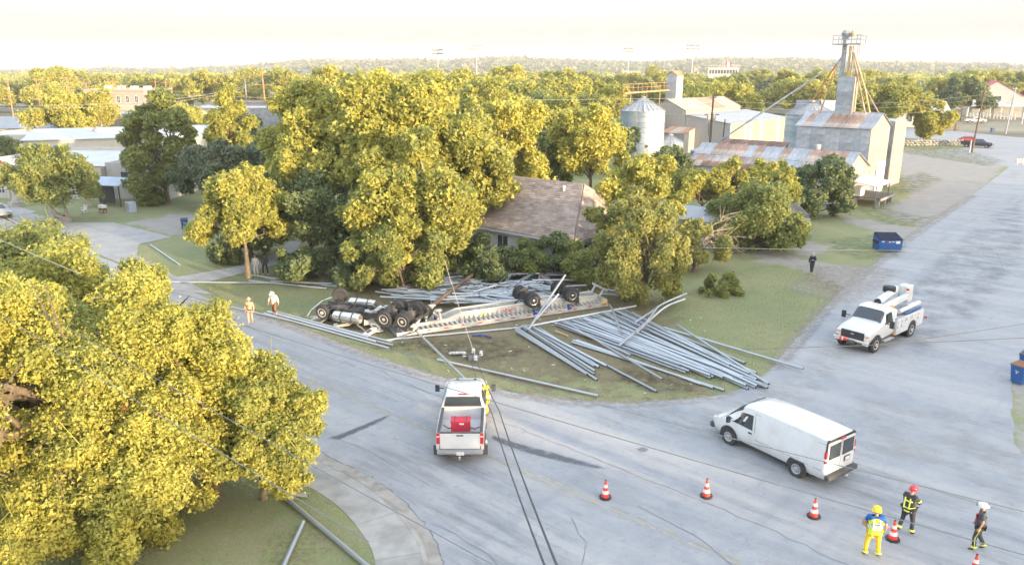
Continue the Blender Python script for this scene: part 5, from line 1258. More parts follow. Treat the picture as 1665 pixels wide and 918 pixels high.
# landing gear leg lying across, king pin plate
mb = MB(); mb.bar((3.2, .9, .35), (3.0, .75, 1.15), .16); mb.bar((3.2, 1.9, .35), (3.0, 1.9, 1.15), .16); mb.bar((3.02, .75, .9), (3.02, 1.9, .9), .09); mb.box((3.0, .75, 1.18), (.4, .3, .06)).box((3.0, 1.9, 1.18), (.4, .3, .06)); mb.build('landing_gear', M['beam_white'], tr)
MB().box((1.6, 1.25, .5), (1.4, .9, .03)).lathe([(.06, .5), (.06, .66), (0, .66)], 10, (1.6, 1.25, 0)).build('king_pin_plate', M['chassis'], tr)
ax_x = [(G(878, 494, 1.15).xy - a0.xy), (G(944, 486, 1.15).xy - a0.xy)]
for v in ax_x:
    x = v.x * math.cos(TA) + v.y * math.sin(TA)
    ax = MB().tube([(x, .2, 1.12), (x, 2.35, 1.12)], .075, 10); ax.box((x, .85, .95), (.5, .12, .5)).box((x, 1.7, .95), (.5, .12, .5)); ax.lathe([(.16, -.15), (.16, .15)], 12, (x, .62, 1.12), 'Y').lathe([(.16, -.15), (.16, .15)], 12, (x, 1.95, 1.12), 'Y')
    ax.tube([(x - .1, .9, 1.0), (x - .75, .85, .55)], .06, 8); ax.tube([(x - .1, 1.65, 1.0), (x - .75, 1.7, .55)], .06, 8); ax.lathe([(.12, -.14), (.12, .14)], 10, (x + .2, .95, 1.25), 'X').lathe([(.12, -.14), (.12, .14)], 10, (x + .2, 1.55, 1.25), 'X')
    ax.build('axle', M['chassis'], tr)
    wheel(tr, (x, .22, 1.12), .5, .27, 'chrome', dual=True, side=-1); wheel(tr, (x, 2.28, 1.12), .5, .27, 'chrome', dual=True, side=1)
    MB().add([(x + .62, .2, .35), (x + .62, .8, .35), (x + .5, .8, 1.0), (x + .5, .2, 1.0), (x + .66, .2, .35), (x + .66, .8, .35), (x + .54, .8, 1.0), (x + .54, .2, 1.0)], [(0, 1, 2, 3), (7, 6, 5, 4), (3, 2, 6, 7), (0, 3, 7, 4)]).build('mud_flap', M['grey_plastic'], tr)
rb = MB(); rb.box((TL - .1, TW / 2, .35), (.12, TW, .4)).bar((TL - .3, .7, .5), (TL + .1, .7, 1.1), .1).bar((TL - .3, 1.8, .5), (TL + .1, 1.8, 1.1), .1).bar((TL + .1, .3, 1.1), (TL + .1, 2.2, 1.1), .12); rb.build('rear_bumper', M['beam_white'], tr)
for y in (.35, .6, 1.9, 2.15): MB().lathe([(.06, 0), (.06, .03), (0, .03)], 12, (TL - .03, y, .36), 'X').build('tail_light', M['red_light'], tr)
MB().box((TL - .3, -.02, .38), (.3, .04, .2)).build('marker', M['yellow'], tr)

# tractor: chassis up, cab crushed underneath
tk = thing('semi_truck', 'overturned semi truck, black chassis and axles up and its cab crushed into the grass', 'truck', (-8.95, 46.95, .0), R(158))
tk.rotation_euler = (R(-7), 0, R(158))
B_ = lambda: MB()
for y in (-.42, .42):
    B_().bar((-3.6, y, .95), (3.5, y, .95), .09, .28).build('frame_rail', M['chassis'], tk)
q = B_()
for x in (-3.5, -2.2, -.9, .3, 1.4, 3.3): q.box((x, 0, .95), (.14, .76, .2))
q.build('frame_cross_member', M['chassis'], tk)
q = B_(); q.lathe([(.3, -.5), (.36, -.3), (.36, .5), (.26, .8)], 12, (2.1, 0, .8), 'X').box((2.6, 0, .75), (1.2, .62, .5)).lathe([(.22, -.4), (.3, -.1), (.2, .5)], 12, (.9, 0, .85), 'X').tube([(.4, 0, .9), (-1.2, 0, .95), (-2.6, 0, .95)], .07, 8); q.build('engine', M['chassis'], tk)
q = B_(); q.tube([(2.9, -1.0, 1.15), (2.9, -.6, 1.0), (2.9, .6, 1.0), (2.9, 1.0, 1.15)], .075, 8); q.tube([(2.6, -.9, 1.1), (2.6, .9, 1.1)], .03, 6)
for y in (-.45, .45): q.bar((2.1, y, 1.05), (3.6, y, 1.05), .09, .05); q.bar((2.1, y, 1.1), (3.4, y, 1.1), .09, .04)
q.build('steer_axle', M['chassis'], tk)
for x in (-1.6, -2.9):
    q = B_(); q.tube([(x, -1.0, 1.1), (x, 1.0, 1.1)], .09, 10); q.lathe([(.1, -.32), (.27, -.18), (.3, 0), (.27, .18), (.1, .32)], 14, (x, .05, 1.12), 'Y'); q.lathe([(.14, -.2), (.08, .25)], 10, (x + .3, .05, 1.12), 'X')
    for y in (-.62, .62): q.lathe([(.17, -.12), (.17, .12), (.0, .14)], 12, (x - .35, y, 1.0), 'Z'); q.bar((x + .5, y, 1.0), (x - .5, y, 1.05), .08, .06); q.lathe([(.1, -.14), (.1, .14)], 10, (x + .25, y * .7, 1.28), 'X')
    q.build('drive_axle', M['chassis'], tk)
    wheel(tk, (x, 1.02, 1.1), .51, .28, 'rim_white', dual=True, side=1); wheel(tk, (x, -1.02, 1.1), .51, .28, 'rim_white', dual=True, side=-1)
wheel(tk, (2.95, 1.05, 1.0), .5, .28, 'rim_white', side=1, deep=.03); wheel(tk, (2.95, -1.0, 1.35), .5, .28, 'rim_white', side=-1, rot=(0, 0, R(24)), deep=.03)
for y, x, z in ((1.02, 1.15, .85), (-1.0, 1.25, .95)):
    t = B_().lathe([(0, -.98), (.28, -.97), (.33, -.9), (.34, -.86), (.34, .86), (.33, .9), (.28, .97), (0, .98)], 24, (x, y, z), 'X').build('fuel_tank', M['chrome'], tk)
    for k in (-.5, .35): B_().lathe([(.35, -.04), (.362, -.035), (.362, .035), (.35, .04)], 24, (x + k, y, z), 'X').build('tank_strap', M['chassis'], t)
# crushed cab panels underneath, bumper and hood shell
q = B_(); q.slab([(3.2, -1.2, .1), (4.2, -1.1, .15), (4.15, 1.15, .2), (3.1, 1.25, .3)], .05).slab([(3.0, -1.2, .5), (3.9, -1.1, .3), (3.9, -.2, .7), (3.1, -.3, .9)], .04).slab([(3.4, .5, .5), (4.1, .8, .4), (3.9, 1.2, .6), (3.3, 1.2, .7)], .04); q.build('hood_shell', M['alum'], tk)
q = B_(); q.tube([(3.3, -1.35, .9), (3.9, -1.25, .95), (4.15, -.6, .95), (4.25, .6, .75), (4.1, 1.25, .6)], .045, 8); q.build('bumper', M['chrome'], tk)
q = B_(); rg = random.Random(4)
for x, y, z, s in ((.0, -.9, .75, .5), (.5, -1.0, .9, .35), (-.4, -1.1, .7, .55), (0, 1.0, .3, .6), (.6, 1.3, .15, .7), (-.6, 1.1, .2, .6), (-.1, .5, .5, .5), (-.9, 1.5, .15, .4)):
    c = Vector((x, y, z)); pts = [c + Vector((rg.uniform(-s, s), rg.uniform(-s, s) * .6, rg.uniform(-.2, .2))) for _ in range(4)]
    cc = sum(pts, Vector()) / 4; pts.sort(key=lambda p: math.atan2(p.y - cc.y, p.x - cc.x)); q.slab(pts, .03)
q.build('crushed_cab', M['white'], tk)
q = B_()
for x0, y0, z0, x1, y1, z1 in ((1.9, .45, 1.1, .4, .8, 1.0), (.2, .3, 1.15, -1.2, .35, 1.1), (.4, -.3, 1.2, -1.0, -.4, 1.15), (1.6, -.5, 1.2, .0, -.7, 1.1), (2.4, .3, 1.2, 2.0, 1.0, 1.0)):
    a, b = Vector((x0, y0, z0)), Vector((x1, y1, z1)); q.tube([a, a.lerp(b, .3) + Vector((0, .1, .1)), a.lerp(b, .7) + Vector((0, -.1, .06)), b], .025, 6)
q.build('hose', M['black'], tk)
q = B_(); q.lathe([(0, -.4), (.15, -.38), (.15, .38), (0, .4)], 12, (-.5, 0, 1.15), 'Y').lathe([(0, -.3), (.12, -.28), (.12, .28), (0, .3)], 12, (-.1, .35, 1.12), 'X'); q.build('air_tank', M['alum'], tk)
for y in (1.0, -1.0): B_().add([(-3.6, y - .3, .55), (-3.6, y + .3, .55), (-3.95, y + .3, 1.25), (-3.95, y - .3, 1.25), (-3.63, y - .3, .55), (-3.63, y + .3, .55), (-3.98, y + .3, 1.25), (-3.98, y - .3, 1.25)], [(0, 1, 2, 3), (7, 6, 5, 4), (3, 2, 6, 7), (0, 3, 7, 4)]).build('mud_flap', M['beam_white' if y > 0 else 'black'], tk)
for lab, p, sc, rz_ in (('crumpled white fender panel on the grass in front of the fuel tank', G(561, 530), 1.0, .3), ('torn white battery box on the grass below the drive wheels', G(610, 535), 1.2, 2.1), ('small torn white panel between the bundle of pipes and the truck', G(603, 543), .8, 1.1)):
    t = thing('debris_panel', lab, 'debris', p, rz_); q = B_(); s = sc * .7
    q.slab([(-s, -.3 * s, .05), (s * .3, -.4 * s, .1), (.4 * s, .3 * s, .3), (-s, .4 * s, .12)], .03); q.slab([(s * .3, -.4 * s, .08), (s, -.2 * s, .5 * s), (s, .4 * s, .45 * s), (.4 * s, .3 * s, .25)], .03); q.build('panel', M['beam_white'], t)
    B_().slab([(-.6 * s, -.1 * s, .16), (.1, -.1 * s, .2), (.1, .2 * s, .3), (-.6 * s, .2 * s, .22)], .02).build('flap', M['dark'], t)

# ---------------- pipes ----------------
PR = .070
pm = MB(); n_ = 10
pm.add([(x, math.cos(2 * PI * j / n_), math.sin(2 * PI * j / n_)) for x in (0, 1) for j in range(n_)], [(j, (j + 1) % n_, n_ + (j + 1) % n_, n_ + j) for j in range(n_)], 0, True)
pm.add([(x, .82 * math.cos(2 * PI * j / n_), .82 * math.sin(2 * PI * j / n_)) for x in (0, 1) for j in range(n_)], [(j, n_ + j, n_ + (j + 1) % n_, (j + 1) % n_) for j in range(n_)], 1, True)
for e in (0, 1):
    pm.add([(e, k * math.cos(2 * PI * j / n_), k * math.sin(2 * PI * j / n_)) for k in (1, .82) for j in range(n_)], [(j, (j + 1) % n_, n_ + (j + 1) % n_, n_ + j) for j in range(n_)], 0)
pipe_me = pm.mesh('pipe', [M['pipe'], M['pipe_in']])
rust_me = pipe_me.copy(); rust_me.materials[0] = M['rust']
def pipe(a, b, label, group=None, me=None, r=PR):
    a, b = Vector(a), Vector(b); d = b - a
    o = inst('pipe', me or pipe_me, None, a); o.rotation_euler = d.to_track_quat('X', 'Z').to_euler(); o.scale = (d.length, r, r)
    return tag(o, label, 'pipe', group)
def poly_at(pts, t):
    x = t * (len(pts) - 1); i = min(int(x), len(pts) - 2); f = x - i
    return (pts[i][0] * (1 - f) + pts[i + 1][0] * f, pts[i][1] * (1 - f) + pts[i + 1][1] * f)
rg = random.Random(21)
S_ = [(1012, 500), (985, 506), (960, 513), (938, 517), (915, 520), (893, 523)]
E_ = [(1195, 592), (1232, 610), (1262, 636), (1248, 632), (1215, 621), (1188, 616), (1165, 612), (1130, 600), (1118, 606)]
for i in range(62):
    t = i / 61
    s = poly_at(S_, t); e = poly_at(E_, t)
    k = rg.uniform(.0, .14) if i % 3 else 0; lay = 1 if i % 4 == 2 else 0
    s = (s[0] + (e[0] - s[0]) * k * .7 + rg.uniform(-6, 6), s[1] + (e[1] - s[1]) * k * .7 + rg.uniform(-1, 1))
    e = (e[0] - (e[0] - s[0]) * rg.uniform(0, .12), e[1] - (e[1] - s[1]) * rg.uniform(0, .12) + rg.uniform(-1, 1))
    z = PR + .01 + lay * .15
    pipe(G(*s, z), G(*e, z), 'galvanized pipe in the wide fan spread over the corner lawn', 'galvanized pipes fanned out on the corner lawn')
S_ = [(838, 540), (842, 532), (850, 528), (862, 530), (878, 534)]; E_ = [(950, 604), (968, 616), (962, 596), (985, 594), (966, 590)]
for i in range(13):
    t = i / 12; s = poly_at(S_, t); e = poly_at(E_, t); z = PR + .01 + (.15 if i % 4 == 1 else 0)
    pipe(G(s[0] + rg.uniform(-4, 4), s[1], z), G(e[0] + rg.uniform(-8, 5), e[1] + rg.uniform(-2, 2), z), 'galvanized pipe in the narrow sheaf below the middle of the trailer', 'galvanized pipes in the narrow sheaf below the trailer')
for s, e, z, lab in [((930, 556), (1178, 634), .09, 'long pipe at the near edge of the fan, lower of three side by side'), ((932, 553), (1160, 630), .10, 'long pipe at the near edge of the fan, middle of three side by side'), ((938, 553), (1140, 624), .09, 'long pipe at the near edge of the fan, upper of three side by side'),
    ((930, 530), (1077, 616), .24, 'pipe crossing the near edge of the fan at a steeper slant'), ((978, 589), (1068, 636), .09, 'single pipe lying nearest the kerb line below the fan'), ((925, 532), (1026, 577), .26, 'pipe resting on the left part of the fan'),
    ((1079, 532), (1306, 599), .2, 'lone pipe reaching from the lawn far out onto the cross street'), ((1101, 528), (1250, 624), .30, 'pipe lying across the right end of the fan'),
    ((672, 533), (760, 619), .32, 'pipe slanting from the truck wheels down to the street edge'), ((711, 584), (973, 643), .12, 'very long pipe along the front of the lawn behind the white pickup'),
    ((860, 530), (1034, 497), .35, 'pipe lying along the near side of the trailer, right one'), ((640, 551), (860, 531), .08, 'pale pipe along the near side of the trailer, left one'), ((626, 553), (760, 540), .06, 'short pale rail poking out below the trailer nose'),
    ((268, 458), (446, 460), .09, 'pipe lying across the mouth of the footpath'), ((403, 447), (546, 464), .09, 'pipe behind the trunk of the round golden tree, uppermost of the set'), ((405, 456), (532, 469), .09, 'pipe just behind the two officers, lowest of the upper set'), ((432, 452), (549, 466), .1, 'pipe of the upper set ending at the truck bumper'), ((440, 457), (540, 461), .24, 'pipe resting on the upper set behind the officers'),
    ((378, 499), (640, 561), .09, 'longest pipe of the bundle lying along the street edge'), ((430, 509), (633, 566), .09, 'street edge bundle pipe nearest the asphalt'), ((436, 506), (612, 555), .24, 'pipe on top of the street edge bundle'), ((450, 507), (637, 556), .09, 'street edge bundle pipe nearest the truck'), ((470, 512), (600, 548), .26, 'second pipe on top of the street edge bundle'),
    ((245, 398), (292, 430), .09, 'single white pipe on the grass island by the driveway'),
    ((442, 790), (604, 925), .24, 'pipe crossing the corner lawn under the big oak down to the frame edge'), ((436, 798), (501, 805), .22, 'short pipe crossing beneath the pipe under the big oak'), ((493, 848), (458, 925), .22, 'short pipe on the lower left lawn pointing at the viewer'),
    ((1002, 462), (1020, 463), .5, 'pipe end showing behind the rear of the trailer, upper'), ((985, 470), (1022, 477), .3, 'pipe end showing behind the rear of the trailer, middle'), ((975, 477), (1020, 482), .2, 'pipe end showing behind the rear of the trailer, lower')]:
    o = pipe(G(*s, z), G(*e, z), lab, r=PR * (1.25 if s[1] > 700 else 1))
def zp(lst, ox, oy, sc): return [(ox + x / sc, oy + y / sc) for x, y in lst]
# leaning pipes
pipe(G(858, 537, .2), G(919, 447, 2.6), 'pipe leaning steeply over the rear trailer wheels')
pipe(G(862, 530, .3), G(908, 478, 1.9), 'pipe leaning behind the steep pipe at the trailer wheels')
def bent(pts, lab, r=PR):
    t = MB(); t.tube(smooth_line([G(u, v, z) for u, v, z in pts], 4), r, 10); return tag(t.build('pipe', M['pipe']), lab, 'pipe')
bent([(1032, 524, .3), (1060, 506, .6), (1077, 494, .8), (1116, 477, .9)], 'bent pipe arching off the fan, upper one')
bent([(1034, 541, .3), (1062, 515, .6), (1085, 497, .8), (1114, 486, .9)], 'bent pipe arching off the fan, lower one')
bent([(1006, 562, .35), (1032, 539, .5), (1050, 524, .6), (1068, 500, .9)], 'bent pipe rising across the middle of the fan')
bent([(991, 495, .6), (998, 508, .6), (1004, 527, .4), (1010, 543, .3)], 'bent pipe hanging from the tail of the trailer onto the fan')
# heap behind the trailer
heap = [(320, 180, 1080, 35), (430, 200, 1190, 60), (240, 275, 980, 182), (540, 258, 1280, 155), (600, 215, 1310, 102), (700, 140, 1300, 82), (240, 240, 870, 150), (250, 262, 700, 235), (800, 165, 1150, 118),
    (1130, 265, 1270, 120), (1140, 285, 1395, 60), (1125, 330, 1490, 125), (1135, 350, 1500, 130), (1240, 200, 1660, 255), (1250, 222, 1640, 268), (995, 240, 1020, 145), (890, 300, 905, 170), (1060, 205, 1120, 350), (1120, 350, 1130, 400), (530, 220, 545, 315),
    (740, 250, 1010, 345), (750, 265, 1030, 350), (760, 285, 980, 352), (770, 250, 1100, 370), (600, 190, 700, 245), (160, 290, 900, 385), (300, 310, 1000, 375), (200, 330, 1040, 400), (520, 330, 1385, 385), (560, 345, 1380, 392), (480, 300, 1250, 335), (900, 330, 1360, 330),
    (1150, 305, 1390, 300), (620, 275, 1180, 300), (350, 290, 860, 300), (100, 345, 620, 372), (1535, 145, 1540, 220), (1340, 150, 1440, 135), (1200, 380, 1380, 372), (560, 380, 575, 440), (60, 300, 420, 345), (1480, 290, 1660, 282), (1300, 315, 1650, 330), (1050, 250, 1240, 290), (860, 330, 1240, 360)]
for i, (x0, y0, x1, y1) in enumerate(heap):
    (u0, v0), (u1, v1) = zp([(x0, y0), (x1, y1)], 600, 420, 5.55)
    z0 = max(.1, .15 + (1 - y0 / 420) * .8 + rg.uniform(-.1, .2)); z1 = max(.1, .15 + (1 - y1 / 420) * .8 + rg.uniform(-.1, .2))
    pipe(G(u0, v0, z0), G(u1, v1, z1), 'galvanized pipe in the tangled heap behind the upturned trailer', 'galvanized pipes tangled behind the trailer')
for i in range(90):
    u = rg.uniform(610, 860); v = rg.uniform(446 + max(0, (700 - u)) * .25, 494); L_ = rg.uniform(90, 170); dv = rg.uniform(-22, 14)
    z = rg.uniform(.1, .6)
    if v + dv > 496 or v + dv < 436 or u + L_ > 950: continue
    pipe(G(u, v, z), G(u + L_, v + dv, z + rg.uniform(-.1, .2)), 'galvanized pipe in the tangled heap behind the upturned trailer', 'galvanized pipes tangled behind the trailer')
for i in range(46):
    u = rg.uniform(630, 930); v = rg.uniform(444, 490); a_ = rg.uniform(-.9, .9); L_ = rg.uniform(35, 95); u1, v1 = u + L_, v + L_ * math.sin(a_) * .5
    if not (436 < v1 < 494) or u1 > 960: continue
    z = rg.uniform(.3, .8); pipe(G(u, v, z), G(u1, v1, z + rg.uniform(-.3, .4)), 'galvanized pipe in the tangled heap behind the upturned trailer', 'galvanized pipes tangled behind the trailer')
for s, e, lab in (((851, 424, .8), (895, 454, .5), 'dark rusty beam sloping to the heap beside the house, upper one'), ((868, 440, .7), (893, 457, .4), 'dark rusty beam sloping to the heap beside the house, lower one')):
    pipe(G(*s), G(*e), lab, me=rust_me, r=.11)
# snapped utility pole across the heap, its cross arm and hardware on the grass
t = MB(); a, b = G(690, 506, .6), G(780, 437, 1.1)
t.tube([a, a.lerp(b, .5), b], [.15, .135, .12], 12); o = tag(t.build('utility_pole', M['polewood']), 'snapped brown utility pole lying across the heap of pipes', 'utility pole')
MB().lathe([(.121, 0), (.115, .02), (0, .02)], 12).build('broken_end', M['pine'], o, b).rotation_euler = (b - a).to_track_quat('Z', 'Y').to_euler()
t = thing('pole_hardware', 'tangle of fallen insulators and brackets from the pole on the grass', 'pole hardware', G(768, 585)); q = MB()
for a_, b_ in (((-.5, 0, .1), (.5, .2, .35)), ((-.4, .2, .3), (.4, -.3, .2)), ((0, -.3, .05), (.1, .4, .5)), ((-.5, -.2, .4), (.5, -.1, .4))): q.bar(a_, b_, .06, .05)
q.build('bracket', M['dark_wood'], t)
for x, y, z in ((-.45, .1, .3), (.05, .3, .45), (.5, 0, .4), (.2, -.3, .25)): MB().lathe([(.05, -.15), (.12, -.1), (.06, -.04), (.12, .02), (.06, .08), (.1, .12), (0, .15)], 10, (x, y, z)).build('insulator', M['white'], t)
MB().box((.1, .0, .14), (.6, .4, .25)).build('transformer_box', M['galv_wall'], t)
t = thing('pole_hardware', 'small white bundle of insulators left of the fallen pole hardware', 'pole hardware', G(744, 577)); q = MB()
for k in range(5): MB().lathe([(.04, -.2), (.1, -.1), (.05, 0), (.1, .1), (0, .2)], 8, (-.3 + k * .15, rg.uniform(-.1, .1), .12 + .05 * (k % 2)), 'X').build('insulator', M['white'], t)
st = MB(); p0 = G(768, 547); st.tube(smooth_line([p0 + Vector(v) for v in ((0, 0, .05), (.25, -.1, .12), (.35, .1, .06), (.6, -.15, .14), (.8, -.05, .08), (1.0, -.3, .1), (1.15, -.2, .05))], 4), .05, 6)
tag(st.build('ratchet_strap', M['strap']), 'crumpled blue ratchet strap on the grass below the trailer', 'strap')
for s, e, lab in (((908, 517, .1), (930, 533, .1), 'pale square timber between the narrow sheaf and the fan, upper'), ((903, 538, .08), (923, 546, .08), 'short pale timber on the bare grass right of the narrow sheaf')):
    t = MB(); t.bar(G(*s), G(*e), .12, .1); tag(t.build('timber', M['pine']), lab, 'timber')
# ---------------- vehicles ----------------
class Body:
    """shell lofted from stations along x; each station is a half ring of (y, z) from bottom centre to top centre"""
    def __init__(s, st): s.st = sorted(st, key=lambda a: a[0]); s.K = len(s.st[0][1])
    def pt(s, x, t, side=1, out=0):
        st = s.st; x = min(max(x, st[0][0]), st[-1][0])
        for i in range(len(st) - 1):
            if st[i][0] <= x <= st[i + 1][0]: break
        f = (x - st[i][0]) / max(1e-6, st[i + 1][0] - st[i][0]); k = min(int(t), s.K - 2); g = t - k
        def P_(j): a, b = st[i][1][j], st[i + 1][1][j]; return (a[0] * (1 - f) + b[0] * f, a[1] * (1 - f) + b[1] * f)
        p, q = P_(k), P_(k + 1)
        return Vector((x, side * (p[0] * (1 - g) + q[0] * g), p[1] * (1 - g) + q[1] * g))
    def shell(s, name, m, par, bevel=0):
        mb = MB(); K = s.K; n = len(s.st)
        for side in (1, -1):
            vs = [(x, side * y, z) for x, r in s.st for y, z in r]
            fs = [((i + 1) * K + j, (i + 1) * K + j + 1, i * K + j + 1, i * K + j) if side > 0 else (i * K + j, i * K + j + 1, (i + 1) * K + j + 1, (i + 1) * K + j) for i in range(n - 1) for j in range(K - 1)]
            mb.add(vs, fs, 0, True)
        for i, fl in ((0, 1), (-1, -1)):
            x, r = s.st[i]; ring = [(x, y, z) for y, z in r] + [(x, -y, z) for y, z in reversed(r[1:-1])]
            mb.add(ring, [tuple(range(len(ring)))[::fl]])
        me = mb.mesh(name, m)
        bm = bmesh.new(); bm.from_mesh(me); bmesh.ops.remove_doubles(bm, verts=bm.verts, dist=.002); bmesh.ops.recalc_face_normals(bm, faces=bm.faces); bm.to_mesh(me); bm.free(); me.set_sharp_from_angle(angle=R(32))
        return inst(name, me, par)
    def patch(s, name, m, par, corners, side=1, out=.008, n=6, both=False):
        """panel lying on the shell between four (x, t) corners"""
        mb = MB()
        for sd in ((1, -1) if both else (side,)):
            g = []
            for i in range(n + 1):
                for j in range(n + 1):
                    u, v = i / n, j / n
                    x = (corners[0][0] * (1 - u) + corners[1][0] * u) * (1 - v) + (corners[3][0] * (1 - u) + corners[2][0] * u) * v
                    t = (corners[0][1] * (1 - u) + corners[1][1] * u) * (1 - v) + (corners[3][1] * (1 - u) + corners[2][1] * u) * v
                    p = s.pt(x, t, sd); e = .01
                    du = s.pt(x + e, t, sd) - s.pt(x - e, t, sd); dv = s.pt(x, min(t + .02, s.K - 1.001), sd) - s.pt(x, t - .02, sd)
                    nr = du.cross(dv); nr = nr.normalized() if nr.length > 1e-9 else Vector((0, 0, 1))
                    if nr.dot(Vector((0, p.y, p.z - .9))) < 0: nr = -nr
                    g.append(p + nr * out)
            mb.add(g, [(i * (n + 1) + j, (i + 1) * (n + 1) + j, (i + 1) * (n + 1) + j + 1, i * (n + 1) + j + 1) for i in range(n) for j in range(n)], 0, True)
        return mb.build(name, M[m], par)
def ring(zb, hb, zw, hw, zt, ht, ztop, crown=.03):
    return [(0, zb), (hb * .92, zb), (hb, zb + .1), (hw, zb + (zw - zb) * .55), (hw * .985, zw), (hw * .985 + (ht - hw * .985) * .12, zw + (zt - zw) * .12), (ht, zt), (ht * .93, ztop - crown * .7 - (ztop - zt) * .25), (ht * .75, ztop - crown * .35), (0, ztop)]
def arch(par, x, z, r, hw, m='black', lip=None):
    for s in (1, -1):
        mb = MB(); n = 20
        out = [(x + r * math.cos(a), z + r * math.sin(a)) for a in [PI * k / n for k in range(n + 1)]] + [(x - r, z - .12), (x + r, z - .12)]
        mb.add([(px, s * (hw + .006), pz) for px, pz in out], [tuple(range(len(out)))[::s]])
        mb.build('wheel_well', M[m], par)
        if lip:
            q = MB(); q.tube([(x + (r + .02) * math.cos(a), s * (hw + .012), z + (r + .02) * math.sin(a)) for a in [PI * k / n for k in range(n + 1)]], .03, 6); q.build('wheel_arch', M[lip], par)
def mirror(par, p, s=1, size=(.1, .22, .26), m='black', arm=.16):
    q = MB(); q.box((p[0], p[1] + s * (arm + size[1] / 2), p[2]), size); q.bar(p, (p[0], p[1] + s * (arm + .02), p[2]), .06, .05); o = q.build('mirror', M[m], par, bevel=.02)
    MB().box((p[0] - size[0] / 2 - .004, p[1] + s * (arm + size[1] / 2), p[2]), (.006, size[1] * .8, size[2] * .8)).build('mirror_glass', M['window'], o)
def line(par, body, pts, side=1, both=True):
    for sd in ((1, -1) if both else (side,)):
        q = MB(); q.tube([body.pt(x, t, sd) + Vector((0, sd * .002, 0)) for x, t in pts], .009, 4); q.build('panel_gap', M['dark'], par)
def handles(par, body, xs, t=3.6, m='black'):
    for x in xs:
        for sd in (1, -1):
            p = body.pt(x, t, sd); MB().box(p + Vector((0, sd * .02, 0)), (.17, .035, .05)).build('door_handle', M[m], par)

def glasspane(body, par, x0, x1, t0, fwd=1, name='windshield'):
    """glass following the shell across its top, rounded at the pillars"""
    mb = MB(); g = []; ts = [t0, (t0 + 7) / 2, 7, 7.5, 8, 8.5, 9 - 1e-4]; lo, hi = min(x0, x1), max(x0, x1)
    xs = sorted({lo, hi, *[s_[0] for s_ in body.st if lo < s_[0] < hi], *[lo + (hi - lo) * k / 5 for k in range(6)]}); cols = [(t, -1) for t in ts] + [(t, 1) for t in ts[-2::-1]]; n = len(cols)
    for x in xs:
        for t, sd in cols: g.append(body.pt(x, t, sd) + Vector((.022 * fwd, 0, .022)))
    mb.add(g, [(i * n + j, (i + 1) * n + j, (i + 1) * n + j + 1, i * n + j + 1) for i in range(len(xs) - 1) for j in range(n - 1)], 0, True); return mb.build(name, M['glass'], par)
# white cargo van
vn = thing('cargo_van', 'white windowless cargo van parked on the street at the lower right', 'van', (11.32, 29.7, 0), R(124.6))
bst = [(-2.82, ring(.42, .90, 1.12, .96, 1.75, .86, 2.02)), (-2.74, ring(.38, .94, 1.12, 1.0, 1.78, .92, 2.10)), (-2.2, ring(.36, .95, 1.12, 1.01, 1.80, .93, 2.14)), (0, ring(.36, .95, 1.12, 1.01, 1.80, .93, 2.15)), (.85, ring(.36, .95, 1.12, 1.0, 1.78, .90, 2.12)),
       (1.25, ring(.36, .95, 1.14, 1.0, 1.70, .84, 2.02)), (1.62, ring(.36, .95, 1.15, .99, 1.50, .82, 1.72)), (1.98, ring(.36, .94, 1.15, .98, 1.22, .84, 1.36)), (2.3, ring(.36, .93, 1.08, .97, 1.13, .82, 1.22)), (2.62, ring(.38, .90, .98, .93, 1.02, .78, 1.09)), (2.82, ring(.42, .82, .86, .85, .9, .7, .95)), (2.88, ring(.5, .74, .8, .76, .83, .6, .86))]
vb = Body(bst); vb.shell('body', M['white_paint'], vn)
glasspane(vb, vn, 1.97, 1.27, 6.35)
vb.patch('side_window', 'glass', vn, [(1.88, 4.1), (.60, 4.1), (.66, 5.97), (1.30, 5.97)], side=1, out=.01)
vb.patch('side_window', 'glass', vn, [(1.88, 4.1), (.60, 4.1), (.66, 5.97), (1.30, 5.97)], side=-1, out=.01)
line(vn, vb, [(.52, 1.9), (.5, 4), (.55, 5.9), (.58, 6.6)]); line(vn, vb, [(1.78, 2.0), (1.82, 3.9)]); line(vn, vb, [(.5, 6.35), (-2.7, 6.35)])
line(vn, vb, [(.45, 3.0), (-2.7, 3.0)]); line(vn, vb, [(-.55, 2.2), (-.55, 6.2)], -1, False); line(vn, vb, [(2.3, 4.1), (1.98, 7.2)]); MB().box(vb.pt(-2.25, 3.0, 1) + Vector((0, .004, .1)), (.2, .012, .2)).build('fuel_door', M['white_paint'], vn)
MB().bar((1.93, .1, 1.42), (1.62, .62, 1.68), .02).bar((1.93, -.55, 1.42), (1.66, -.05, 1.70), .02).build('wiper', M['black'], vn)
handles(vn, vb, [.72]); mirror(vn, (1.7, 1.0, 1.3), 1, (.12, .18, .28)); mirror(vn, (1.7, -1.0, 1.3), -1, (.12, .18, .28))
for x in (-1.62, 1.82):
    arch(vn, x, .42, .46, 1.0)
    for sd in (1, -1): wheel(vn, (x, sd * .92, .37), .37, .22, 'rim', side=sd, deep=.02, holes=8)
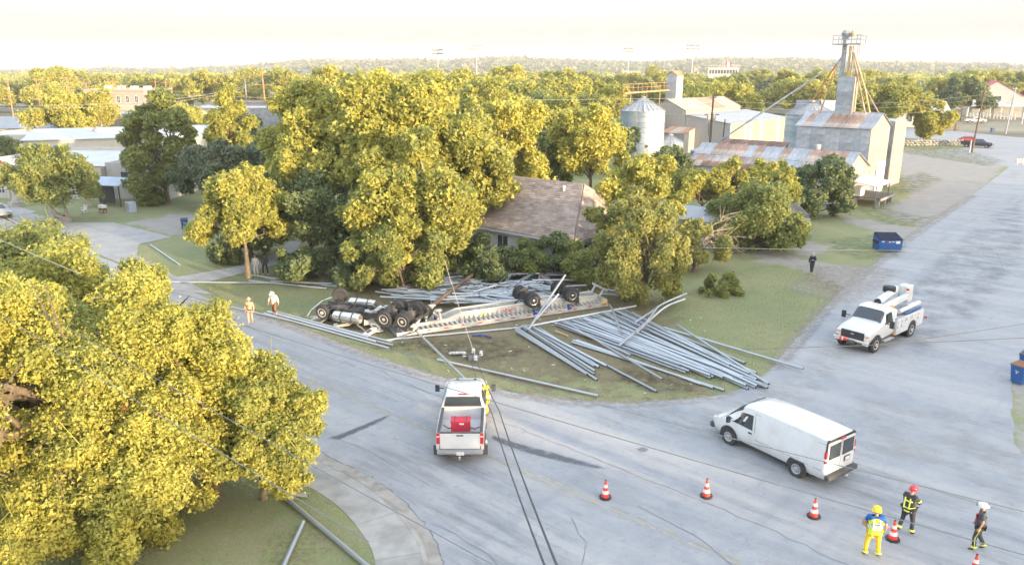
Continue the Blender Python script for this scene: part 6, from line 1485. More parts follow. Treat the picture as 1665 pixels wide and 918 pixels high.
# rear: two doors with windows, lights, dark roof band, bumper
for sd in (1, -1):
    MB().box((-2.835, sd * .455, 1.18), (.03, .86, 1.5)).build('rear_door', M['white_paint'], vn, bevel=.03)
    q = MB().box((-2.856, sd * .44, 1.52), (.02, .74, .62)).build('rear_window', M['glass'], vn, bevel=.015)
    MB().box((-2.80, sd * .935, 1.38), (.09, .1, .42)).box((-2.80, sd * .935, 1.15), (.09, .1, .08)).build('tail_light', M['red_light'], vn, bevel=.012)
    MB().box((-2.80, sd * .94, 1.27), (.095, .1, .07)).build('reversing_light', M['lens'], vn)
    MB().box((2.76, sd * .66, .82), (.2, .3, .18)).build('headlight', M['lens'], vn, bevel=.02); MB().box((2.62, sd * .84, .76), (.2, .12, .13)).build('turn_signal', M['amber_light'], vn, bevel=.01)
MB().box((-2.80, 0, 1.99), (.09, 1.74, .09)).box((-2.80, .90, 1.72), (.06, .08, .5)).box((-2.80, -.90, 1.72), (.06, .08, .5)).build('rear_trim', M['black'], vn, bevel=.015)
MB().box((-2.87, 0, 1.98), (.05, .3, .06)).build('brake_light', M['red_light'], vn)
MB().box((-2.95, 0, .52), (.22, 1.96, .2)).build('rear_bumper', M['dark'], vn, bevel=.04)
MB().box((-2.87, -.42, 1.0), (.03, .36, .2)).build('plate_holder', M['dark'], vn); text('4LX 27', .09, M['dark'], vn, (-2.905, -.42, 1.0), (PI / 2, 0, -PI / 2)) if False else None
MB().box((-2.892, -.42, 1.0), (.01, .29, .14)).build('license_plate', M['white'], vn)
MB().bar((-2.95, 0, .42), (-3.2, 0, .40), .07).lathe([(.035, 0), (.035, .06), (.05, .08), (0, .12)], 10, (-3.2, 0, .42)).build('tow_hitch', M['chrome'], vn)
MB().box((2.86, 0, .52), (.22, 1.8, .26)).build('front_bumper', M['dark'], vn, bevel=.05); MB().box((2.88, 0, .78), (.06, 1.0, .2)).build('grille', M['black'], vn)
MB().box((0, 0, .33), (4.6, 1.5, .16)).build('underbody', M['black'], vn)

# white pickup, seen from behind
pk = thing('pickup_truck', 'white crew cab pickup with a red cooler in its bed, seen from behind', 'pickup truck', (-2.18, 32.05, 0), R(90.5))
pst = [(-.62, ring(.5, .92, 1.3, 1.0, 1.35, .98, 1.38)), (-.6, ring(.5, .92, 1.3, 1.0, 1.36, .97, 1.40)), (-.5, ring(.5, .92, 1.3, 1.0, 1.80, .82, 1.92)), (-.3, ring(.5, .92, 1.3, 1.01, 1.84, .80, 1.98)), (.6, ring(.5, .92, 1.3, 1.01, 1.85, .80, 2.0)), (1.1, ring(.5, .92, 1.3, 1.01, 1.82, .78, 1.96)), (1.45, ring(.5, .92, 1.3, 1.01, 1.68, .78, 1.78)), (1.92, ring(.5, .92, 1.28, 1.01, 1.33, .84, 1.42)), (2.2, ring(.5, .92, 1.24, 1.0, 1.30, .84, 1.38)), (2.8, ring(.52, .92, 1.18, .99, 1.25, .82, 1.33)), (3.1, ring(.55, .88, 1.1, .95, 1.16, .8, 1.24)), (3.2, ring(.6, .82, 1.0, .9, 1.06, .74, 1.12))]
pb_ = Body(pst); pb_.shell('cab', M['white_paint'], pk)
pb_.patch('side_window', 'glass', pk, [(1.72, 4.2), (.62, 4.2), (.62, 5.9), (1.15, 5.9)], both=True, out=.01); pb_.patch('side_window', 'glass', pk, [(.52, 4.2), (-.42, 4.2), (-.3, 5.9), (.52, 5.9)], both=True, out=.01)

glasspane(pb_, pk, 1.9, 1.16, 6.25)
MB().slab([(-.612, .84, 1.43), (-.612, -.84, 1.43), (-.54, -.74, 1.86), (-.54, .74, 1.86)], .012).slab([(-.612, -.84, 1.43), (-.612, .84, 1.43), (-.54, .74, 1.86), (-.54, -.74, 1.86)], .012).build('rear_window', M['glass'], pk)
MB().box((-.50, 0, 1.955), (.07, .42, .05)).build('brake_light', M['red_light'], pk)
for y in (-.55, -.28, 0, .28, .55): MB().box((.25, y, 1.995), (1.1, .04, .015)).build('roof_rib', M['white_paint'], pk)
line(pk, pb_, [(.57, 1.9), (.57, 5.9)]); line(pk, pb_, [(1.75, 1.9), (1.85, 3.9)]); line(pk, pb_, [(-.5, 1.9), (-.5, 3.9)]); handles(pk, pb_, [.72, -.3])
bx0, bx1, bh = -3.1, -.66, 1.38
for sd in (1, -1):
    q = MB(); q.add([(bx0, sd * .99, .62), (bx1, sd * 1.0, .62), (bx1, sd * 1.01, 1.1), (bx1, sd * .99, bh), (bx0, sd * .97, bh), (bx0, sd * 1.0, 1.1), (bx0, sd * .86, bh), (bx1, sd * .88, bh), (bx0, sd * .86, .9), (bx1, sd * .88, .9), (bx0, sd * .86, .62), (bx1, sd * .88, .62)],
        [(0, 1, 2, 5)[::sd], (5, 2, 3, 4)[::sd], (4, 3, 7, 6)[::sd], (6, 7, 9, 8)[::sd], (8, 9, 11, 10)[::sd], (0, 5, 4, 6, 8, 10), (1, 2, 3, 7, 9, 11)]); q.build('bed_side', M['white_paint'], pk)
    MB().box(((bx0 + bx1) / 2, sd * .885, bh + .012), (bx1 - bx0 - .05, .13, .03)).build('bed_rail_cap', M['dark'], pk)
    MB().box((bx0 - .035, sd * .905, 1.08), (.06, .14, .36)).box((bx0 - .036, sd * .905, 1.32), (.06, .13, .12)).build('tail_light', M['red_light'], pk, bevel=.012)
    MB().box((bx0 - .04, sd * .905, 1.235), (.065, .13, .05)).build('reversing_light', M['lens'], pk)
    MB().box((2.45, sd * .42, 1.40), (.22, .13, .07)).build('hood_vent', M['dark'], pk)
    MB().box((3.12, sd * .72, .98), (.2, .34, .18)).build('headlight', M['lens'], pk)
    mirror(pk, (1.55, sd * 1.0, 1.38), sd, (.12, .2, .34), arm=.22); MB().box((-.9, sd * 1.03, .62), (.3, .04, .1)).build('mud_guard', M['dark'], pk)
    MB().box((-2.75, sd * 1.0, .42), (.04, .28, .44)).build('mud_flap', M['dark'], pk)
MB().box(((bx0 + bx1) / 2, 0, .82), (bx1 - bx0, 1.76, .06)).build('bed_floor', M['white_paint'], pk)
for k in range(11): MB().box(((bx0 + bx1) / 2, -.8 + k * .16, .862), (bx1 - bx0 - .1, .07, .02)).build('floor_rib', M['white_paint'], pk)
MB().box((bx1 + .0, 0, 1.08), (.05, 1.76, .58)).build('bed_front', M['white_paint'], pk)
MB().box((bx0 - .01, 0, 1.02), (.08, 1.66, .70)).build('tailgate', M['white_paint'], pk, bevel=.02); MB().box((bx0 + .0, 0, bh + .01), (.11, 1.68, .03)).build('tailgate_cap', M['dark'], pk)
MB().box((bx0 - .055, 0, 1.28), (.03, .3, .05)).build('tailgate_handle', M['dark'], pk)
text('CHEVROLET', .17, M['lens'], pk, (bx0 - .058, 0, .86), (PI / 2, 0, -PI / 2))
MB().box((bx0 - .16, 0, .60), (.24, 1.9, .14)).build('rear_bumper', M['grey_plastic'], pk, bevel=.03); MB().box((bx0 - .17, 0, .47), (.16, .9, .12)).build('bumper_step', M['dark'], pk, bevel=.02)
MB().box((bx0 - .285, -.02, .58), (.012, .32, .15)).build('license_plate', M['white'], pk); MB().box((bx0 - .29, .19, .60), (.012, .07, .06)).build('plate_light', M['amber_light'], pk)
MB().bar((bx0 - .2, 0, .42), (bx0 - .45, 0, .42), .08).lathe([(.04, 0), (.055, .06), (0, .1)], 10, (bx0 - .45, 0, .45)).build('tow_hitch', M['chrome'], pk)
MB().box((3.22, 0, .62), (.18, 1.86, .3)).build('front_bumper', M['chrome'], pk, bevel=.04); MB().box((3.2, 0, .98), (.08, 1.1, .32)).build('grille', M['black'], pk)
MB().box((0, 0, .48), (5.4, 1.3, .16)).build('underbody', M['black'], pk)
for x in (-2.05, 2.12):
    arch(pk, x, .48, .52, 1.008)
    for sd in (1, -1): wheel(pk, (x, sd * .90, .43), .43, .27, 'rim', side=sd, deep=.02, holes=8)
cx = thing('cooler', 'red cooler box with black strap marks in the pickup bed', 'cooler', (pk.matrix_basis @ Vector((-1.75, .04, .86))), R(90.5))
MB().box((0, 0, .22), (.5, .82, .44)).build('box', M['red_box'], cx, bevel=.03); MB().box((0, 0, .475), (.54, .86, .07)).build('lid', M['red_box'], cx, bevel=.02)
for y in (-.25, .25): MB().box((0, y, .50), (.56, .04, .03)).build('strap', M['dark'], cx)
MB().box((-.285, -.05, .4), (.02, .2, .07)).build('latch', M['white'], cx)
ch = MB(); pts = [pk.matrix_basis @ Vector(v) for v in ((-1.7, -.85, .98), (-1.75, -.62, .93), (-1.85, -.55, .92), (-1.75, -.42, .95), (-1.8, .45, .96), (-1.7, .6, .92), (-1.6, .8, 1.0))]; ch.tube(smooth_line(pts, 3), .025, 6); tag(ch.build('chain', M['dark_wood']), 'dirty tow chain stretched across the pickup bed behind the cooler', 'chain')
for k, (x, y) in enumerate(((-1.8, -.60), (-1.72, -.7))): pass

# white utility bucket truck coming up the cross street
ut = thing('bucket_truck', 'white utility bucket truck with tool boxes and a folded boom on the cross street', 'truck', (22.36, 44.35, 0), R(219.6))
ust = [(.35, ring(.62, .95, 1.5, 1.02, 2.1, .86, 2.28)), (.45, ring(.6, .96, 1.5, 1.04, 2.14, .86, 2.34)), (1.1, ring(.6, .96, 1.5, 1.04, 2.14, .86, 2.35)), (1.4, ring(.6, .96, 1.5, 1.04, 2.05, .84, 2.24)), (1.85, ring(.6, .96, 1.48, 1.04, 1.62, .88, 1.80)), (2.02, ring(.6, .96, 1.46, 1.04, 1.52, .88, 1.62)), (2.6, ring(.6, .96, 1.36, 1.03, 1.43, .88, 1.53)), (3.05, ring(.62, .94, 1.24, 1.0, 1.34, .86, 1.44)), (3.3, ring(.66, .9, 1.14, .97, 1.2, .82, 1.30)), (3.36, ring(.7, .86, 1.1, .92, 1.15, .78, 1.24))]
ub = Body(ust); ub.shell('cab', M['white_paint'], ut); glasspane(ub, ut, 1.96, 1.42, 6.2)
ub.patch('side_window', 'glass', ut, [(1.75, 4.2), (.66, 4.2), (.7, 5.9), (1.35, 5.9)], both=True, out=.01); line(ut, ub, [(.56, 1.9), (.58, 5.9)]); line(ut, ub, [(1.78, 1.9), (1.86, 3.9)]); handles(ut, ub, [.72])
MB().box((3.38, 0, 1.0), (.08, 1.36, .50)).build('grille', M['black'], ut, bevel=.03); q = MB()
for k in range(5): q.box((3.43, 0, .82 + k * .09), (.02, 1.26, .02))
for k in range(9): q.box((3.428, -.56 + k * .14, 1.0), (.02, .02, .42))
q.build('grille_bar', M['dark'], ut); MB().box((3.44, 0, 1.10), (.02, .2, .07)).build('badge', M['chrome'], ut)
for sd in (1, -1):
    MB().box((3.33, sd * .83, 1.14), (.12, .26, .12)).build('headlight', M['lens'], ut, bevel=.015); MB().box((3.34, sd * .83, 1.04), (.12, .26, .06)).build('turn_signal', M['amber_light'], ut)
    MB().box((3.33, sd * .83, .95), (.12, .26, .09)).build('headlight', M['lens'], ut); MB().box((3.46, sd * .84, .66), (.12, .3, .14)).build('fog_light', M['lens'], ut)
    mirror(ut, (1.75, sd * 1.03, 1.62), sd, (.12, .24, .42), arm=.30)
    MB().box((1.1, sd * 1.06, .52), (1.1, .22, .05)).build('step', M['alum'], ut)
    # utility body: tool cabinets with doors
    MB().box((-1.55, sd * .92, 1.05), (3.55, .36, .96)).build('tool_body', M['white_paint'], ut, bevel=.02)
    for x, w_, z, h_ in ((.02, .42, 1.05, .82), (-.5, .52, 1.05, .82), (-1.1, .6, 1.32, .36), (-1.9, .9, 1.32, .36), (-2.75, .7, 1.1, .78)):
        d = MB().box((x, sd * 1.105, z), (w_ - .05, .025, h_)).build('cabinet_door', M['white_paint'], ut, bevel=.008); MB().box((x + w_ * .3, sd * 1.125, z), (.06, .02, .09)).box((x + w_ * .3, sd * 1.125, z + h_ * .36), (.05, .02, .04)).build('latch', M['dark'], d)
    MB().box((-1.55, sd * .92, 1.55), (3.5, .3, .04)).build('rail_cap', M['galv'], ut)
    MB().box((.3, sd * 1.0, .66), (.06, .1, .16)).build('marker_light', M['amber_light'], ut)
MB().box((-1.55, 0, .95), (3.5, 1.5, .10)).build('bed_floor', M['galv'], ut); MB().box((3.52, 0, .76), (.14, 2.1, .1)).build('front_bumper', M['beam_white'], ut, bevel=.02); MB().box((3.44, 0, .62), (.14, 1.9, .16)).build('front_valance', M['dark'], ut)
for y, a_ in ((-.55, .18),):
    q = MB().lathe([(.14, 0), (.09, .25), (.05, .42), (0, .44)], 14, (3.62, y, .74), 'Y').build('safety_cone', M['orange'], ut); MB().lathe([(.12, .11), (.088, .25), (0, .26)], 14, (3.62, y, .74), 'Y').build('cone_band', M['white'], q)
MB().lathe([(.15, -.2), (.15, .2)], 14, (3.56, .1, .62), 'Y').build('winch', M['dark'], ut)
MB().box((-.3, 0, .62), (6.4, 1.2, .2)).build('underbody', M['black'], ut)
MB().box((-3.4, 0, .78), (.3, 2.0, .08)).build('rear_step', M['galv'], ut); q = MB(); q.bar((-3.5, .9, .8), (-3.9, 1.0, .75), .1); q.build('rear_arm', M['grey_plastic'], ut); MB().box((-3.95, 1.0, .8), (.12, .14, .14)).build('tail_light', M['red_light'], ut)
# boom: pedestal, lower arm, upper arm tube, knuckle and bucket
q = MB(); q.lathe([(.3, 1.0), (.3, 1.3), (.22, 1.35), (.22, 1.9), (.28, 1.95), (.28, 2.1)], 16, (-.2, .1, 0)); q.build('turret', M['white_paint'], ut)
MB().tube([(-.1, -.35, 2.25), (-2.7, -.45, 2.55)], [.26, .24], 14).build('upper_boom', M['white_paint'], ut); MB().lathe([(.2, -.03), (.2, .03)], 14, (-.06, -.35, 2.25), 'X').build('boom_end', M['black'], ut)
MB().bar((.3, .25, 2.1), (-2.3, .35, 2.35), .28, .3).build('lower_boom', M['white_paint'], ut, bevel=.03); MB().bar((-.4, .12, 1.6), (-1.3, .2, 2.1), .09).build('hydraulic_ram', M['dark'], ut); MB().box((-.9, .425, 2.28), (.22, .01, .14)).build('label', M['yellow'], ut)
q = MB(); q.box((-2.75, 0, 2.55), (.5, .5, .75)); q.build('knuckle', M['white_paint'], ut, bevel=.06); MB().lathe([(.0, 2.5), (.36, 2.52), (.38, 2.62), (.36, 2.86), (.0, 2.9)], 16, (-1.9, -.55, 0)).build('bucket_cover', M['black'], ut, bevel=0)
q = MB(); q.box((-3.2, -.1, 2.3), (.66, .66, 1.05)); q.build('bucket', M['white_paint'], ut, bevel=.06); MB().box((-2.4, .35, 2.75), (.1, .14, .12)).build('control_knob', M['red_light'], ut)
MB().box((-3.0, .55, 1.72), (.9, .5, .05)).build('side_platform', M['white_paint'], ut)
MB().tube([(-.6, .75, 1.78), (-3.1, .82, 1.9)], .14, 12).build('hose_tube', M['white_paint'], ut); MB().tube([(-.9, .95, 1.64), (-3.0, .98, 1.66)], .07, 10).build('conduit', M['blue_bin'], ut); MB().box((-1.8, .6, 1.65), (2.2, .2, .1)).build('tray', M['dark'], ut)
MB().lathe([(.16, 0), (.16, .55), (.12, .6), (0, .62)], 14, (.12, .78, 1.5)).build('water_cooler', M['white'], ut); MB().lathe([(.12, 0), (.12, .3), (0, .32)], 12, (-.15, .5, 1.9)).build('beacon', M['amber_light'], ut)
MB().box((-2.3, -.1, 1.25), (1.4, 1.0, .5)).build('cargo', M['galv_wall'], ut); MB().tube([(-1.5, -.8, 1.9), (-3.2, -.8, 2.0)], .05, 8).build('conduit', M['dark'], ut)
for y in (-.35, -.12, .12, .35): MB().lathe([(.05, 0), (.03, .05), (0, .06)], 8, (.95, y, 2.34)).build('roof_light', M['amber_light'], ut)
for x in (-1.85, 2.55):
    arch(ut, x, .55, .55, 1.045 if x > 0 else 1.11)
    for sd in (1, -1): wheel(ut, (x, sd * (.94 if x > 0 else 1.0), .48), .48, .26, 'rim_white', side=sd, dual=x < 0, deep=.05, holes=8)

# black pickup on the far road
def far_pickup(label, p, rz, m, rim='rim'):
    t = thing('pickup_truck', label, 'pickup truck', p, rz)
    st = [(-.62, ring(.42, .92, 1.15, .98, 1.2, .96, 1.22)), (-.5, ring(.42, .92, 1.15, .98, 1.66, .78, 1.82)), (1.0, ring(.42, .92, 1.15, .98, 1.66, .76, 1.84)), (1.7, ring(.42, .92, 1.12, .98, 1.2, .8, 1.28)), (2.85, ring(.45, .9, 1.0, .95, 1.08, .78, 1.14)), (2.95, ring(.5, .82, .9, .9, .95, .7, 1.0))]
    b = Body(st); b.shell('cab', M[m], t); glasspane(b, t, 1.68, 1.05, 6.2)
    b.patch('side_window', 'glass', t, [(1.5, 4.2), (-.42, 4.2), (-.35, 5.9), (1.0, 5.9)], both=True, out=.01)
    for sd in (1, -1): MB().box((-1.75, sd * .9, .88), (2.3, .14, .64)).build('bed_side', M[m], t); MB().box((2.88, sd * .7, .92), (.12, .3, .16)).build('headlight', M['lens'], t); MB().box((-2.92, sd * .9, .98), (.06, .14, .3)).build('tail_light', M['red_light'], t)
    MB().box((-2.87, 0, .88), (.08, 1.7, .62)).build('tailgate', M[m], t); MB().box((-1.75, 0, .7), (2.3, 1.7, .06)).build('bed_floor', M['dark'], t); MB().box((2.95, 0, .5), (.16, 1.8, .24)).box((-2.98, 0, .5), (.14, 1.8, .2)).build('bumper', M['chrome'], t); MB().box((0, 0, .42), (5, 1.3, .14)).build('underbody', M['black'], t)
    for x in (-1.75, 1.95):
        arch(t, x, .42, .46, .985)
        for sd in (1, -1): wheel(t, (x, sd * .86, .4), .4, .25, rim, side=sd, deep=.02, holes=6)
    return t
M['navy_paint'] = mat('navy_paint', (.025, .03, .05), .3, var=.05, coat=.7); M['silver_paint'] = mat('silver_paint', (.30, .32, .33), .35, .3, var=.05, coat=.5); M['red_paint'] = mat('red_paint', (.45, .04, .05), .4, coat=.5)
far_pickup('black crew cab pickup driving on the far road behind the elevator', (98.6, 164.9, .02), R(-41), 'navy_paint')
far_pickup('white pickup parked on the grass before the white rail fence', (143.5, 243, 0), R(-12), 'white_paint')
def far_car(label, p, rz, m, h=1.5, name='parked_car', cat='car', L=4.5):
    t = thing(name, label, cat, p, rz); k = L / 4.5
    st = [(-2.2 * k, ring(.35, .8, .8, .86, .9, .72, .98)), (-2.0 * k, ring(.3, .84, .88, .9, h * .68, .74, h * .74)), (-1.3 * k, ring(.3, .84, .9, .92, h * .88, .70, h * .97)), (0, ring(.3, .84, .9, .92, h * .9, .70, h)), (.5 * k, ring(.3, .84, .9, .92, h * .84, .70, h * .93)), (1.15 * k, ring(.3, .84, .86, .91, .9, .76, 1.0)), (2.0 * k, ring(.34, .8, .72, .88, .78, .72, .84)), (2.25 * k, ring(.42, .7, .6, .76, .64, .6, .68))]
    b = Body(st); b.shell('body', M[m], t); glasspane(b, t, 1.12 * k, .5 * k, 6.2); glasspane(b, t, -1.95 * k, -1.4 * k, 6.3, -1, 'rear_window')
    b.patch('side_window', 'glass', t, [(1.0 * k, 4.2), (-1.6 * k, 4.2), (-1.3 * k, 5.9), (.55 * k, 5.9)], both=True, out=.01)
    for sd in (1, -1): MB().box((2.1 * k, sd * .62, .66), (.2, .26, .12)).build('headlight', M['lens'], t); MB().box((-2.16 * k, sd * .68, .82), (.1, .22, .14)).build('tail_light', M['red_light'], t)
    for x in (-1.35 * k, 1.35 * k):
        arch(t, x, .33, .37, .915)
        for sd in (1, -1): wheel(t, (x, sd * .80, .32), .32, .2, 'rim', side=sd, deep=.02, holes=6)
    return t
far_car('silver blue car at the left edge of the street behind the oak shoots', G(-6, 352, 0), R(-35), 'silver_paint')
far_car('pink red car half hidden behind the far utility pole', (103.5, 176, 0), R(-20), 'red_paint')
far_car('dark car on the far side of the grey building roof', G(345, 236), R(10), 'navy_paint')
jp = thing('parked_jeep', 'grey off road jeep parked under the dark green tree', 'jeep', (28.9, 78.6, 0), R(-12))
MB().box((0, 0, .85), (3.6, 1.6, .5)).build('body', M['silver_paint'], jp, bevel=.06); MB().box((1.2, 0, 1.08), (1.3, 1.3, .12)).build('hood', M['silver_paint'], jp, bevel=.04); MB().box((-.6, 0, 1.45), (2.0, 1.45, .72)).build('hardtop', M['dark'], jp, bevel=.06)
MB().box((1.86, 0, .55), (.14, 1.7, .16)).build('bumper', M['dark'], jp)
for sd in (1, -1):
    MB().box((-.6, sd * .735, 1.5), (1.6, .02, .4)).build('side_window', M['glass'], jp); MB().lathe([(.1, 0), (.1, .04), (0, .05)], 12, (1.8, sd * .5, .92), 'X').build('headlight', M['lens'], jp); MB().box((1.25, sd * .86, .95), (1.0, .24, .06)).build('fender', M['dark'], jp)
    for x in (-1.2, 1.25): wheel(jp, (x, sd * .85, .4), .4, .25, 'rim', side=sd, deep=.02, holes=5)
mc = thing('motorcycle', 'red motorcycle parked beside the far road at the right edge', 'motorcycle', (105.9, 151.3, 0), R(-30))
for x in (-.7, .7): wheel(mc, (x, 0, .32), .32, .12, 'chrome', side=1, deep=.0, name='wheel')
MB().tube([(-.3, 0, .7), (.2, 0, .82), (.5, 0, .75)], [.14, .2, .08], 10).build('fuel_tank', M['red_paint'], mc); MB().box((-.45, 0, .74), (.6, .26, .1)).build('seat', M['black'], mc, bevel=.03); MB().box((0, 0, .45), (.45, .3, .35)).build('engine', M['dark'], mc)
MB().tube([(.7, 0, .32), (.5, 0, .95), (.4, .35, 1.05)], .03, 6).tube([(.5, 0, .95), (.4, -.35, 1.05)], .03, 6).build('fork', M['chrome'], mc)
# far road barricade
bc = thing('barricade', 'small red and white striped barricade at the far intersection', 'barricade', G(1657, 268), R(10))
for z in (.5, .9):
    for k in range(6): MB().bar((-.75 + k * .25, 0, z), (-.5 + k * .25, 0, z), .04, .22).build('stripe', M['white' if k % 2 else 'red_light'], bc)
for x in (-.6, .6): MB().bar((x, -.3, 0), (x, 0, 1.1), .05).bar((x, .3, 0), (x, 0, 1.1), .05).build('leg', M['galv'], bc)
# ---------------- people ----------------
def skin_mesh(name, joints, edges, m, par, sub=1, root=0):
    """one continuous surface grown over connected joints with a radius each"""
    bm = bmesh.new(); sk = bm.verts.layers.skin.verify(); V = []
    for p, r in joints:
        v = bm.verts.new(p); v[sk].radius = (r, r) if isinstance(r, (int, float)) else r; V.append(v)
    V[root][sk].use_root = True
    for a, b in edges: bm.edges.new((V[a], V[b]))
    me = bpy.data.meshes.new(name); bm.to_mesh(me); bm.free(); me.materials.append(M[m])
    o = inst(name, me, par); s = o.modifiers.new('skin', 'SKIN'); s.use_smooth_shade = True
    if sub: q = o.modifiers.new('sub', 'SUBSURF'); q.levels = q.render_levels = sub
    return o
def hand(J, E, w, d, palm, wi, sc=1):
    """palm and five unequal fingers curling from wrist joint w along direction d"""
    d = d.normalized(); n = palm.normalized(); sd = d.cross(n).normalized()
    J.append((w + d * .05 * sc, .028 * sc)); k = len(J) - 1; E.append((wi, k))
    for i, (o, L) in enumerate(((-.027, .065), (-.009, .075), (.009, .070), (.026, .055))):
        b = w + d * .085 * sc + sd * o * sc; J.append((b, .011 * sc)); E.append((k, len(J) - 1))
        c = b + (d * .8 + n * .35).normalized() * L * .55 * sc; J.append((c, .009 * sc)); E.append((len(J) - 2, len(J) - 1))
        e = c + (d * .35 + n * .9).normalized() * L * .5 * sc; J.append((e, .007 * sc)); E.append((len(J) - 2, len(J) - 1))
    b = w + d * .035 * sc - sd * .035 * sc + n * .01; J.append((b, .012 * sc)); E.append((k, len(J) - 1))
    J.append((b + (d * .7 - sd * .5 + n * .4).normalized() * .045 * sc, .009 * sc)); E.append((len(J) - 2, len(J) - 1))
def person(label, loc, rz, h=1.78, pose={}, top='white', bottom='dark', shoes='black', sleeves='long', hat=None, hair='dark_wood', bulk=1.0, extras=None, coat=False, cat='person'):
    s = h / 1.78; g = thing('person', label, cat, loc, rz)
    J0 = dict(pelvis=(0, 0, .96), waist=(0, 0, 1.08), chest=(0, .01, 1.30), neck=(0, 0, 1.49), hb=(0, .01, 1.57), ht=(0, .015, 1.70),
              sL=(-.18, 0, 1.43), eL=(-.25, -.03, 1.15), wL=(-.25, .05, .90), sR=(.18, 0, 1.43), eR=(.25, -.03, 1.15), wR=(.25, .05, .90),
              hL=(-.095, 0, .92), kL=(-.12, .03, .52), aL=(-.12, -.02, .10), tL=(-.14, .15, .04), hR=(.095, 0, .92), kR=(.12, .03, .52), aR=(.12, -.02, .10), tR=(.14, .15, .04))
    J0.update(pose); Q = {k: Vector(v) * s for k, v in J0.items()}; b = bulk * s
    # body
    order = ['pelvis', 'waist', 'chest', 'neck', 'hb', 'ht', 'sL', 'eL', 'wL', 'sR', 'eR', 'wR', 'hL', 'kL', 'aL', 'tL', 'hR', 'kR', 'aR', 'tR']
    rad = dict(pelvis=.12, waist=.11, chest=.13, neck=.055, hb=.068, ht=.088, sL=.06, eL=.042, wL=.026, sR=.06, eR=.042, wR=.026, hL=.085, kL=.055, aL=.04, tL=.035, hR=.085, kR=.055, aR=.04, tR=.035)
    J = [(Q[k], rad[k] * s) for k in order]; ix = {k: i for i, k in enumerate(order)}
    E = [(ix[a], ix[c]) for a, c in (('pelvis', 'waist'), ('waist', 'chest'), ('chest', 'neck'), ('neck', 'hb'), ('hb', 'ht'), ('chest', 'sL'), ('sL', 'eL'), ('eL', 'wL'), ('chest', 'sR'), ('sR', 'eR'), ('eR', 'wR'), ('pelvis', 'hL'), ('hL', 'kL'), ('kL', 'aL'), ('aL', 'tL'), ('pelvis', 'hR'), ('hR', 'kR'), ('kR', 'aR'), ('aR', 'tR'))]
    for w, e in (('wL', 'eL'), ('wR', 'eR')):
        hand(J, E, Q[w], Q[w] - Q[e], Vector((1 if w == 'wL' else -1, .3, 0)), ix[w], s)
    up = (Q['ht'] - Q['hb']).normalized(); fw = Vector((0, 1, 0)) if 'face' not in pose else Vector(pose['face']); fw = (fw - up * fw.dot(up)).normalized(); rt = fw.cross(up)
    hc = Q['hb'].lerp(Q['ht'], .55)
    skin_mesh('body', J, E, 'skin', g, 1)
    f = MB(); f.lathe([(0, -.02), (.02, -.01), (.012, .02), (0, .03)], 8, hc + fw * .088 * s - up * .01, 'Z'); f.build('nose', M['skin'], g)
    e_ = MB()
    for q in (-.032, .032): e_.box(hc + fw * .083 * s + rt * q * s + up * .018 * s, (.016, .016, .01))
    e_.build('eye', M['black'], g); MB().box(hc + fw * .082 * s - up * .05 * s, (.04, .014, .01)).build('mouth', M['red_wood'], g)
    for q in (-1, 1): MB().lathe([(0, -.03), (.018, -.01), (.016, .015), (0, .03)], 8, hc + rt * .086 * s * q).build('ear', M['skin'], g)
    # clothes
    J = [(Q['pelvis'] - Vector((0, 0, .02 if not coat else .22)), .155 * b), (Q['waist'], .155 * b), (Q['chest'], .168 * b), (Q['neck'] - up * .03 * s, .075 * s), (Q['sL'], .085 * s), (Q['sR'], .085 * s)]
    E = [(0, 1), (1, 2), (2, 3), (2, 4), (2, 5)]
    for i, (sh, el, wr) in enumerate((('sL', 'eL', 'wL'), ('sR', 'eR', 'wR'))):
        J.append((Q[el] if sleeves == 'long' else Q[sh].lerp(Q[el], .8), .062 * s)); E.append((4 + i, len(J) - 1))
        if sleeves == 'long': J.append((Q[wr].lerp(Q[el], .12), .046 * s)); E.append((len(J) - 2, len(J) - 1))
    skin_mesh('jacket' if sleeves == 'long' else 'shirt', J, E, top, g, 1, root=1)
    J = [(Q['pelvis'] + Vector((0, 0, .03)), .145 * b), (Q['hL'], .105 * b), (Q['kL'], .080 * s), (Q['aL'] + (Q['kL'] - Q['aL']) * .08, .066 * s), (Q['hR'], .105 * b), (Q['kR'], .080 * s), (Q['aR'] + (Q['kR'] - Q['aR']) * .08, .066 * s)]
    skin_mesh('trousers', J, [(0, 1), (1, 2), (2, 3), (0, 4), (4, 5), (5, 6)], bottom, g, 1)
    for a, t in (('aL', 'tL'), ('aR', 'tR')):
        bk = Q[a] + (Q[a] - Q[t]).normalized() * .05; bk.z = Q[t].z + .01
        skin_mesh('boot', [(Q[a] + Vector((0, 0, .04)), .055 * s), (Q[a] - Vector((0, 0, .03)), .05 * s), (Q[t], .042 * s)], [(0, 1), (1, 2)], shoes, g, 1)
    # headwear or hair
    Mx = Matrix((rt, fw, up)).transposed()
    def cap(prof, m, name, brim=None, sy=1.15):
        mb = MB(); mb.lathe([(r * s, z * s) for r, z in prof], 20, sy=sy); 
        if brim: mb.prism([(math.cos(a) * brim[0] * s, math.sin(a) * brim[1] * s + brim[2] * s) for a in [2 * PI * k / 24 for k in range(24)]], -.008 * s, .012 * s)
        mb.v = [tuple(hc + Mx @ Vector(p)) for p in mb.v]; return mb.build(name, M[m], g)
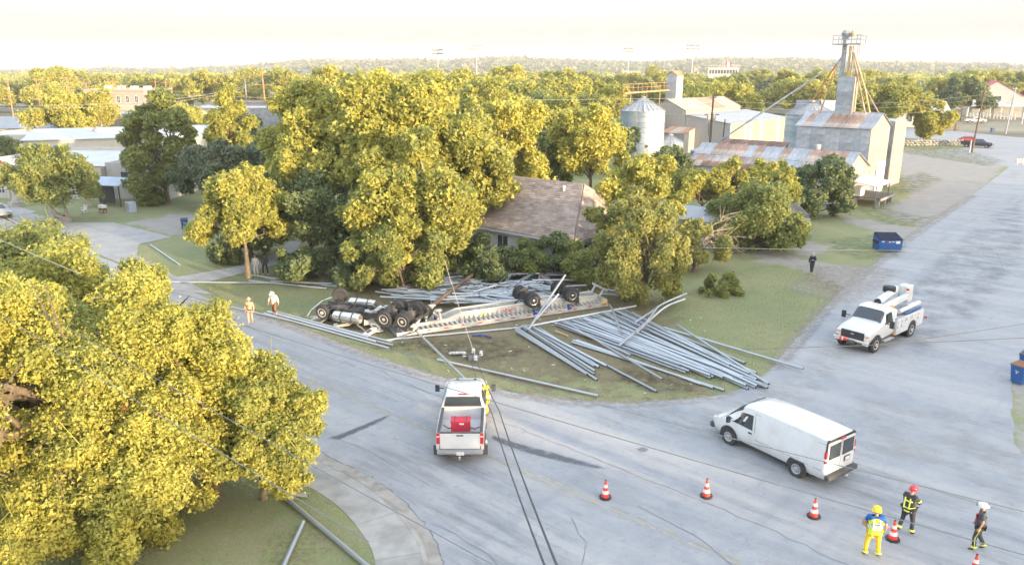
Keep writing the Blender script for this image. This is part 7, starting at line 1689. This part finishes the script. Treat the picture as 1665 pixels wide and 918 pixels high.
    if hat is None: cap([(.098, -.03), (.104, .03), (.095, .075), (.06, .105), (0, .115)], hair, 'hair')
    elif hat[0] == 'helmet':
        o = cap([(.128, .01), (.13, .05), (.115, .11), (.07, .15), (0, .165)], hat[1], 'helmet', (.145, .19, -.02)); q = MB(); q.bar((0, -.14, .05), (0, 0, .17), .025, .02).bar((0, 0, .17), (0, .14, .05), .025, .02); q.v = [tuple(hc + Mx @ (Vector(p) * s)) for p in q.v]; q.build('helmet_ridge', M[hat[1]], o)
        q = MB(); q.box((0, .165, .06), (.11, .02, .09)); q.v = [tuple(hc + Mx @ (Vector(p) * s)) for p in q.v]; q.build('helmet_shield', M['dark'], o)
    elif hat[0] == 'cowboy': cap([(.105, .02), (.10, .1), (.085, .14), (0, .13)], hat[1], 'hat', (.17, .2, 0))
    def band(a, c, r, m='lime_band', w=.05, name='reflective_band'):
        a, c = Q[a] if isinstance(a, str) else a, Q[c] if isinstance(c, str) else c
        return a, c
    def cuff(j0, j1, f, r, m, w=.055):
        p = Q[j0].lerp(Q[j1], f); d = (Q[j1] - Q[j0]).normalized(); q = MB(); q.tube([p - d * w / 2, p + d * w / 2], r * s, 14, caps=False); return q.build('reflective_band', M[m], g)
    if extras: extras(g, Q, s, b, cuff)
    return g
M['lime'] = mat('lime', (.62, .78, .05), .6, var=.05); M['lime_band'] = mat('lime_band', (.72, .80, .16), .5, var=.05); M['bunker'] = mat('bunker', (.045, .045, .05), .85, bump=1.0, bscale=9, var=.15); M['tan_cloth'] = mat('tan_cloth', (.42, .32, .22), .85, bump=1.0, bscale=9, var=.1); M['brown_cloth'] = mat('brown_cloth', (.22, .11, .055), .85, bump=1.0, bscale=9, var=.12)
M['blue_cloth'] = mat('blue_cloth', (.02, .10, .36), .85, bump=1.0, bscale=9, var=.1); M['yellow_cloth'] = mat('yellow_cloth', (.80, .52, .03), .8, bump=1.0, bscale=9, var=.08, scale=4); M['cream_cloth'] = mat('cream_cloth', (.78, .70, .55), .85, bump=1.0, bscale=9); M['red_helmet'] = mat('red_helmet', (.55, .03, .05), .3, var=.05, coat=.5); M['navy_cloth'] = mat('navy_cloth', (.02, .025, .06), .9, bump=1.0, bscale=9, var=.1); M['tshirt'] = mat('tshirt', (.07, .08, .085), .9, bump=1.0, bscale=9, var=.2); M['grey_cloth'] = mat('grey_cloth', (.62, .62, .62), .85, bump=1.0, bscale=9); M['pink'] = mat('pink', (.85, .10, .22), .4)
def loopband(g, z, rx, ry, m, w=.055, c=(0, 0)):
    q = MB(); q.lathe([(1, z - w / 2), (1.0, z + w / 2)], 18, (c[0], c[1], 0), sx=rx, sy=ry); return q.build('reflective_band', M[m], g)
def bunker(g, Q, s, b, cuff):
    for f in (.82,): cuff('kL', 'aL', f, .088, 'lime_band', .08); cuff('kR', 'aR', f, .088, 'lime_band', .08)
    cuff('eL', 'wL', .55, .066, 'lime_band', .06); cuff('eR', 'wR', .55, .066, 'lime_band', .06); cuff('sL', 'eL', .5, .086, 'lime_band', .05); cuff('sR', 'eR', .5, .086, 'lime_band', .05)
    cuff('pelvis', 'waist', -.55, .205, 'lime_band', .06); cuff('pelvis', 'waist', .5, .198, 'lime_band', .05); cuff('waist', 'chest', .75, .20, 'lime_band', .05)
    for x in (-.09, .09): 
        q = MB(); q.bar(Q['pelvis'] + Vector((x, -.19 * b, .05)), Q['chest'] + Vector((x, -.18 * b, .1)), .045, .012); q.build('reflective_stripe', M['lime_band'], g)
# firefighter in the lime vest (back to the viewer), holding a pink wand
def vest(g, Q, s, b, cuff):
    q = skin_mesh('vest', [(Q['waist'] - Vector((0, 0, .06)), .176 * b), (Q['waist'] + Vector((0, 0, .04)), .178 * b), (Q['chest'], .192 * b), (Q['neck'] - Vector((0, 0, .06)), .12 * s)], [(0, 1), (1, 2), (2, 3)], 'lime', g, 1, root=1)
    for x in (-.1, .1): MB().bar(Q['waist'] + Vector((x, -.205 * b, 0)), Q['chest'] + Vector((x, -.185 * b, .14)), .05, .012).build('reflective_stripe', M['white'], g)
    cuff('pelvis', 'waist', 1.0, .226, 'white', .05); cuff('waist', 'chest', .3, .232, 'white', .05)
    MB().box(Q['chest'] + Vector((0, -.225 * b, -.02)), (.27, .012, .1)).build('name_panel', M['white'], g)
    text('FWI', .095, M['blue_cloth'], g, Q['chest'] + Vector((0, -.235 * b, -.02)), (PI / 2, 0, 0))
    for j0, j1 in (('kL', 'aL'), ('kR', 'aR')): cuff(j0, j1, .85, .098, 'lime_band', .07)
    p = Q['wR'] + Vector((0, .08, -.02)); MB().tube([p, p + Vector((.16, .12, .06))], .018, 8).build('signal_wand', M['pink'], g)
    MB().box(Q['pelvis'] + Vector((.19, -.02, -.18)), (.06, .1, .14)).build('radio', M['black'], g, bevel=.01)
    MB().lathe([(0, -.14), (.1, -.1), (.12, 0), (.07, .12), (0, .14)], 10, Q['chest'] + Vector((-.27, .12, -.2))).build('glove_pouch', M['rust_orange'], g)
wide = dict(hL=(-.12, 0, .90), kL=(-.17, .02, .5), aL=(-.2, -.03, .10), tL=(-.24, .12, .04), hR=(.12, 0, .90), kR=(.17, .02, .5), aR=(.2, -.03, .10), tR=(.24, .12, .04))
person('firefighter in yellow trousers, lime vest and yellow helmet holding a pink wand', (12.13, 22.6, 0), R(-14), 1.86, dict(wide, sL=(-.22, 0, 1.43), eL=(-.30, .05, 1.18), wL=(-.22, .22, 1.12), sR=(.22, 0, 1.43), eR=(.33, -.02, 1.15), wR=(.36, .12, .93), face=(.5, .8, -.1)), 'blue_cloth', 'yellow_cloth', 'black', 'short', ('helmet', 'yellow'), bulk=1.22, extras=vest)
person('firefighter in black bunker gear and a red helmet with arms folded', (14.0, 24.0, 0), R(-55), 1.80, dict(wide, ht=(.02, .07, 1.69), hb=(.01, .05, 1.57), sL=(-.2, 0, 1.43), eL=(-.29, .12, 1.18), wL=(-.02, .27, 1.16), sR=(.2, 0, 1.43), eR=(.29, .12, 1.18), wR=(.02, .29, 1.12), chest=(0, .03, 1.30), aL=(-.16, -.22, .14), tL=(-.2, -.06, .05), kL=(-.15, -.02, .52)), 'bunker', 'bunker', 'black', 'long', ('helmet', 'red_helmet'), bulk=1.25, extras=bunker, coat=True)
def tcuff(g, Q, s, b, cuff):
    for j0, j1 in (('kL', 'aL'), ('kR', 'aR')): cuff(j0, j1, .85, .09, 'lime_band', .07)
    for h_, k_, sx in (('hL', 'kL', -1), ('hR', 'kR', 1)):
        MB().bar(Q[h_] + Vector((sx * .115, 0, -.02)), Q[k_] + Vector((sx * .085, 0, 0)), .05, .012).build('reflective_stripe', M['lime_band'], g)
        MB().bar(Q[k_] + Vector((sx * .085, 0, 0)), Q['a' + k_[1]] + Vector((sx * .08, 0, .1)), .05, .012).build('reflective_stripe', M['lime_band'], g)
    MB().tube([Q['hL'] + Vector((0, .15, .1)), Q['chest'] + Vector((-.09, .175, .05)), Q['neck'] + Vector((-.09, .03, -.03))], .016, 6).build('suspender', M['red_box'], g)
person('firefighter in a dark T-shirt and bunker trousers with a white helmet, walking', (15.9, 22.95, 0), R(62), 1.80, dict(hL=(-.1, 0, .92), kL=(-.12, .12, .52), aL=(-.12, .10, .10), tL=(-.12, .28, .04), kR=(.12, -.02, .50), aR=(.12, -.22, .13), tR=(.12, -.06, .05), eR=(.25, -.06, 1.15), wR=(.24, .12, .92), hb=(0, .03, 1.57), ht=(0, .05, 1.70)), 'tshirt', 'bunker', 'black', 'short', ('helmet', 'white'), bulk=1.12, extras=tcuff)
def belt(g, Q, s, b, cuff):
    cuff('pelvis', 'waist', .2, .185, 'black', .06); MB().box(Q['pelvis'] + Vector((.19, 0, -.02)), (.06, .12, .16)).build('holster', M['black'], g); MB().box(Q['chest'] + Vector((.07, .17, -.05)), (.09, .05, .1)).build('radio', M['brown_cloth'], g)
person('state trooper in tan uniform walking on the street with a pale hat', (-16.85, 47.1, .02), R(190), 1.80, dict(kR=(.1, .16, .52), aR=(.1, .12, .12), tR=(.12, .28, .05), kL=(-.1, .02, .5), aL=(-.1, -.16, .14), tL=(-.1, -.02, .05)), 'tan_cloth', 'tan_cloth', 'dark', 'long', ('cowboy', 'tan_cloth'), bulk=1.02, extras=belt)
person('officer in a cream shirt and brown trousers stepping over the pipes', (-15.75, 48.7, 0), R(165), 1.82, dict(kR=(.1, .02, .5), aR=(.12, -.08, .10), kL=(-.14, .22, .62), aL=(-.16, .06, .30), tL=(-.18, .22, .24), chest=(0, .08, 1.28), neck=(0, .12, 1.46), hb=(0, .16, 1.53), ht=(0, .20, 1.66), eL=(-.32, .05, 1.16), wL=(-.36, .08, .95), eR=(.32, .05, 1.16), wR=(.36, .08, .95)), 'cream_cloth', 'brown_cloth', 'tan_cloth', 'long', ('cowboy', 'white'), bulk=1.18)
person('bystander in white clothes standing behind the trunk of the round golden tree', G(417, 448), R(185), 1.72, {}, 'grey_cloth', 'grey_cloth', 'white', 'long')
person('bystander in black trousers and white shoes standing right of the golden tree trunk', G(432, 447), R(175), 1.78, wide, 'tshirt', 'black', 'white', 'long', ('cowboy', 'dark'))
person('man in a long dark coat and yellow shoes standing alone on the gravel lane', G(1319, 445), R(150), 1.76, dict(eL=(-.26, .02, 1.16), wL=(-.1, .22, 1.2), kR=(.06, .02, .5), kL=(-.06, .02, .5), aL=(-.05, -.02, .1), aR=(.05, -.02, .1), tL=(-.08, .15, .04), tR=(.08, .15, .04)), 'navy_cloth', 'black', 'yellow', 'long', bulk=1.1, hair='grey_roof', coat=True)
def band2(g, Q, s, b, cuff): cuff('waist', 'chest', .4, .215, 'white', .05)
person('person in yellow rain gear standing on the far side of the pickup cab', (-1.2, 33.6, 0), R(80), 1.5, {}, 'yellow_cloth', 'yellow_cloth', 'black', 'long', ('helmet', 'yellow'), bulk=1.1, extras=band2)

# ---------------- cones, bins, poles, wires ----------------
def cone():
    t = thing('traffic_cone', 'x', 'traffic cone')
    out = [(.24 * math.cos(a) * (1.0 if k % 2 else .93), .24 * math.sin(a) * (1.0 if k % 2 else .93)) for k, a in enumerate([2 * PI * j / 16 for j in range(16)])]
    MB().prism(out, 0, .07).build('base', M['black'], t)
    MB().lathe([(.155, .07), (.03, .74), (.028, .76), (0, .76)], 20).build('cone', M['orange'], t)
    for z0, z1 in ((.20, .34), (.46, .58)):
        f = lambda z: .155 + (.03 - .155) * (z - .07) / .67 + .004
        MB().lathe([(f(z0), z0), (f(z1), z1)], 20).build('reflective_band', M['white'], t)
    MB().lathe([(.034, .70), (.030, .77), (.0, .775)], 12).build('tip', M['black'], t)
    return t
c0 = cone(); cones = [(984, 809, 'traffic cone nearest the white pickup, first from the left'), (1148, 807, 'traffic cone straight below the front of the white van'), (1323, 840, 'traffic cone below the rear wheel of the white van'), (1451, 877, 'traffic cone between the yellow trousered and the red helmeted firefighter'), (1583, 934, 'traffic cone at the bottom edge in front of the white helmeted firefighter')]
for i, (u, v, lab) in enumerate(cones):
    o = c0 if i == 0 else copy_tree(c0); p = G(u, v); o.location = (p.x, p.y, .014); o.rotation_euler = (0, 0, i * .7); tag(o, lab, 'traffic cone', 'traffic cones along the street')
db = thing('dumpster', 'blue steel dumpster with black lids on the grass by the cross street', 'dumpster', G(1441, 407), R(-4))
q = MB(); q.add([(-1.0, -.7, .12), (1.0, -.7, .12), (1.0, .7, .12), (-1.0, .7, .12), (-1.0, -.85, 1.15), (1.0, -.85, 1.15), (1.0, .75, 1.45), (-1.0, .75, 1.45)], [(3, 2, 1, 0), (0, 1, 5, 4), (1, 2, 6, 5), (2, 3, 7, 6), (3, 0, 4, 7)]); q.build('bin', M['blue_bin'], db)
for x in (-.5, .5):
    q = MB(); q.slab([(x - .48, -.9, 1.17), (x + .48, -.9, 1.17), (x + .48, .8, 1.5), (x - .48, .8, 1.5)], .04)
    for k in range(8): q.bar((x - .42 + k * .12, -.85, 1.225), (x - .42 + k * .12, .75, 1.545), .05, .04)
    q.build('lid', M['navy_cloth'], db)
for s_ in (-1, 1): MB().box((s_ * 1.07, 0, .85), (.14, 1.0, .16)).build('fork_pocket', M['black'], db)
MB().box((-.12, -.82, .95), (.22, .02, .16)).build('sticker', M['red_light'], db); MB().box((-.12, -.833, .95), (.14, .01, .08)).build('sticker', M['white'], db); MB().box((.6, -.83, .93), (.36, .02, .24)).build('sticker', M['white'], db); MB().box((-.7, -.83, .98), (.26, .02, .08)).build('sticker', M['white'], db); text('REPUBLIC', .09, M['white'], db, (.22, -.85, .97), (PI / 2 - .14, 0, 0)) if False else MB().box((.2, -.83, .97), (.3, .02, .06)).build('sticker', M['white'], db)
def cart(label, p, rz, lid='dark'):
    t = thing('wheelie_bin', label, 'bin', p, rz); q = MB(); q.add([(-.26, -.28, .06), (.26, -.28, .06), (.26, .24, .06), (-.26, .24, .06), (-.34, -.38, 1.0), (.34, -.38, 1.0), (.34, .36, 1.0), (-.34, .36, 1.0)], [(3, 2, 1, 0), (0, 1, 5, 4), (1, 2, 6, 5), (2, 3, 7, 6), (3, 0, 4, 7)]); q.build('bin', M['blue_bin'], t)
    MB().slab([(-.36, -.42, 1.0), (.36, -.42, 1.0), (.36, .40, 1.06), (-.36, .40, 1.06)], .05).build('lid', M[lid], t); MB().bar((-.3, .44, 1.02), (.3, .44, 1.02), .04).build('handle', M[lid], t)
    for s_ in (-1, 1): MB().lathe([(.12, -.03), (.12, .03)], 14, (s_ * .3, .26, .12), 'X').build('wheel', M['tyre'], t)
    q = MB()
    for a_ in range(3):
        a = a_ * 2 * PI / 3 + .3; c = Vector((math.cos(a) * .06, 0, math.sin(a) * .06)); q.bar(Vector((0, -.345, .68)) + c * .4, Vector((0, -.345, .68)) + c * 1.7, .02, .045)
    q.build('recycling_mark', M['white'], t); return t
cart('blue wheelie bin with a white mark at the right edge of the street', G(1656, 622), R(-62), 'brown_cloth'); cart('second blue wheelie bin behind it, cut by the right edge', G(1668, 604), R(-50), 'dark')
cart('blue bin beside the far road near the leaning poles', G(1613, 215), R(10), 'blue_bin')
cart('dark bin on the grass left of the round golden tree', G(301, 372), R(20), 'dark')

def pole(label, base, h, r=.15, arms=(), lean=(0, 0), m='polewood', extras=None, name='utility_pole', cat='utility pole', rz=0):
    t = thing(name, label, cat, base, rz); top = Vector((lean[0], lean[1], h))
    MB().tube([(0, 0, -.3), top * .5, top], [r, r * .85, r * .65], 10).build('pole', M[m], t)
    for z, w in arms:
        p = top * (z / h); q = MB(); q.bar(p + Vector((-w / 2, .14, 0)), p + Vector((w / 2, .14, 0)), .1, .12); q.bar(p + Vector((-w * .3, .1, -.02)), p + Vector((0, .1, -.5)), .04).bar(p + Vector((w * .3, .1, -.02)), p + Vector((0, .1, -.5)), .04); q.build('cross_arm', M[m], t)
        for k in (-.46, -.3, .3, .46): MB().lathe([(.05, 0), (.06, .06), (.03, .1), (.06, .14), (0, .18)], 8, p + Vector((w * k, .14, .07))).build('insulator', M['white_wall'], t)
    if extras: extras(t, top)
    return t
def trans(n):
    def f(t, top):
        for k in range(n):
            a = k * 2.1 - 1; MB().lathe([(0, -.5), (.24, -.46), (.25, .35), (.2, .45), (0, .48)], 14, top * .74 + Vector((math.cos(a) * .5, math.sin(a) * .3, 0))).build('transformer', M['galv' if n < 3 else 'cream_wall'], t)
    return f
W1 = G(1150, 290)
M['sunlit_pole'] = mat('sunlit_pole', (.42, .22, .11), .85, var=.25, scale=1.5, stretch=(5, 5, .5))  # pole wood with the orange of low sun put into its colour
pole('tall brown utility pole with transformers in front of the warehouse', W1, 12.2, .2, ((11.9, 1.0), (9.4, 2.2)), (.1, 0), extras=trans(3))
pole('shorter leaning brown pole just right of the tall transformer pole', G(1172, 256), 7.0, .16, (), (.3, 0))
pole('bare wooden post standing in front of the low rusty shed, right one', G(1356, 311), 6.4, .17, (), (.45, 0)); pole('bare wooden post standing in front of the low rusty shed, left one', G(1210, 292), 5.6, .14, (), (.1, 0))
pole('utility pole with a grey transformer rising from the tall dark tree', G(288, 268), 11.2, .19, ((11.0, 1.0),), (-.1, 0), extras=trans(2))
def lamp(t, top):
    MB().tube([top, top + Vector((-.3, -.1, .15)), top + Vector((-.7, -.2, .1))], .04, 6).build('arm', M['galv'], t); MB().lathe([(0, -.14), (.2, -.1), (.14, .1), (0, .14)], 12, top + Vector((-.75, -.2, .0))).build('lamp_head', M['white'], t); MB().box(top + Vector((.0, -.1, -.5)), (.3, .25, .4)).build('photo_cell', M['sunlit_pole'], t)
pole('pole coloured sunlit orange with a yard lamp above the round golden tree', G(370, 310), 7.3, .16, (), (0, 0), 'sunlit_pole', lamp)
pole('utility pole coloured sunlit orange with two cross arms against the white building', G(434, 196), 15.2, .28, ((14.4, 5.2), (11.2, 5.6)), (-.3, 0), 'sunlit_pole')
pole('grey light pole standing behind the red pavilion', G(404, 196), 13, .22, (), (0, 0), 'galv_wall')
pole('leaning utility pole beside the black pickup', G(1580, 248), 12.0, .19, ((11.6, 1.2),), (.6, 0), extras=None); pole('short grey stub pole in front of the black pickup', G(1578, 248) + Vector((-.6, -.5, 0)), 2.4, .2, (), (.1, 0), 'galv_wall')
pole('leaning grey utility pole right of the red roofed house', G(1635, 216), 11.5, .2, ((11.2, 1.0),), (.7, 0), 'galv_wall'); pole('pale pole at the right edge by the far grass', G(1661, 200), 11, .2, (), (.3, 0), 'galv')
for u, v, h, lab in ((22, 190, 13, 'pole with a grey transformer at the far left skyline'), (68, 190, 13, 'cross armed pole above the broad golden tree'), (118, 190, 13.5, 'double pole above the broad golden tree near the brick block'), (148, 196, 12, 'thin pole in front of the red brick block'), (192, 206, 13, 'leaning double pole right of the brick block shopfront'), (206, 206, 12, 'second pole of the leaning pair right of the brick block'), (258, 182, 12, 'small far pole over the white store'), (275, 190, 12, 'far pole with a transformer left of the golden crest'), (315, 180, 14, 'double cross armed pole by the narrow gold tree'), (370, 178, 12, 'grey pole behind the low brick building'), (900, 165, 15, 'pole with cross arm over the woodland beside the silo'), (1206, 150, 15, 'orange far pole over the woodland, left of the tower'), (1228, 152, 18, 'pale far pole over the woodland, left of the tower'), (1525, 165, 13, 'far pole with cross arm above the leaning yellow tree'), (1600, 160, 14, 'far pole left of the dark tree skyline'), (1640, 158, 14, 'far pole at the right skyline')):
    pole(lab, G(u, v), h, .24, ((h - .5, 3.2),), m='sunlit_pole' if v > 180 or u == 1206 else 'galv', extras=trans(1) if 'transformer' in lab else None)
# stadium floodlights
def flood(label, p, h, w, rz=0):
    t = thing('floodlight_pole', label, 'floodlight', p, rz); MB().tube([(0, 0, 0), (0, 0, h)], [.5, .32], 10).build('mast', M['galv'], t)
    for z in (0, -2.4):
        f = MB().bar((-w / 2, 0, h + z), (w / 2, 0, h + z), .3).build('crossbar', M['galv'], t)
        for k in range(6): MB().lathe([(0, -.5), (.55, -.35), (.7, .4), (.6, .5), (0, .5)], 10, (-w / 2 + w * (k + .5) / 6, -.5, h + z + .5), 'Y').build('lamp', M['galv_wall'], f)
flood('stadium floodlight pole over the woodland, first from the left', (-52, 560, 0), 29, 8.0); flood('stadium floodlight pole over the woodland, taller one second from the left', (-24, 540, 0), 31.5, 9.0, .3)
flood('stadium floodlight pole above the cream fieldhouse', (93, 640, 0), 32, 8.5); flood('stadium floodlight pole beside the press box', (133, 590, 0), 33, 9.5)
fl = thing('flagpole', 'flag on a pole flying over the treetops right of the press box', 'flag', (160, 600, 0)); MB().tube([(0, 0, 0), (0, 0, 22)], .15, 8).build('pole', M['galv'], fl)
for x0, x1, m_ in ((0, 1.6, 'red_light'), (1.6, 3.4, 'white'), (3.4, 4.8, 'red_light')): MB().add([(x0, .1 * math.sin(x0), 18.2 - x0 * .1), (x1, .1 * math.sin(x1), 18.2 - x1 * .1), (x1, .1 * math.sin(x1), 21.6 - x1 * .1), (x0, .1 * math.sin(x0), 21.6 - x0 * .1)] + [(x0, .1 * math.sin(x0) + .04, 18.2 - x0 * .1), (x1, .1 * math.sin(x1) + .04, 18.2 - x1 * .1), (x1, .1 * math.sin(x1) + .04, 21.6 - x1 * .1), (x0, .1 * math.sin(x0) + .04, 21.6 - x0 * .1)], [(0, 1, 2, 3), (7, 6, 5, 4), (3, 2, 6, 7)]).build('cloth', M[m_], fl)

def wire(label, pts, r=.012, sag=.3, m='wire', ext=None, cat='power line'):
    P3 = [Vector(p) for p in pts]; out = []
    for a, b in zip(P3, P3[1:]):
        for k in range(16):
            t = k / 16; q = a.lerp(b, t); q.z -= sag * 4 * t * (1 - t); out.append(q)
    out.append(P3[-1]); mb = MB(); mb.tube(out, r, 4, caps=False); return tag(mb.build('power_line', M[m]), label, cat)
def ext(a, b, f0=.3, f1=.3): d = b - a; return [a - d * f0, b + d * f1]
wire('dark overhead wire running above the van to the right edge, lower one', ext(G(480, 552, 6.5), G(1665, 898, 6.5), .25, .15), .013, .12)
wire('pale overhead wire running above the van to the right edge, upper one', ext(G(430, 512, 6.5), G(1665, 828, 6.5), .25, .15), .012, .12, 'wire')
wire('pale wire crossing in front of the big golden oak, upper one', [G(-60, 432, 8.5), G(880, 960, 8.5)], .008, .12, 'wire')
wire('pale wire crossing in front of the big golden oak, lower one', [G(-60, 470, 9.0), G(600, 880, 9.0)], .008, .1, 'wire')
wire('pale wire across the top of the left oak', [G(-40, 372, 9.0), G(130, 445, 9)], .012, .02, 'wire_light')
wire('thick dark slack cable running from the fallen pole hardware, right one', [G(776, 588, .5), G(812, 668, 3.0), G(908, 925, 9.0)], .022, .12, 'wire_dark'); wire('thick dark slack cable running from the fallen pole hardware, left one', [G(766, 588, .5), G(800, 672, 3.0), G(888, 925, 9.0)], .02, .16, 'wire_dark')
wire('loose pale cable hanging from the grove down to the fallen hardware', [G(724, 424, 5), G(735, 462, 3.5), G(776, 588, .4)], .016, .1, 'wire_light')
wire('dark wire over the cross street below the bucket truck, lower', ext(G(1250, 566, 5.5), G(1665, 548, 5.5), .1, .2), .014, .05, 'wire_dark'); wire('dark wire over the cross street below the bucket truck, upper', ext(G(1430, 560, 5.5), G(1665, 525, 5.5), .0, .2), .012, .05, 'wire_dark')
wire('thin wire over the cross street beside the dumpster', ext(G(1290, 404, 6), G(1665, 408, 6), .4, .2), .014, .05)
wt = Vector((W1.x, W1.y, 0))
for k, (u, v, z) in enumerate(((900, 180, 12), (870, 205, 11), (840, 190, 12), (700, 168, 13))):
    wire(['uppermost wire from the transformer pole back over the grove', 'second wire from the transformer pole back over the grove', 'third wire from the transformer pole back over the grove', 'long wire from the transformer pole to the far town'][k], [wt + Vector((.1 * k, 0, 11.9 - k * .8)), GYZ(u, v, 190 + 20 * k)] if False else [wt + Vector((.1 * k, 0, 11.9 - k * .9)), W(-150 - 10 * k, 60 + 40 * k, 12 - k)], .03, .8, 'wire_light')
for k, (z0, z1) in enumerate(((11.5, 11.2), (10.6, 10.4), (9.4, 9.2))):
    a = wt + Vector((0, 0, z0)); b = G(1580, 248) + Vector((.5, 0, z1)); wire(['top', 'middle', 'lowest'][k] + ' wire strung between the transformer pole and the leaning pole by the black pickup', [a, b], .022, 1.1, 'wire')
    c = G(1635, 216) + Vector((.6, 0, z1 - .4)); wire(['top', 'middle', 'lowest'][k] + ' wire between the two leaning poles at the right', [b, c], .022, .8, 'wire'); wire(['top', 'middle', 'lowest'][k] + ' wire leaving the right hand pole out of the frame', [b, G(1700, 300) + Vector((0, 0, z1 - 1))], .022, .5, 'wire')
p1 = G(288, 268) + Vector((0, 0, 11)); p2 = G(434, 196) + Vector((0, 0, 13)); p0 = G(-40, 260) + Vector((0, 0, 10))
for k in range(2):
    o_ = Vector((0, 0, -k * .5)); wire(['upper', 'lower'][k] + ' pale wire across the broad golden tree at the left', [p0 + o_, p1 + o_], .03, .6, 'wire_light'); wire(['upper', 'lower'][k] + ' pale wire from the grey transformer pole to the orange pole', [p1 + o_, p2 + o_], .035, .8, 'wire_light')
wire('drop wire from the yard lamp pole to the transformer pole', [G(370, 310) + Vector((0, 0, 6.8)), p1 - Vector((0, 0, 3))], .02, .4, 'wire')
q_ = G(1635, 216); 
for k in range(2): wire(['upper', 'lower'][k] + ' slack drop wire from the leaning pole to the red roofed house', [q_ + Vector((.3, 0, 9.0 - k * .6)), Vector((148, 245, 3.6 - k * .4))], .035, 1.2, 'wire_light')

# ---------------- grass blades, fallen leaves ----------------
def scatter(name, n, areas, h, m, seed, kind='grass', z0=0, flat=False):
    rng = np.random.RandomState(seed); pts = []
    for poly, share in areas:
        xs = [p.x for p in poly]; ys = [p.y for p in poly]; k = int(n * share); got = 0
        X = rng.uniform(min(xs), max(xs), k * 6); Y = rng.uniform(min(ys), max(ys), k * 6); ok = in_poly(X, Y, poly); X, Y = X[ok][:k], Y[ok][:k]
        pts.append(np.stack([X, Y], 1))
    p = np.concatenate(pts); n = len(p); a = rng.uniform(0, 2 * PI, n); hh = h * rng.uniform(.5, 1.5, n); w = h * .22
    v = np.empty((n, 3, 3)); cx_, sx_ = np.cos(a) * w, np.sin(a) * w
    v[:, 0] = np.stack([p[:, 0] - cx_, p[:, 1] - sx_, np.full(n, z0 + .0)], 1); v[:, 1] = np.stack([p[:, 0] + cx_, p[:, 1] + sx_, np.full(n, z0 + .0)], 1)
    v[:, 2] = np.stack([p[:, 0] + rng.normal(size=n) * h * .5, p[:, 1] + rng.normal(size=n) * h * .5, z0 + hh], 1)
    if flat: v[:, 2, 2] = z0 + .02; v[:, :2, 2] = z0 + .012
    me = bpy.data.meshes.new(name); me.vertices.add(n * 3); me.vertices.foreach_set('co', v.reshape(-1)); me.loops.add(n * 3); me.loops.foreach_set('vertex_index', np.arange(n * 3, dtype=np.int32))
    me.polygons.add(n); me.polygons.foreach_set('loop_start', np.arange(0, n * 3, 3, dtype=np.int32)); me.polygons.foreach_set('loop_total', np.full(n, 3, np.int32)); me.update(calc_edges=True); me.materials.append(M[m])
    return tag(inst(name, me), kind='stuff')
M['grass_green'] = leafmat('grass_green', (.19, .225, .10), (.32, .32, .15), .3); M['grass_dry'] = leafmat('grass_dry', (.28, .25, .15), (.42, .37, .23), .3)
cl0 = pg((345, 490), (480, 533), (640, 592), (760, 624), (880, 647), (1000, 657), (1100, 651), (1180, 641), (1230, 619), (1262, 591), (1375, 470), (1330, 430), (1230, 432), (1130, 470), (900, 480), (560, 450), (330, 458))
ll = lawn2 + [W(-48, 6), W(-34, -8), W(-12, 1)]
sheet('lawn', ll, .125, M['ground'])
tag(scatter('grass', 60000, [(cl0, 1)], .055, 'grass_green', 1), 'short green grass on the corner lawn'); tag(scatter('grass', 30000, [(cl0, 1)], .05, 'grass_dry', 2), 'dry straw among the corner lawn grass')
tag(scatter('grass', 40000, [(ll, 1)], .05, 'grass_green', 3, z0=.12), 'short green grass of the lawn under the big oak'); tag(scatter('grass', 22000, [(ll, 1)], .045, 'grass_dry', 4, z0=.12), 'dry straw in the lawn under the big oak')
right_verge = pg((1642, 640), (1660, 610), (1720, 600), (1760, 780), (1690, 775), (1655, 745), (1640, 700))

far_lawn_ = pg((1290, 378), (1340, 345), (1410, 350), (1470, 372), (1500, 390), (1470, 420), (1400, 425), (1350, 400))
rng = np.random.RandomState(8); mb = MB()
for k in range(110):
    u, v = rng.uniform(470, 1150), rng.uniform(480, 640); p = G(u, v, .03)
    if not in_poly(np.array([p.x]), np.array([p.y]), cl0)[0]: continue
    s_ = rng.uniform(.02, .06); a = rng.uniform(0, 6.3); d = Vector((math.cos(a), math.sin(a), .1)) * s_ * 2; e = Vector((-math.sin(a), math.cos(a), .3)) * s_ * .6
    mb.add([p - d - e, p + d - e, p + d + e, p - d + e], [(0, 1, 2, 3)])
tag(mb.build('debris', M['beam_white']), 'scattered splinters and scraps of paper on the corner lawn', kind='stuff')
# haze: pale air thickening towards the hills
hz = MB().box((0, 0, 62), (13000, 13000, 133)).build('haze', [])
hz.data.materials.clear(); hm = bpy.data.materials.new('haze'); hm.use_nodes = True; hn = hm.node_tree
for n_ in list(hn.nodes): hn.nodes.remove(n_)
vo = hn.nodes.new('ShaderNodeVolumePrincipled'); vo.inputs['Color'].default_value = (.93, .95, 1, 1); vo.inputs['Density'].default_value = .0002; vo.inputs['Anisotropy'].default_value = 0
ou = hn.nodes.new('ShaderNodeOutputMaterial'); hn.links.new(vo.outputs[0], ou.inputs['Volume']); hz.data.materials.append(hm); tag(hz, kind='stuff')
